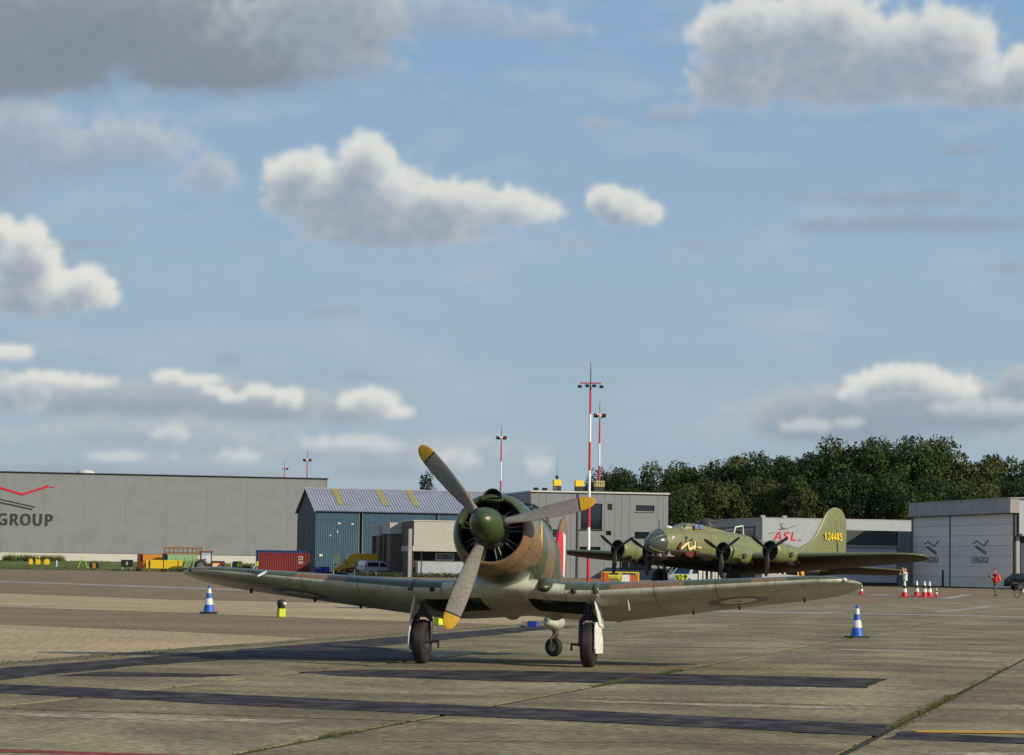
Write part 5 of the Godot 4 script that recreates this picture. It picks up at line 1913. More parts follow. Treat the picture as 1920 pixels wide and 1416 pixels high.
		for x in [3.22, 6.65]:
			var e_z := 2.0 if x < 5 else 1.35
			var hub := Vector3(x * s, 2.66 if x < 5 else 2.78, e_z)
			var tl := Basis(Vector3.RIGHT, deg_to_rad(-5.0))
			st = mb()
			var nc := []
			for q in [[-0.12, 0.62], [-0.16, 0.68], [-0.35, 0.72], [-0.8, 0.73], [-1.3, 0.7], [-1.32, 0.64], [-2.2, 0.62], [-3.4, 0.52], [-5.0, 0.32], [-6.0, 0.08]]:
				nc.append(ellipse(hub + tl * Vector3(0, -0.05 * absf(q[0]) * 0.4, q[0]), Vector3(q[1], 0, 0), Vector3(0, q[1], 0), 28))
			loft(st, nc, false, true)
			var nac := obj("engine_nacelle", st, M.olive, t)
			st = mb()
			loft(st, [ellipse(hub + tl * Vector3(0, 0, -0.12), Vector3(0.62, 0, 0), Vector3(0, 0.62, 0), 28), ellipse(hub + tl * Vector3(0, 0, -0.5), Vector3(0.6, 0, 0), Vector3(0, 0.6, 0), 28)], false, true, true)
			obj("cowl_opening", st, M.soot, nac)
			st = mb()
			lathe(st, [Vector2(0.3, -0.45), Vector2(0.27, -0.2), Vector2(0.16, -0.1), Vector2(0.12, 0.1), Vector2(0.09, 0.22), Vector2(0.02, 0.26)], 16, Transform3D(tl * Basis(Vector3.RIGHT, PI / 2), hub))
			obj("propeller_hub", st, M.soot, nac)
			for k in 9:
				st = mb()
				var a := TAU * k / 9.0
				box(st, hub + tl * Vector3(cos(a) * 0.42, sin(a) * 0.42, -0.34), Vector3(0.26, 0.17, 0.2), tl * Basis(Vector3.BACK, a), 0.03)
				obj("cylinder", st, M.rust if s < 0 and x < 5 else M.black, nac)
			for k in 3:
				var a: float = deg_to_rad([270.0, 30.0, 150.0][k] + (3.0 if x < 5 else -2.0))
				var out := Vector3(cos(a), sin(a), 0)
				var ac := Vector3(-sin(a), cos(a), 0)
				var br := []
				for q in [[0.12, 0.09, 0.08, 60], [0.35, 0.12, 0.055, 50], [0.7, 0.16, 0.035, 38], [1.15, 0.165, 0.025, 28], [1.5, 0.14, 0.018, 23], [1.68, 0.1, 0.012, 21], [1.765, 0.04, 0.008, 20]]:
					var tw := deg_to_rad(q[3])
					br.append(ellipse(hub + tl * (out * q[0] + Vector3(0, 0, 0.08)), tl * (ac * cos(tw) - Vector3.BACK * sin(tw)) * q[1], tl * (ac * sin(tw) + Vector3.BACK * cos(tw)) * q[2], 12))
				st = mb()
				loft(st, br)
				obj("propeller_blade", st, M.black, nac)
			# supercharger trunk and exhaust under the nacelle
			st = mb()
			tube(st, [hub + tl * Vector3(0.3, -0.45, -1.2), hub + tl * Vector3(0.3, -0.68, -1.8), hub + tl * Vector3(0.25, -0.75, -3.0)], [0.12, 0.16, 0.14], 10)
			obj("exhaust_trunk", st, M.dark_metal, nac)
			st = mb()
			box(st, hub + tl * Vector3(0.69 * s, -0.12, -1.6), Vector3(0.12, 0.3, 0.34), Basis.IDENTITY, 0.04)
			obj("air_inlet", st, M.olive_dark, nac)
		# main wheel
		var gear := Node3D.new()
		gear.name = "main_gear" if s < 0 else "main_gear_001"
		t.add_child(gear)
		var h := Vector3(3.22 * s, 0.71, 0.75)
		st = mb()
		lathe(st, [Vector2(0.36, -0.16), Vector2(0.52, -0.24), Vector2(0.64, -0.22), Vector2(0.705, -0.1), Vector2(0.71, 0.0), Vector2(0.705, 0.1), Vector2(0.64, 0.22), Vector2(0.52, 0.24), Vector2(0.36, 0.16)], 36, Transform3D(Basis(Vector3.BACK, -PI / 2), h), false)
		obj("tyre", st, M.rubber, gear)
		st = mb()
		lathe(st, [Vector2(0.02, 0.14), Vector2(0.1, 0.16), Vector2(0.3, 0.1), Vector2(0.37, 0.17), Vector2(0.38, -0.16), Vector2(0.02, -0.1)], 24, Transform3D(Basis(Vector3.BACK, -PI / 2 * s), h), false)
		obj("wheel_hub", st, M.dark_metal, gear)
		st = mb()
		tube(st, [h + Vector3(-0.36 * s, 0, 0), h + Vector3(-0.36 * s, 1.3, -0.1), h + Vector3(-0.1 * s, 1.9, -0.2)], [0.09, 0.11, 0.12], 10)
		tube(st, [h + Vector3(-0.36 * s, 0.25, 0.05), h + Vector3(-0.2 * s, 1.5, 1.0)], 0.05, 8)
		tube(st, [h + Vector3(-0.36 * s, 0.25, -0.05), h + Vector3(-0.3 * s, 1.4, -1.6)], 0.05, 8)
		tube(st, [h + Vector3(-0.4 * s, 0, 0), h + Vector3(0.1 * s, 0, 0)], 0.08, 8)
		obj("strut", st, M.dark_metal, gear)
		# tailplane
		st = mb()
		var tr := []
		for e in [[0.25, -12.6, 3.3], [2.0, -12.95, 2.9], [4.5, -13.5, 2.2], [5.8, -13.9, 1.6], [6.3, -14.25, 1.0], [6.52, -14.6, 0.4]]:
			var trr := PackedVector3Array()
			for p in foil(Vector3.ZERO, e[2], 0.1, true, 20):
				trr.append(Vector3(e[0] * s, 1.98 - 0.06 * e[0], e[1]) + Basis(Vector3.RIGHT, deg_to_rad(-13.0)) * p)
			tr.append(trr)
		loft(st, tr)
		obj("tailplane", st, M.olive, t)
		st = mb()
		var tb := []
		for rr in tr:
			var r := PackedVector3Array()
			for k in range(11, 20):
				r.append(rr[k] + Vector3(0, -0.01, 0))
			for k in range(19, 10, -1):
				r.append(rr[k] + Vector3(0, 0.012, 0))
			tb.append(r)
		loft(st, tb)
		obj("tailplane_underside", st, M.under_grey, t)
	# fin and rudder
	st = mb()
	var fr := []
	for e in [[2.45, -7.6, 9.0], [2.75, -9.4, 7.2], [3.1, -10.9, 5.7], [3.5, -12.0, 4.62], [4.0, -12.75, 3.9], [4.6, -13.25, 3.38], [5.2, -13.7, 2.85], [5.65, -14.1, 2.2], [5.9, -14.5, 1.5], [6.02, -14.85, 0.8], [6.06, -15.1, 0.25]]:
		fr.append(foil(Vector3(0, e[0], e[1]), e[2], 0.075 * minf(1.0, 3.4 / e[2]), false, 24))
	loft(st, fr)
	var fin := obj("tail_fin", st, M.olive, t)
	st = mb()
	bar(st, Vector3(0.14, 2.6, -15.4), Vector3(0.06, 5.8, -15.2), 0.03, 0.05)
	obj("rudder_hinge", st, M.olive_dark, fin)
	lettering("124485", 0.56, 2.35, M.yellow, fin, Vector3(0.215, 3.95, -14.75), Basis(Vector3(0, 0, -1), Vector3.UP, Vector3(1, 0, 0)) * Basis(Vector3.UP, deg_to_rad(3.0)))
	st = mb()
	lathe(st, [Vector2(0.3, 0.0), Vector2(0.26, 0.2), Vector2(0.1, 0.3), Vector2(0.01, 0.31)], 14, Transform3D(Basis(Vector3.RIGHT, -PI / 2), Vector3(0, 1.8, -17.0)))
	obj("tail_turret", st, M.glass, t)
	# star and code letter on the rear hull
	st = mb()
	var pts := PackedVector2Array()
	for k in 10:
		var a := TAU * k / 10.0 + PI / 2
		pts.append(Vector2(cos(a), sin(a)) * (0.62 if k % 2 == 0 else 0.25))
	var on := Basis(Vector3(0.075, 0, -1).normalized(), Vector3.UP, Vector3(1, 0, 0.075).normalized())
	prism(st, pts, 0.0, 0.02, Transform3D(on, Vector3(1.0, 1.62, -7.6)))
	obj("star", st, M.white, t)
	lettering("N", 1.0, 0.7, M.prop_yellow, t, Vector3(0.84, 1.6, -9.95), Basis(Vector3(0.09, 0, -1).normalized(), Vector3(-0.08, 1, 0).normalized(), Vector3(1, 0.08, 0.09).normalized()), "code_letter")
	# pale reclining figure and dull red flash painted on the nose
	var art := Transform3D(Basis(Vector3(0.04, 0, -1), Vector3(0.15, 1, 0), Vector3(1, -0.15, 0.04)), Vector3(1.155, 2.98, 2.75))
	for l in [[-1.0, -0.16, -0.4, 0.22, 0.14], [-0.9, -0.16, -0.22, 0.3, 0.12], [-0.4, 0.25, -0.1, -0.22, 0.14], [-0.1, -0.2, 0.5, 0.02, 0.2], [0.4, 0.0, 0.34, 0.34, 0.12], [0.4, -0.05, 1.05, -0.08, 0.1], [0.34, 0.0, 0.4, -0.24, 0.12]]:
		var a := Vector2(l[0], l[1])
		var b := Vector2(l[2], l[3])
		var n: Vector2 = (b - a).normalized().orthogonal() * l[4] * 0.5
		st = mb()
		prism(st, PackedVector2Array([a - n * 0.6, b - n, b + n, a + n * 0.6]), -0.06, 0.012 + 0.003 * (l[4] * 10.0), art)
		obj("painted_figure", st, mat(rgb(226, 204, 150), 0.6), t)
	st = mb()
	prism(st, PackedVector2Array([Vector2(-1.3, -0.1), Vector2(-1.0, 0.3), Vector2(-0.9, 0.05), Vector2(-1.05, -0.25)]), -0.06, 0.006, art)
	prism(st, PackedVector2Array([Vector2(-0.5, -0.45), Vector2(0.9, -0.3), Vector2(0.8, -0.55), Vector2(0.1, -0.75), Vector2(-0.4, -0.6)]), -0.1, 0.004, art)
	obj("painted_flash", st, M.rust, t)
	# tail wheel
	st = mb()
	lathe(st, [Vector2(0.15, -0.1), Vector2(0.3, -0.1), Vector2(0.33, 0.0), Vector2(0.3, 0.1), Vector2(0.15, 0.1)], 20, Transform3D(Basis(Vector3.BACK, -PI / 2), Vector3(0, 0.33, -12.2)))
	obj("tail_wheel", st, M.rubber, t)
	st = mb()
	tube(st, [Vector3(0.16, 0.33, -12.2), Vector3(0.16, 0.8, -12.0), Vector3(0.05, 1.6, -11.8)], [0.05, 0.06, 0.08], 8)
	obj("tail_strut", st, M.dark_metal, t)
	# ball turret under the hull
	st = mb()
	lathe(st, [Vector2(0.02, -0.55), Vector2(0.3, -0.48), Vector2(0.5, -0.25), Vector2(0.56, 0.0), Vector2(0.5, 0.25)], 18, Transform3D(Basis.IDENTITY, Vector3(0, 1.62, -5.0)))
	obj("ball_turret", st, M.olive_dark, t)

# ---------------------------------------------------------------- cones, lights, signs
func make_cone(called: String, label: String, low: Material, high: Material, tall: float, group: String) -> Node3D:
	var t := thing(called, label, "traffic cone", Vector3.ZERO, 0.0, group)
	var k := tall / 0.76
	var st := mb()
	box(st, Vector3(0, 0.022, 0), Vector3(0.46, 0.044, 0.46) * k, Basis.IDENTITY, 0.012)
	obj("base", st, M.black if low == M.blue else low, t)
	var y := [0.04, 0.24, 0.41, 0.55, 0.68, 0.76]
	for i in 5:
		st = mb()
		var r0 := lerpf(0.155, 0.03, y[i] / 0.78) * k
		var r1 := lerpf(0.155, 0.03, y[i + 1] / 0.78) * k
		if i == 4:
			lathe(st, [Vector2(r0, y[i] * k), Vector2(r1, y[i + 1] * k - 0.005), Vector2(r1 * 0.6, y[i + 1] * k)], 20)
		else:
			lathe(st, [Vector2(r0, y[i] * k), Vector2(r1, y[i + 1] * k)], 20)
		obj("band", st, low if (i % 2 == 0 and low == M.blue) or i == 0 else (M.black if i == 2 and low == M.red else high), t)
	return t

func cones_and_lights() -> void:
	var g := "blue and white cones round the fighter"
	var c := make_cone("blue_cone", "blue and white striped cone beyond the fighter's starboard wing tip", M.blue, M.white, 0.82, g)
	c.position = Vector3(-8.9, 0, -77.9)
	copy(c, "blue_cone", Vector3(8.08, 0, -60.8), 0.3, "blue and white striped cone on the concrete in front of the port wing tip", Vector3.ONE * 0.92)
	g = "red and white cones near the panelled hangar"
	c = make_cone("red_cone", "tall red and white cone standing at the feet of the person with raised arms", M.red, M.white, 0.95, g)
	c.position = Vector3(23.4, 0, -155.0)
	copy(c, "red_cone", Vector3(24.9, 0, -160), 0.2, "single tall red and white cone between the raised-arms person and the cone pair")
	copy(c, "red_cone", Vector3(24.9, 0, -157), 0.5, "left cone of the close red and white pair")
	copy(c, "red_cone", Vector3(25.2, 0, -157), 0.1, "right cone of the close red and white pair")
	c = make_cone("small_cone", "small plain red cone with white top, right of the cone pair", M.red, M.white, 0.52, g)
	c.position = Vector3(26.2, 0, -160.6)
	copy(c, "small_cone", Vector3(22.6, 0, -168), 0.4, "red cone peeping out below the fighter's port wing tip", Vector3.ONE * 1.3)
	# taxiway light boxes
	var t := thing("taxiway_light", "lime yellow box with a black lamp drum on top beside the blue cone", "taxiway light", Vector3(-6.43, 0, -74.2), 0.5, "lime yellow taxiway light boxes")
	var st := mb()
	box(st, Vector3(0, 0.12, 0), Vector3(0.2, 0.24, 0.2), Basis.IDENTITY, 0.012)
	obj("box", st, M.lime, t)
	st = mb()
	lathe(st, [Vector2(0.1, 0.24), Vector2(0.105, 0.3), Vector2(0.125, 0.4), Vector2(0.115, 0.46), Vector2(0.05, 0.49)], 16)
	obj("lamp_drum", st, M.black, t)
	st = mb()
	lathe(st, [Vector2(0.05, 0.0), Vector2(0.045, 0.03), Vector2(0.01, 0.04)], 12, Transform3D(Basis(Vector3.RIGHT, PI / 2), Vector3(0.05, 0.38, 0.11)))
	obj("lens", st, M.lamp_clear, t)
	t = thing("marker_block", "low lime yellow block on the asphalt behind the starboard wheel", "marker block", Vector3(-1.78, 0, -67.35), 0.75)
	st = mb()
	box(st, Vector3(0, 0.115, 0), Vector3(0.2, 0.23, 0.2), Basis.IDENTITY, 0.012)
	obj("block", st, M.lime, t)
	bx("cap", Vector3(0, 0.238, 0), Vector3(0.16, 0.014, 0.16), M.black, t, 0.005)
	t = thing("chock_pair", "blue wheel chock lying on the concrete beyond the fighter's tail wheel", "wheel chock", Vector3(0.62, 0, -66.6), 0.15)
	st = mb()
	prism(st, PackedVector2Array([Vector2(-0.12, 0), Vector2(0.12, 0), Vector2(0.05, 0.15), Vector2(-0.05, 0.15)]), -0.13, 0.13, Transform3D(Basis(Vector3.UP, 1.2), Vector3.ZERO), 0.012)
	obj("chock", st, M.deep_blue, t)
	st = mb()
	tube(st, [Vector3(-0.3, 0.02, 0.1), Vector3(-0.24, 0.13, 0.02), Vector3(-0.12, 0.1, 0)], 0.015, 6)
	tube(st, [Vector3(-0.34, 0.015, 0.0), Vector3(-0.3, 0.02, 0.1), Vector3(-0.2, 0.02, 0.14)], 0.015, 6)
	obj("handle", st, M.black, t)

func wheel(parent: Node, c: Vector3, r: float, w: float, called := "wheel") -> void:
	var st := mb()
	lathe(st, [Vector2(r * 0.62, -w * 0.5), Vector2(r * 0.9, -w * 0.5), Vector2(r, -w * 0.32), Vector2(r, w * 0.32), Vector2(r * 0.9, w * 0.5), Vector2(r * 0.62, w * 0.5)], 24, Transform3D(Basis(Vector3.BACK, -PI / 2), c), false)
	var o := obj(called, st, M.rubber, parent)
	st = mb()
	var s := signf(c.x) if c.x != 0.0 else 1.0
	lathe(st, [Vector2(0.005, w * 0.42), Vector2(r * 0.2, w * 0.44), Vector2(r * 0.45, w * 0.3), Vector2(r * 0.62, w * 0.46), Vector2(r * 0.64, -w * 0.4), Vector2(0.005, -w * 0.3)], 18, Transform3D(Basis(Vector3.BACK, -PI / 2 * s), c), false)
	obj("rim", st, M.metal, o)

# a body whose side outline is swept across its width, waisted above the belt; the nose looks along +z
func car_body(parent: Node, side: PackedVector2Array, half: float, belt: float, tuck: float, m: Material) -> void:
	var st := mb()
	var tris := Geometry2D.triangulate_polygon(side)
	if Geometry2D.is_polygon_clockwise(side):
		side.reverse()
		tris = Geometry2D.triangulate_polygon(side)
	var wide := func(p: Vector2) -> float: return half - tuck * clampf((p.y - belt) / 0.8, 0.0, 1.0)
	for s in [-1.0, 1.0]:
		for i in range(0, tris.size(), 3):
			var q := []
			for k in 3:
				var p := side[tris[i + k]]
				var wv: float = wide.call(p)
				q.append(Vector3((wv - 0.05) * s + 0.05 * s, p.y, p.x))
			face(st, q, Vector3(s, 0, 0))
	st.set_smooth_group(3)
	for i in side.size():
		var a := side[i]
		var b := side[(i + 1) % side.size()]
		var d := b - a
		var wa: float = wide.call(a)
		var wb: float = wide.call(b)
		face(st, [Vector3(-wa, a.y, a.x), Vector3(wa, a.y, a.x), Vector3(wb, b.y, b.x), Vector3(-wb, b.y, b.x)], Vector3(0, -d.x, d.y))
	st.set_smooth_group(-1)
	obj("body", st, m, parent)

func side_panel(parent: Node, called: String, poly: PackedVector2Array, x: float, belt: float, tuck: float, m: Material, thick := 0.012) -> void:
	for s in [-1.0, 1.0]:
		var st := mb()
		var k := tuck / 0.8
		prism(st, poly, 0.0, thick, Transform3D(Basis(Vector3(0, 0, 1), Vector3(-k * s, 1, 0), Vector3(s, k, 0)), Vector3(s * x + k * s * belt, 0, 0)))
		obj(called, st, m, parent)

func vehicles() -> void:
	# yellow delivery van; its nose points left in the photograph
	var v := thing("delivery_van", "mustard yellow high roofed delivery van numbered 901 beside the blue hangar", "van", Vector3(-17.9, 0, -314.5), -PI / 2 + 0.25)
	var side := PackedVector2Array([Vector2(2.95, 0.35), Vector2(3.02, 0.85), Vector2(2.86, 1.16), Vector2(2.2, 1.42), Vector2(1.62, 2.22), Vector2(1.3, 2.5), Vector2(0.7, 2.64), Vector2(-3.2, 2.62), Vector2(-3.4, 2.5), Vector2(-3.45, 0.4)])
	car_body(v, side, 1.0, 1.2, 0.12, M.van_yellow)
	side_panel(v, "side_window", PackedVector2Array([Vector2(1.95, 1.42), Vector2(1.52, 2.02), Vector2(0.95, 2.02), Vector2(0.95, 1.38)]), 0.985, 1.2, 0.12, M.glass)
	side_panel(v, "number_panel", PackedVector2Array([Vector2(-1.4, 1.2), Vector2(-1.4, 1.98), Vector2(-3.1, 1.98), Vector2(-3.1, 1.2)]), 0.985, 1.2, 0.12, M.black)
	side_panel(v, "side_rail", PackedVector2Array([Vector2(0.9, 1.98), Vector2(0.9, 2.04), Vector2(-3.1, 2.04), Vector2(-3.1, 1.985)]), 0.985, 1.2, 0.12, M.off_white, 0.02)
	side_panel(v, "sill", PackedVector2Array([Vector2(2.0, 0.36), Vector2(2.0, 0.55), Vector2(-1.6, 0.55), Vector2(-1.6, 0.36)]), 0.99, 1.2, 0.0, M.black, 0.02)
	lettering("901", 0.42, 1.0, M.white, v, Vector3(-0.96, 1.7, -2.25), Basis(Vector3(0, 0, 1), Vector3(0.15, 1, 0).normalized(), Vector3(-1, 0.15, 0).normalized()))
	var st := mb()
	prism(st, PackedVector2Array([Vector2(-0.82, 0), Vector2(0.82, 0), Vector2(0.72, 0.94), Vector2(-0.72, 0.94)]), 0, 0.012, Transform3D(Basis(Vector3(1, 0, 0), Vector3(0, 0.81, -0.587), Vector3(0, 0.587, 0.81)), Vector3(0, 1.44, 2.19)))
	obj("windscreen", st, M.glass, v)
	for x in [-0.75, 0.75]:
		st = mb()
		box(st, Vector3(x, 0.95, 2.9), Vector3(0.3, 0.24, 0.2), Basis.IDENTITY, 0.04)
		obj("headlight", st, M.lamp_clear, v)
	bx("bumper", Vector3(0, 0.5, 3.02), Vector3(1.9, 0.26, 0.14), M.black, v, 0.04)
	for p in [[-0.9, 2.3], [0.9, 2.3], [-0.9, -2.2], [0.9, -2.2]]:
		wheel(v, Vector3(p[0], 0.36, p[1]), 0.36, 0.26)
	for x in [-1.1, 1.1]:
		bx("wing_mirror", Vector3(x, 1.55, 1.85), Vector3(0.18, 0.3, 0.12), M.black, v, 0.03)
	# small silver van, nose to the right
	v = thing("small_van", "small silver van with dark side windows parked in front of the yellow one", "van", Vector3(-15.6, 0, -309.0), PI / 2 + 0.62)
	side = PackedVector2Array([Vector2(2.1, 0.3), Vector2(2.16, 0.62), Vector2(2.0, 0.86), Vector2(1.3, 1.05), Vector2(0.62, 1.68), Vector2(0.2, 1.8), Vector2(-1.9, 1.8), Vector2(-2.08, 1.66), Vector2(-2.18, 0.9), Vector2(-2.16, 0.35)])
	car_body(v, side, 0.88, 1.0, 0.14, M.silver)
	side_panel(v, "side_window", PackedVector2Array([Vector2(-0.25, 1.1), Vector2(-0.25, 1.6), Vector2(-1.75, 1.6), Vector2(-1.85, 1.12)]), 0.87, 1.0, 0.14, M.glass)
	side_panel(v, "side_window", PackedVector2Array([Vector2(1.05, 1.05), Vector2(0.5, 1.55), Vector2(-0.1, 1.6), Vector2(-0.1, 1.1)]), 0.87, 1.0, 0.14, M.glass)
	side_panel(v, "side_strip", PackedVector2Array([Vector2(1.0, 0.52), Vector2(1.0, 0.62), Vector2(-0.95, 0.62), Vector2(-0.95, 0.52)]), 0.88, 1.0, 0.0, M.black, 0.02)
	side_panel(v, "door_handle", PackedVector2Array([Vector2(0.12, 0.98), Vector2(0.12, 1.03), Vector2(-0.08, 1.03), Vector2(-0.08, 0.98)]), 0.88, 1.0, 0.0, M.black, 0.03)
	st = mb()
	prism(st, PackedVector2Array([Vector2(-0.72, 0), Vector2(0.72, 0), Vector2(0.62, 0.86), Vector2(-0.62, 0.86)]), 0, 0.012, Transform3D(Basis(Vector3(1, 0, 0), Vector3(0, 0.68, -0.735), Vector3(0, 0.735, 0.68)), Vector3(0, 1.08, 1.28)))
	obj("windscreen", st, M.glass, v)
	for x in [-0.66, 0.66]:
		st = mb()
		box(st, Vector3(x, 0.78, 2.04), Vector3(0.3, 0.2, 0.2), Basis.IDENTITY, 0.04)
		obj("headlight", st, M.lamp_clear, v)
		st = mb()
		box(st, Vector3(x * 1.2, 1.1, -2.1), Vector3(0.14, 0.5, 0.12), Basis.IDENTITY, 0.03)
		obj("tail_light", st, M.lamp_red, v)
	for p in [[-0.8, 1.4], [0.8, 1.4], [-0.8, -1.35], [0.8, -1.35]]:
		wheel(v, Vector3(p[0], 0.32, p[1]), 0.32, 0.22)
	# dark pick-up at the right edge
	v = thing("dark_car", "black car cut off by the right edge, in front of the roller door", "car", Vector3(45.2, 0, -226.0), PI / 2 + 0.1)
	side = PackedVector2Array([Vector2(2.3, 0.3), Vector2(2.34, 0.85), Vector2(1.2, 1.02), Vector2(0.6, 1.55), Vector2(-0.9, 1.58), Vector2(-1.5, 1.05), Vector2(-2.3, 1.0), Vector2(-2.34, 0.35)])
	side = PackedVector2Array([Vector2(2.3, 0.3), Vector2(2.34, 0.8), Vector2(1.3, 0.96), Vector2(0.6, 1.42), Vector2(-1.6, 1.46), Vector2(-2.15, 1.0), Vector2(-2.3, 0.9), Vector2(-2.34, 0.35)])
	car_body(v, side, 0.9, 0.95, 0.16, M.car_black)
	side_panel(v, "side_window", PackedVector2Array([Vector2(0.95, 1.0), Vector2(0.5, 1.34), Vector2(-1.5, 1.38), Vector2(-1.9, 1.0)]), 0.895, 0.95, 0.16, M.glass)
	side_panel(v, "trim_strip", PackedVector2Array([Vector2(-0.9, 0.62), Vector2(-0.9, 0.67), Vector2(-2.1, 0.67), Vector2(-2.1, 0.62)]), 0.9, 0.95, 0.0, M.metal, 0.02)
	for p in [[-0.82, 1.4], [0.82, 1.4], [-0.82, -1.4], [0.82, -1.4]]:
		wheel(v, Vector3(p[0], 0.33, p[1]), 0.33, 0.22)
	for x in [-0.7, 0.7]:
		bx("tail_light", Vector3(x, 0.85, -2.31), Vector3(0.3, 0.14, 0.08), M.lamp_red, v, 0.02)
	# bicycle in front of it
	var b := thing("bicycle", "bicycle with a white down tube standing at the right edge before the black car", "bicycle", Vector3(31.55, 0, -161.0), PI / 2 + 0.75)
	for z in [-0.52, 0.52]:
		st = mb()
		var pts := []
		for k in 33:
			pts.append(Vector3(0, 0.34 + 0.325 * sin(TAU * k / 32.0), z + 0.325 * cos(TAU * k / 32.0)))
		tube(st, pts, 0.022, 8, false)
		var w := obj("wheel", st, M.rubber, b)
		st = mb()
		for k in 10:
			var a := TAU * k / 10.0
			tube(st, [Vector3(0, 0.34, z), Vector3(0, 0.34 + 0.31 * sin(a), z + 0.31 * cos(a))], 0.003, 4)
		lathe(st, [Vector2(0.03, -0.05), Vector2(0.03, 0.05)], 8, Transform3D(Basis(Vector3.BACK, PI / 2), Vector3(0, 0.34, z)))
		obj("spokes", st, M.metal, w)
	st = mb()
	for e in [[Vector3(0, 0.34, -0.52), Vector3(0, 0.3, -0.05)], [Vector3(0, 0.3, -0.05), Vector3(0, 0.86, -0.2)], [Vector3(0, 0.34, -0.52), Vector3(0, 0.78, -0.18)], [Vector3(0, 0.8, -0.19), Vector3(0, 0.82, 0.32)], [Vector3(0, 0.94, 0.29), Vector3(0, 0.34, 0.52)]]:
		tube(st, [e[0], e[1]], 0.018, 8)
	obj("frame", st, M.black, b)
	st = mb()
	tube(st, [Vector3(0, 0.3, -0.05), Vector3(0, 0.78, 0.34)], 0.03, 8)
	obj("down_tube", st, M.white, b)
	st = mb()
	tube(st, [Vector3(-0.28, 0.98, 0.2), Vector3(-0.2, 1.0, 0.3), Vector3(0, 0.98, 0.31), Vector3(0.2, 1.0, 0.3), Vector3(0.28, 0.98, 0.2)], 0.014, 8)
	obj("handlebar", st, M.dark_metal, b)
	st = mb()
	box(st, Vector3(0, 0.9, -0.22), Vector3(0.14, 0.06, 0.26), Basis.IDENTITY, 0.025)
	obj("saddle", st, M.black, b)
	st = mb()
	tube(st, [Vector3(-0.12, 0.2, 0.0), Vector3(-0.06, 0.2, 0.0), Vector3(-0.06, 0.4, -0.1), Vector3(0.06, 0.2, 0.0)], 0.01, 6)
	obj("pedals", st, M.dark_metal, b)

# ---------------------------------------------------------------- equipment on the left
func corrugated_container(called: String, label: String, at: Vector3, turn: float, m: Material, group: String) -> Node3D:
	var t := thing(called, label, "shipping container", at, turn, group)
	var st := mb()
	box(st, Vector3(0, 1.3, 0), Vector3(5.94, 2.48, 2.3))
	obj("body", st, m, t)
	for e in [[0.0, 5.9], [PI, 5.9], [PI / 2, 2.3], [-PI / 2, 2.3]]:
		st = mb()
		var deep: float = 1.15 if e[1] > 3 else 2.97
		ribbed(st, -e[1] / 2, e[1] / 2, 0.2, 2.42, 0.275, 0.045, Transform3D(Basis(Vector3.UP, e[0]), Basis(Vector3.UP, e[0]) * Vector3(0, 0, deep + 0.005)))
		obj("wall", st, m, t)
	st = mb()
	for x in [-2.98, 2.98]:
		for z in [-1.16, 1.16]:
			box(st, Vector3(x, 1.3, z), Vector3(0.16, 2.59, 0.16), Basis.IDENTITY, 0.01)
	for y in [0.1, 2.5]:
		for z in [-1.17, 1.17]:
			box(st, Vector3(0, y, z), Vector3(5.8, 0.16, 0.12), Basis.IDENTITY, 0.01)
		for x in [-2.99, 2.99]:
			box(st, Vector3(x, y, 0), Vector3(0.12, 0.16, 2.2), Basis.IDENTITY, 0.01)
	obj("frame", st, m, t)
	return t

func sign_board(called: String, label: String, at: Vector3, wide: float, tall: float, foot: float, m: Material, text: String, m_text: Material, text_tall: float) -> Node3D:
	var t := thing(called, label, "sign", at, 0.06)
	bx("board", Vector3(0, foot + tall / 2, 0), Vector3(wide, tall, 0.16), m, t, 0.02)
	for x in [-wide * 0.36, wide * 0.36]:
		bx("leg", Vector3(x, foot / 2, 0), Vector3(0.07, foot, 0.07), M.off_white, t)
	if text != "":
		lettering(text, text_tall, 0.0, m_text, t, Vector3(0, foot + tall / 2, 0.085))
	return t

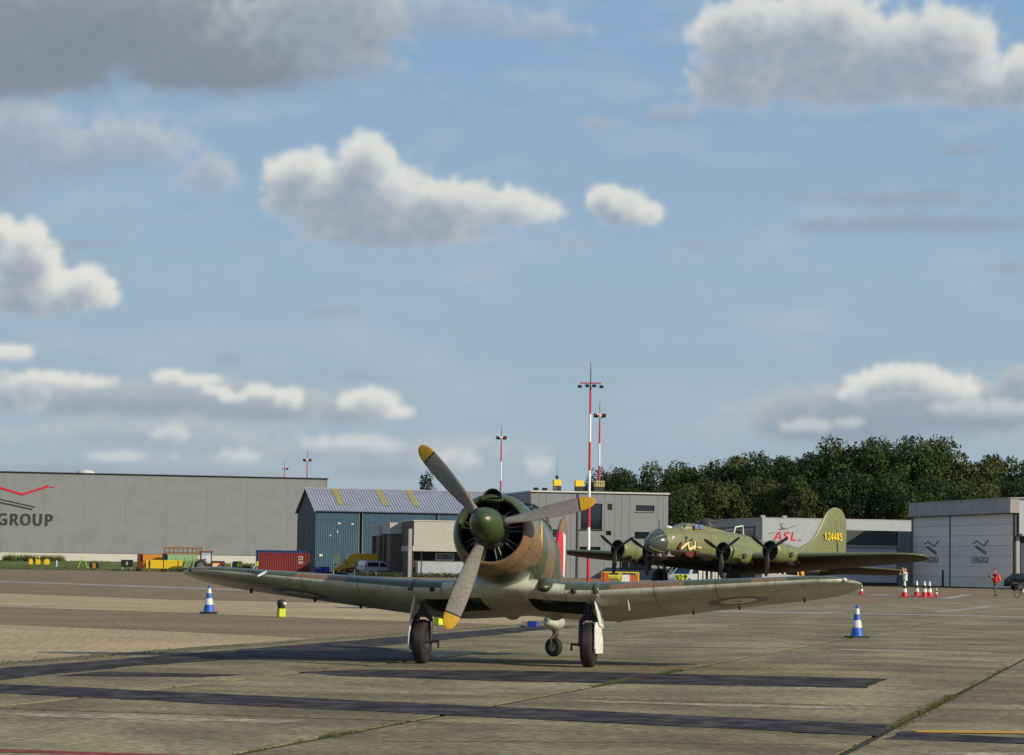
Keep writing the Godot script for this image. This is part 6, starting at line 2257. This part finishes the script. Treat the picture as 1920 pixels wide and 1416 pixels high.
func left_equipment() -> void:
	var d := flat("loading_pad", [[-33.5, -325], [-22.5, -327.3], [-21.9, -330.5], [-33, -330.5]], 0.36, M.concrete1)
	bx("pad_wall", Vector3(-27.8, 0.16, -326.2), Vector3(11, 0.34, 0.3), M.concrete0, d)
	var c := corrugated_container("shipping_container", "rusty red ribbed container in the shade of the blue hangar", Vector3(-27.4, 0, -319.0), 0.06, M.container_red, "shipping containers")
	lettering("CO", 0.5, 0.55, M.off_white, c, Vector3(2.0, 2.0, 1.24))
	lettering("203", 0.34, 0.55, M.off_white, c, Vector3(2.0, 1.45, 1.24))
	c = corrugated_container("blue_container", "dark blue ribbed container, only its top showing above the red one", Vector3(-28.7, 0.36, -328.8), 0.06, M.container_blue, "shipping containers")
	# yellow lamp boxes on the bank
	var k := 0
	for p in [[-64.3, 0.42], [-63.3, 0.62], [-62.1, 0.42]]:
		var t := thing("lamp_box", ["leftmost plain yellow lamp box on the grass bank", "middle yellow lamp box with a raised frame on the grass bank", "right yellow lamp box of the three on the grass bank"][k], "lamp box", Vector3(p[0] - 1.0, 0.5, -357.5), 0.1, "yellow lamp boxes on the bank")
		bx("box", Vector3(0, 0.48, 0), Vector3([0.5, 0.62, 0.72][k], 0.72, 0.4), M.yellow, t, 0.04)
		for x in [-0.18, 0.18]:
			bx("leg", Vector3(x, 0.06, 0), Vector3(0.06, 0.16, 0.06), M.dark_metal, t)
		if k == 1:
			var st := mb()
			tube(st, [Vector3(-0.28, 0.8, 0), Vector3(-0.28, 1.35, 0), Vector3(0.05, 1.4, 0), Vector3(0.28, 1.05, 0)], 0.06, 6)
			obj("raised_frame", st, M.yellow, t)
			bx("plate", Vector3(0.15, 1.1, 0), Vector3(0.3, 0.16, 0.06), M.off_white, t)
		else:
			bx("lamp", Vector3(0, 0.9, 0), Vector3(0.26, 0.14, 0.2), M.prop_yellow, t, 0.04)
		k += 1
	var t := thing("marker_post", "thin white marker post on the grass bank", "post", Vector3(-61.3, 0.35, -355), 0.0)
	bx("post", Vector3(0, 0.42, 0), Vector3(0.16, 0.84, 0.12), M.white, t, 0.02)
	bx("cap", Vector3(0, 0.87, 0), Vector3(0.18, 0.06, 0.14), M.off_white, t, 0.01)
	# folding yellow-green warning frame
	t = thing("warning_frame", "tall lime folding warning frame leaning like a letter A on the grass", "warning sign", Vector3(-57.2, 0.25, -352), 0.05)
	for s in [-1.0, 1.0]:
		var st := mb()
		bar(st, Vector3(0.62 * s - 0.08, 0.0, 0.0), Vector3(0.1 * s, 1.66, -0.05), 0.34 if s < 0 else 0.2, 0.07)
		obj("leaf", st, M.lime, t)
	var st := mb()
	for i in 4:
		box(st, Vector3(-0.5 + 0.1 * i, 0.35 + 0.34 * i, 0.06), Vector3(0.2, 0.1, 0.03))
	obj("printed_marks", st, M.dark_grey, t)
	bx("foot", Vector3(0.85, 0.06, 0.05), Vector3(0.5, 0.1, 0.2), M.lime, t)
	sign_board("runway_sign", "black sign board with a yellow letter B on the grass edge", Vector3(-55.5, 0.12, -350.5), 1.2, 0.76, 0.12, M.black, "B", M.prop_yellow, 0.6)
	sign_board("runway_sign", "black sign board with a small white 0 on short legs", Vector3(-50.7, 0.1, -347.6), 1.55, 0.95, 0.42, M.black, "0", M.off_white, 0.42)
	# two salt spreaders
	for e in [[-46.9, "salt_spreader", "orange hopper salt spreader with a rust brown end, beside the black 0 sign", M.prop_yellow, 2.2, 3.6], [-42.9, "salt_spreader", "large pale green hopper salt spreader behind the yellow barrier boards", M.hopper_green, 2.25, 4.6]]:
		t = thing(e[1], e[2], "salt spreader", Vector3(e[0], 0, -343.4 if e[5] < 4 else -341.5), 0.08, "salt spreader hoppers")
		var w: float = e[5]
		st = mb()
		prism(st, PackedVector2Array([Vector2(-0.75, 0.55), Vector2(0.75, 0.55), Vector2(1.1, 1.5), Vector2(0.95, e[4]), Vector2(-0.95, e[4]), Vector2(-1.1, 1.5)]), -w / 2 + 0.7, w / 2, Transform3D(Basis(Vector3(0, 0, -1), Vector3.UP, Vector3(1, 0, 0)), Vector3.ZERO), 0.04)
		obj("hopper", st, e[3] if e[5] > 4 else mat(rgb(216, 140, 32), 0.6, 0.0, M.dirt, 0.5), t)
		st = mb()
		prism(st, PackedVector2Array([Vector2(-1.0, 0.3), Vector2(1.0, 0.3), Vector2(0.9, 1.4), Vector2(0.5, e[4] + 0.1), Vector2(-0.5, e[4] + 0.1), Vector2(-0.9, 1.4)]), -w / 2, -w / 2 + 0.64, Transform3D(Basis(Vector3(0, 0, -1), Vector3.UP, Vector3(1, 0, 0)), Vector3.ZERO), 0.05)
		obj("end_housing", st, M.rust if e[5] < 4 else M.black, t)
		for x in [-w * 0.1, w * 0.15, w * 0.38]:
			bx("rib", Vector3(x, 1.25, 1.06), Vector3(0.08, 1.2, 0.12), e[3] if e[5] > 4 else M.prop_yellow, t)
		st = mb()
		for x in [-w * 0.4, w * 0.4]:
			for z in [-0.7, 0.7]:
				box(st, Vector3(x, 0.3, z), Vector3(0.12, 0.6, 0.12))
		obj("stand", st, M.dark_metal, t)
		bx("spinner_chute", Vector3(-w / 2 + 0.1, 0.3, 0), Vector3(0.5, 0.5, 1.0), M.rust, t, 0.05)
	# yellow barrier boards on posts in front of them
	t = thing("barrier_boards", "row of bright yellow barrier boards on short orange posts before the green hopper", "barrier", Vector3(-44.5, 0, -337.0), 0.05)
	for e in [[-2.05, 0.28], [-0.85, 1.62], [0.95, 1.72], [2.2, 0.5]]:
		bx("board", Vector3(e[0], 0.95, 0), Vector3(e[1], 1.1, 0.1), M.yellow, t, 0.02)
	for x in [-1.7, 0.06, 1.9]:
		bx("post", Vector3(x, 0.7, -0.1), Vector3(0.1, 1.4, 0.08), M.orange, t)
	# rusty flat rack standing behind
	t = thing("flat_rack", "long rusty steel rack lying behind the green salt spreader", "steel rack", Vector3(-43.9, 1.0, -352.5), 0.06)
	for y in [1.5, 2.15]:
		bx("beam", Vector3(0, y, 0), Vector3(5.2, 0.2, 0.2), mat(rgb(150, 112, 60), 0.8, 0.0, M.dirt, 0.4), t)
	for i in 9:
		bx("upright", Vector3(-2.5 + 0.62 * i, 1.1, 0), Vector3(0.1, 2.2, 0.1), M.rust, t)
	# tractor
	t = thing("tractor", "dark red tractor with a glazed cab and amber roof lamps", "tractor", Vector3(-38.6, 0, -334.0), PI / 2 + 0.15)
	st = mb()
	for x in [-0.62, 0.62]:
		for z in [-0.75, 0.6]:
			box(st, Vector3(x, 1.9, z), Vector3(0.1, 1.4, 0.1))
	box(st, Vector3(0, 2.62, -0.08), Vector3(1.5, 0.14, 1.75), Basis.IDENTITY, 0.04)
	obj("cab_frame", st, M.rust, t)
	st = mb()
	for x in [-0.62, 0.62]:
		box(st, Vector3(x, 1.9, -0.08), Vector3(0.02, 1.26, 1.2))
	box(st, Vector3(0, 1.9, 0.61), Vector3(1.12, 1.26, 0.02))
	obj("cab_glass", st, M.pane, t)
	bx("seat", Vector3(0, 1.45, -0.2), Vector3(0.5, 0.7, 0.5), M.black, t, 0.08)
	bx("bonnet", Vector3(0, 1.15, 1.5), Vector3(0.8, 0.7, 1.7), M.rust, t, 0.12)
	bx("chassis", Vector3(0, 0.75, 0.4), Vector3(0.7, 0.5, 3.2), M.black, t, 0.06)
	for s in [-1.0, 1.0]:
		wheel(t, Vector3(0.86 * s, 0.8, -0.75), 0.8, 0.45)
		wheel(t, Vector3(0.8 * s, 0.55, 1.75), 0.55, 0.34)
		bx("mudguard", Vector3(0.86 * s, 1.66, -0.75), Vector3(0.5, 0.08, 1.2), M.rust, t, 0.03)
	for p in [[-0.5, 0.6], [0.5, 0.6], [0.0, -0.8]]:
		st = mb()
		lathe(st, [Vector2(0.08, 2.69), Vector2(0.08, 2.82), Vector2(0.03, 2.88)], 10, Transform3D(Basis.IDENTITY, Vector3(p[0], 0, p[1])))
		obj("roof_lamp", st, M.orange, t)
	bx("number_plate", Vector3(-0.92, 0.95, 1.2), Vector3(0.06, 0.5, 0.9), mat(rgb(224, 180, 130), 0.6), t)
	# snow plough blades and stacked implements between tractor and container
	k = 0
	for p in [[-34.6, 1.55], [-31.6, 1.75]]:
		t = thing("snow_plough", ["black snow plough blade with white edge next to the tractor", "tall black snow plough blade with white edge next to the red container"][k], "snow plough", Vector3(p[0], 0, -333.0), 0.4 * k - 0.2, "snow plough blades")
		st = mb()
		var rr := []
		for i in 9:
			var a := -0.9 + 0.23 * i
			rr.append(Vector2(0.55 - 0.6 * cos(a), 0.8 + 0.85 * sin(a)))
		var poly := PackedVector2Array(rr)
		for i in range(8, -1, -1):
			poly.append(rr[i] + Vector2(0.07, 0))
		prism(st, poly, -0.62, 0.62, Transform3D(Basis(Vector3(0, 0, -1), Vector3(0, p[1] / 1.6, 0), Vector3(1, 0, 0)), Vector3(0, 0.05, 0)))
		obj("blade", st, M.black, t)
		bx("edge", Vector3(-0.68, 0.75, 0.2), Vector3(0.08, 1.3, 0.1), M.white, t)
		bx("push_frame", Vector3(0.1, 0.5, -0.6), Vector3(0.5, 0.3, 1.2), M.dark_metal, t, 0.03)
		k += 1
	t = thing("plough_stack", "low row of dark plough frames with a red and white striped plate", "machinery", Vector3(-33.0, 0, -334.6), 0.05)
	bx("beam", Vector3(0, 0.75, 0), Vector3(2.4, 0.5, 0.4), M.black, t, 0.05)
	for i in 3:
		st = mb()
		box(st, Vector3(0.1 + 0.16 * i, 0.7, 0.26), Vector3(0.12, 0.62, 0.02), Basis(Vector3.BACK, -0.5))
		obj("stripe", st, M.white if i % 2 == 0 else M.red, t)
	for x in [-1.0, 1.0]:
		bx("foot", Vector3(x, 0.26, 0), Vector3(0.14, 0.52, 0.3), M.dark_metal, t)
	sign_board("lime_sign", "small lime sign board standing between the two plough blades", Vector3(-33.9, 0, -329.5), 0.66, 0.5, 0.8, M.lime, "", M.black, 0.3)
	sign_board("lime_sign", "small lime sign board leaning close to the red container's left end", Vector3(-30.9, 0, -323.5), 0.66, 0.56, 0.95, M.lime, "", M.black, 0.3)
	# blue drums and the cream cabinet by the van
	k = 0
	for p in [[-22.9, -312.2], [-22.25, -312.6], [-21.7, -312.1]]:
		t = thing("blue_drum", ["left blue plastic drum by the blue hangar's corner", "middle blue plastic drum, set back between the other two", "right blue plastic drum next to the yellow van's nose"][k], "drum", Vector3(p[0], 0, p[1]), 0.0, "blue drums by the hangar corner")
		st = mb()
		lathe(st, [Vector2(0.27, 0.02), Vector2(0.3, 0.08), Vector2(0.3, 0.34), Vector2(0.315, 0.37), Vector2(0.3, 0.4), Vector2(0.3, 0.66), Vector2(0.315, 0.69), Vector2(0.3, 0.72), Vector2(0.3, 0.95), Vector2(0.26, 1.0)], 20)
		obj("barrel", st, M.deep_blue, t)
		st = mb()
		lathe(st, [Vector2(0.31, 0.93), Vector2(0.32, 0.95), Vector2(0.31, 0.98)], 20, Transform3D(), false)
		obj("lid_ring", st, M.black, t)
		k += 1
	t = thing("cream_cabinet", "cream coloured cabinet on a stand behind the yellow van's bonnet", "cabinet", Vector3(-20.9, 0, -318.0), 0.1)
	bx("cabinet", Vector3(0, 1.95, 0), Vector3(0.85, 1.3, 0.6), mat(rgb(226, 220, 180), 0.6), t, 0.03)
	bx("lid", Vector3(0, 2.64, 0), Vector3(1.0, 0.12, 0.75), M.white, t, 0.02)
	bx("stand", Vector3(0, 0.65, 0), Vector3(0.6, 1.3, 0.4), M.dark_grey, t)
	# motorcycle in front of the van
	t = thing("motorcycle", "dark motorcycle with brown panniers parked in front of the yellow van", "motorcycle", Vector3(-18.6, 0, -308.0), PI / 2 - 0.2)
	for z in [-0.72, 0.74]:
		wheel(t, Vector3(0, 0.33, z), 0.33, 0.14)
	bx("engine", Vector3(0, 0.5, 0.05), Vector3(0.4, 0.4, 0.6), M.dark_metal, t, 0.08)
	bx("tank", Vector3(0, 0.92, 0.2), Vector3(0.36, 0.3, 0.6), mat(rgb(96, 44, 30), 0.3), t, 0.1)
	bx("saddle", Vector3(0, 0.84, -0.35), Vector3(0.34, 0.16, 0.7), M.black, t, 0.06)
	for s in [-1.0, 1.0]:
		bx("pannier", Vector3(0.32 * s, 0.68, -0.62), Vector3(0.24, 0.42, 0.5), mat(rgb(112, 66, 40), 0.6), t, 0.06)
	st = mb()
	for x in [-0.1, 0.1]:
		tube(st, [Vector3(x, 0.33, 0.74), Vector3(x, 0.95, 0.52)], 0.03, 8)
	tube(st, [Vector3(-0.36, 1.08, 0.35), Vector3(0, 1.02, 0.48), Vector3(0.36, 1.08, 0.35)], 0.018, 8)
	obj("fork", st, M.metal, t)
	bx("windshield", Vector3(0, 1.2, 0.62), Vector3(0.44, 0.4, 0.03), M.glass, t, 0.01)
	bx("headlight", Vector3(0, 0.95, 0.66), Vector3(0.2, 0.2, 0.14), M.lamp_clear, t, 0.06)
	# low white bollards along the kerb
	k = 0
	for p in [[-20.3, -303], [-17.9, -303], [-16.9, -303], [-15.4, -303], [-13.5, -303], [-12.4, -303]]:
		t = thing("bollard", "short white bollard, %s of the six before the vans" % ["first from the left", "second from the left", "third from the left", "fourth from the left", "fifth from the left", "sixth from the left"][k], "bollard", Vector3(p[0], 0, p[1]), 0.0, "bollards before the vans")
		st = mb()
		lathe(st, [Vector2(0.05, 0), Vector2(0.05, 0.55), Vector2(0.035, 0.6), Vector2(0.01, 0.62)], 12)
		obj("post", st, M.fascia, t)
		bx("foot", Vector3(0, 0.02, 0), Vector3(0.26, 0.04, 0.26), M.dark_grey, t)
		k += 1
	var spots := []
	for i in 70:
		spots.append(Vector3(rng.randf_range(-17.5, -12), 0.22 + rng.randf() * 0.1, rng.randf_range(-297.2, -296.2)))
	leaves_at("weed_strip", spots, 0.26, "low strip of weeds along the kerb before the silver van", Vector3(-15, 0, -297))

# ---------------------------------------------------------------- things seen under the bomber
func behind_bomber() -> void:
	var t := thing("steel_stillage", "yellow railed steel stillage with orange and white panels under the bomber's far wing", "stillage", Vector3(8.3, 0, -196.0), 0.1)
	for y in [0.7, 1.12]:
		bx("rail", Vector3(0, y, 0.5), Vector3(2.7, 0.08, 0.08), M.yellow, t)
		bx("rail", Vector3(0, y, -0.5), Vector3(2.7, 0.08, 0.08), M.yellow, t)
	for x in [-1.32, 0.0, 1.32]:
		for z in [-0.5, 0.5]:
			bx("post", Vector3(x, 0.58, z), Vector3(0.09, 1.16, 0.09), M.orange if x < -1 else M.yellow, t)
	bx("panel", Vector3(-1.1, 0.62, 0.56), Vector3(0.4, 0.9, 0.04), M.orange, t)
	bx("panel", Vector3(0.35, 0.6, 0.56), Vector3(0.6, 0.7, 0.04), M.white, t)
	bx("panel", Vector3(0.98, 0.6, 0.56), Vector3(0.6, 0.7, 0.04), M.orange, t)
	bx("bar", Vector3(-0.5, 0.86, 0.58), Vector3(1.0, 0.14, 0.06), M.lime, t)
	bx("deck", Vector3(0, 0.3, 0), Vector3(2.7, 0.12, 1.0), M.dark_metal, t)
	for x in [-1.1, 1.1]:
		wheel(t, Vector3(x, 0.15, 0.4), 0.15, 0.1)
		wheel(t, Vector3(x, 0.15, -0.4), 0.15, 0.1)
	t = thing("stand_sign", "lime stand marker sign reading N2 with an up arrow, near the bomber's wheel", "sign", Vector3(11.5, 0, -175.0), 0.0)
	bx("board", Vector3(0, 0.83, 0), Vector3(0.88, 0.52, 0.06), M.lime, t, 0.01)
	for x in [-0.34, 0.34]:
		bx("leg", Vector3(x, 0.27, -0.02), Vector3(0.05, 0.54, 0.05), M.dark_metal, t)
	lettering("N2", 0.34, 0.42, M.black, t, Vector3(-0.16, 0.88, 0.04))
	mark(t, [[0.27, 0.72], [0.27, 1.02]], 0.06, Transform3D(Basis.IDENTITY, Vector3(0, 0, 0.03)), M.black, "arrow")
	mark(t, [[0.17, 0.93], [0.27, 1.06], [0.37, 0.93]], 0.05, Transform3D(Basis.IDENTITY, Vector3(0, 0, 0.035)), M.black, "arrow")
	var v := thing("silver_car", "silver car with a dark windscreen seen below the bomber's fuselage", "car", Vector3(15.6, 0, -230.0), -0.5)
	var side := PackedVector2Array([Vector2(2.15, 0.3), Vector2(2.2, 0.75), Vector2(1.2, 0.98), Vector2(0.4, 1.6), Vector2(-1.8, 1.66), Vector2(-2.15, 1.1), Vector2(-2.2, 0.35)])
	car_body(v, side, 0.88, 0.98, 0.16, M.silver)
	side_panel(v, "side_window", PackedVector2Array([Vector2(0.85, 1.02), Vector2(0.3, 1.5), Vector2(-1.6, 1.54), Vector2(-1.85, 1.04)]), 0.875, 0.98, 0.16, M.glass)
	var st := mb()
	prism(st, PackedVector2Array([Vector2(-0.72, 0), Vector2(0.72, 0), Vector2(0.62, 0.9), Vector2(-0.62, 0.9)]), 0, 0.012, Transform3D(Basis(Vector3(1, 0, 0), Vector3(0, 0.61, -0.79), Vector3(0, 0.79, 0.61)), Vector3(0, 1.01, 1.18)))
	obj("windscreen", st, M.glass, v)
	for p in [[-0.8, 1.4], [0.8, 1.4], [-0.8, -1.35], [0.8, -1.35]]:
		wheel(v, Vector3(p[0], 0.33, p[1]), 0.33, 0.22)
	for x in [-0.66, 0.66]:
		bx("headlight", Vector3(x, 0.72, 2.14), Vector3(0.34, 0.18, 0.14), M.lamp_clear, v, 0.04)
	t = thing("gate_shelter", "white framed shelter with upright slats just right of the silver car", "shelter", Vector3(16.9, 0, -222.0), GRID)
	bx("roof", Vector3(0, 1.62, 0), Vector3(1.9, 0.12, 1.2), M.white, t, 0.02)
	for x in [-0.85, -0.5, -0.1, 0.3, 0.55, 0.85]:
		bx("slat", Vector3(x, 0.78, 0.45), Vector3(0.16 if x > -0.6 else 0.3, 1.56, 0.08), M.off_white, t)
	bx("back", Vector3(0, 0.78, -0.4), Vector3(1.7, 1.56, 0.06), M.dark_grey, t)
	t = thing("grey_skip", "dull grey ribbed bin in the shade below the bomber's wing", "bin", Vector3(19.0, 0, -225.0), GRID)
	bx("body", Vector3(0, 0.7, 0), Vector3(1.0, 1.3, 0.8), M.fascia, t, 0.04)
	for x in [-0.36, -0.12, 0.12, 0.36]:
		bx("rib", Vector3(x, 0.7, 0.42), Vector3(0.06, 1.2, 0.05), M.cladding_shade, t)
	bx("lid", Vector3(0, 1.38, 0), Vector3(1.06, 0.08, 0.86), M.dark_grey, t, 0.02)

# ---------------------------------------------------------------- people
# surface nets over tapered capsules [a, ra, b, rb] joined smoothly
func flesh(st: SurfaceTool, bones: Array, cell: float, blend: float) -> void:
	var lo := Vector3.INF
	var hi := -Vector3.INF
	for b in bones:
		for k in [0, 2]:
			lo = lo.min(b[k] - Vector3.ONE * (b[k + 1] + cell * 2.0))
			hi = hi.max(b[k] + Vector3.ONE * (b[k + 1] + cell * 2.0))
	var n := Vector3i(((hi - lo) / cell).ceil()) + Vector3i.ONE
	var f := PackedFloat32Array()
	f.resize(n.x * n.y * n.z)
	f.fill(1.0)
	for b in bones:
		var r := maxf(b[1], b[3]) + cell * 2.0 + blend
		var p0: Vector3i = Vector3i(((b[0].min(b[2]) - Vector3.ONE * r - lo) / cell).floor()).clamp(Vector3i.ZERO, n - Vector3i.ONE)
		var p1: Vector3i = Vector3i(((b[0].max(b[2]) + Vector3.ONE * r - lo) / cell).ceil()).clamp(Vector3i.ZERO, n - Vector3i.ONE)
		var ab: Vector3 = b[2] - b[0]
		var l2 := maxf(ab.length_squared(), 1e-8)
		for z in range(p0.z, p1.z + 1):
			for y in range(p0.y, p1.y + 1):
				for x in range(p0.x, p1.x + 1):
					var p := lo + Vector3(x, y, z) * cell
					var t := clampf((p - b[0]).dot(ab) / l2, 0.0, 1.0)
					var d: float = p.distance_to(b[0] + ab * t) - lerpf(b[1], b[3], t)
					var i := (z * n.y + y) * n.x + x
					var h := clampf(0.5 + 0.5 * (f[i] - d) / blend, 0.0, 1.0)
					f[i] = lerpf(f[i], d, h) - blend * h * (1.0 - h)
	var at := {}
	var sx := 1
	var sy := n.x
	var sz := n.x * n.y
	var offs := [0, sx, sy, sx + sy, sz, sx + sz, sy + sz, sx + sy + sz]
	for z in n.z - 1:
		for y in n.y - 1:
			for x in n.x - 1:
				var i := z * sz + y * sy + x
				var inside := 0
				for o in offs:
					if f[i + o] < 0.0:
						inside += 1
				if inside == 0 or inside == 8:
					continue
				var sum := Vector3.ZERO
				var c := 0
				for e in [[0, 1], [2, 3], [4, 5], [6, 7], [0, 2], [1, 3], [4, 6], [5, 7], [0, 4], [1, 5], [2, 6], [3, 7]]:
					var va := f[i + offs[e[0]]]
					var vb := f[i + offs[e[1]]]
					if (va < 0.0) != (vb < 0.0):
						var tt := va / (va - vb)
						sum += Vector3(e[0] & 1, (e[0] >> 1) & 1, e[0] >> 2).lerp(Vector3(e[1] & 1, (e[1] >> 1) & 1, e[1] >> 2), tt)
						c += 1
				at[i] = lo + (Vector3(x, y, z) + sum / c) * cell
	st.set_smooth_group(1)
	for i in at:
		for e in [[sx, sy, sz], [sy, sz, sx], [sz, sx, sy]]:
			var j: int = i + e[0]
			if (f[i] < 0.0) == (f[j] < 0.0):
				continue
			var q := [i, i - e[1], i - e[1] - e[2], i - e[2]]
			if not (at.has(q[1]) and at.has(q[2]) and at.has(q[3])):
				continue
			if f[i] >= 0.0:
				q.reverse()
			# clockwise from outside
			vx(st, at[q[0]]); vx(st, at[q[2]]); vx(st, at[q[1]])
			vx(st, at[q[0]]); vx(st, at[q[3]]); vx(st, at[q[2]])
	st.set_smooth_group(-1)

func hand(bones: Array, wrist: Vector3, out: Vector3, side: Vector3) -> void:
	var up := side.cross(out).normalized()
	bones.append([wrist, 0.03, wrist + out * 0.07, 0.036])
	for k in 4:
		var b := wrist + out * 0.075 + side * (k - 1.5) * 0.02
		var m: Vector3 = b + out * [0.035, 0.042, 0.04, 0.03][k] - up * 0.008
		bones.append([b, 0.0095, m, 0.0085])
		bones.append([m, 0.0085, m + out * 0.022 - up * 0.03, 0.0075])
	var th := wrist + out * 0.025 - side * 0.03
	bones.append([th, 0.012, th + out * 0.03 - side * 0.03, 0.01])

func people() -> void:
	# both stand about 1.75 m tall and face left (-x)
	for who in 2:
		var t: Node3D
		if who == 0:
			t = thing("person", "person in red top and dark trousers standing with a camera, wearing an orange backpack", "person", Vector3(31.55, 0, -170.0), 0.25)
		else:
			t = thing("person", "person in a white shirt and black trousers raising both arms to take a picture", "person", Vector3(23.85, 0, -157.8), 0.35)
		var f := -1.0
		var bones := []
		# legs, a short step apart
		for s in [-1.0, 1.0]:
			var hip := Vector3(0.0, 0.92, 0.09 * s)
			var knee := Vector3(-0.05 * s - 0.02, 0.49, 0.10 * s)
			var ankle := Vector3(-0.06 * s + 0.03, 0.09, 0.10 * s)
			bones.append([hip, 0.095, knee, 0.062])
			bones.append([knee, 0.062, ankle, 0.042])
			bones.append([ankle + Vector3(0.03, -0.045, 0), 0.042, ankle + Vector3(-0.16, -0.055, 0.01 * s), 0.034])
		# trunk, neck, head
		bones.append([Vector3(0.01, 0.94, -0.06), 0.115, Vector3(0.01, 0.94, 0.06), 0.115])
		bones.append([Vector3(0.0, 1.0, 0), 0.13, Vector3(0.0, 1.28, 0), 0.145])
		bones.append([Vector3(0.01, 1.4, -0.14), 0.065, Vector3(0.01, 1.4, 0.14), 0.065])
		bones.append([Vector3(0.01, 1.4, 0), 0.07, Vector3(-0.02, 1.54, 0), 0.052])
		bones.append([Vector3(0.0, 1.66, 0), 0.092, Vector3(-0.02, 1.6, 0), 0.078])
		bones.append([Vector3(-0.05, 1.57, 0), 0.045, Vector3(-0.07, 1.56, 0), 0.036])
		bones.append([Vector3(-0.095, 1.625, 0), 0.018, Vector3(-0.11, 1.605, 0), 0.016])
		for s in [-1.0, 1.0]:
			bones.append([Vector3(0.005, 1.64, 0.088 * s), 0.012, Vector3(0.01, 1.61, 0.09 * s), 0.012])
			var sh := Vector3(0.01, 1.39, 0.19 * s)
			var el: Vector3
			var wr: Vector3
			if who == 0:
				el = Vector3(-0.06, 1.13, 0.22 * s)
				wr = Vector3(-0.27, 1.24, 0.08 * s)
			else:
				el = Vector3(-0.22, 1.42 if s > 0 else 1.34, 0.24 * s)
				wr = Vector3(-0.2, 1.62, 0.1 * s)
			bones.append([sh, 0.06, el, 0.045])
			bones.append([el, 0.044, wr, 0.03])
			hand(bones, wr, (wr - el).normalized(), Vector3(0, 0.3, s).normalized() if who == 0 else Vector3(-0.3, 0, s).normalized())
		var shirt: Color = [rgb(196, 40, 60), rgb(206, 204, 196)][who].srgb_to_linear()
		var legs: Color = [rgb(84, 84, 66), rgb(30, 29, 30)][who].srgb_to_linear()
		var skin := rgb(204, 156, 130).srgb_to_linear()
		color_of = func(p: Vector3) -> Color:
			if p.y < 0.1:
				return Color(0.02, 0.02, 0.02)
			if p.y < 0.96:
				return legs
			if p.y > 1.47 and absf(p.z) < 0.12:
				return skin
			if p.x < -0.17 and (who == 0 or p.y > 1.5):
				return skin
			if who == 1 and p.x < -0.12 and p.y > 1.44:
				return skin
			return shirt
		var st := mb()
		flesh(st, bones, 0.02, 0.03)
		color_of = null
		obj("body", st, M.vc, t)
		st = mb()
		flesh(st, [[Vector3(0.02, 1.70, 0), 0.09, Vector3(0.03, 1.64, 0), 0.085], [Vector3(0.05, 1.62, 0), 0.06, Vector3(0.06, 1.56, 0), 0.05], [Vector3(-0.04, 1.73, 0), 0.05, Vector3(0.0, 1.74, 0), 0.06]], 0.015, 0.03)
		obj("hair", st, mat(rgb(60, 46, 38) if who == 0 else rgb(40, 34, 30), 0.8), t)
		for s in [-1.0, 1.0]:
			bx("eye", Vector3(-0.095, 1.645, 0.033 * s), Vector3(0.012, 0.014, 0.022), M.black, t, 0.004)
		if who == 0:
			st = mb()
			flesh(st, [[Vector3(-0.02, 1.0, -0.1), 0.14, Vector3(-0.02, 1.0, 0.1), 0.14], [Vector3(-0.02, 1.0, 0), 0.15, Vector3(0.0, 1.14, 0), 0.14]], 0.03, 0.05)
			obj("jacket", st, mat(rgb(206, 24, 52), 0.7), t)
			var b := thing("backpack", "bright orange backpack on the standing person's back", "backpack", t.position, t.rotation.y)
			st = mb()
			flesh(st, [[Vector3(0.24, 1.02, -0.08), 0.09, Vector3(0.24, 1.02, 0.08), 0.09], [Vector3(0.23, 1.15, -0.08), 0.1, Vector3(0.22, 1.34, -0.06), 0.08], [Vector3(0.23, 1.15, 0.08), 0.1, Vector3(0.22, 1.34, 0.06), 0.08]], 0.025, 0.06)
			obj("pack", st, M.orange, b)
			st = mb()
			flesh(st, [[Vector3(0.33, 1.04, -0.05), 0.05, Vector3(0.33, 1.16, 0.05), 0.05]], 0.02, 0.04)
			obj("pocket", st, M.prop_yellow, b)
			st = mb()
			for s in [-1.0, 1.0]:
				tube(st, [Vector3(0.14, 1.38, 0.12 * s), Vector3(0.0, 1.47, 0.12 * s), Vector3(-0.13, 1.36, 0.12 * s), Vector3(-0.14, 1.15, 0.13 * s), Vector3(0.1, 1.0, 0.15 * s)], 0.018, 6)
			obj("strap", st, M.black, b)
		var cm := thing("camera", ["small dark camera held at chest height by the person with the backpack", "small dark camera held up to the face of the person in white"][who], "camera", t.transform * Vector3([-0.4, -0.26][who], [1.3, 1.66][who], 0.0), t.rotation.y)
		bx("camera_body", Vector3.ZERO, Vector3(0.05, 0.09, 0.14), M.black, cm, 0.012)
		st = mb()
		lathe(st, [Vector2(0.035, 0.02), Vector2(0.035, 0.07), Vector2(0.028, 0.075)], 14, Transform3D(Basis(Vector3.BACK, PI / 2), Vector3.ZERO))
		obj("lens", st, M.dark_grey, cm)
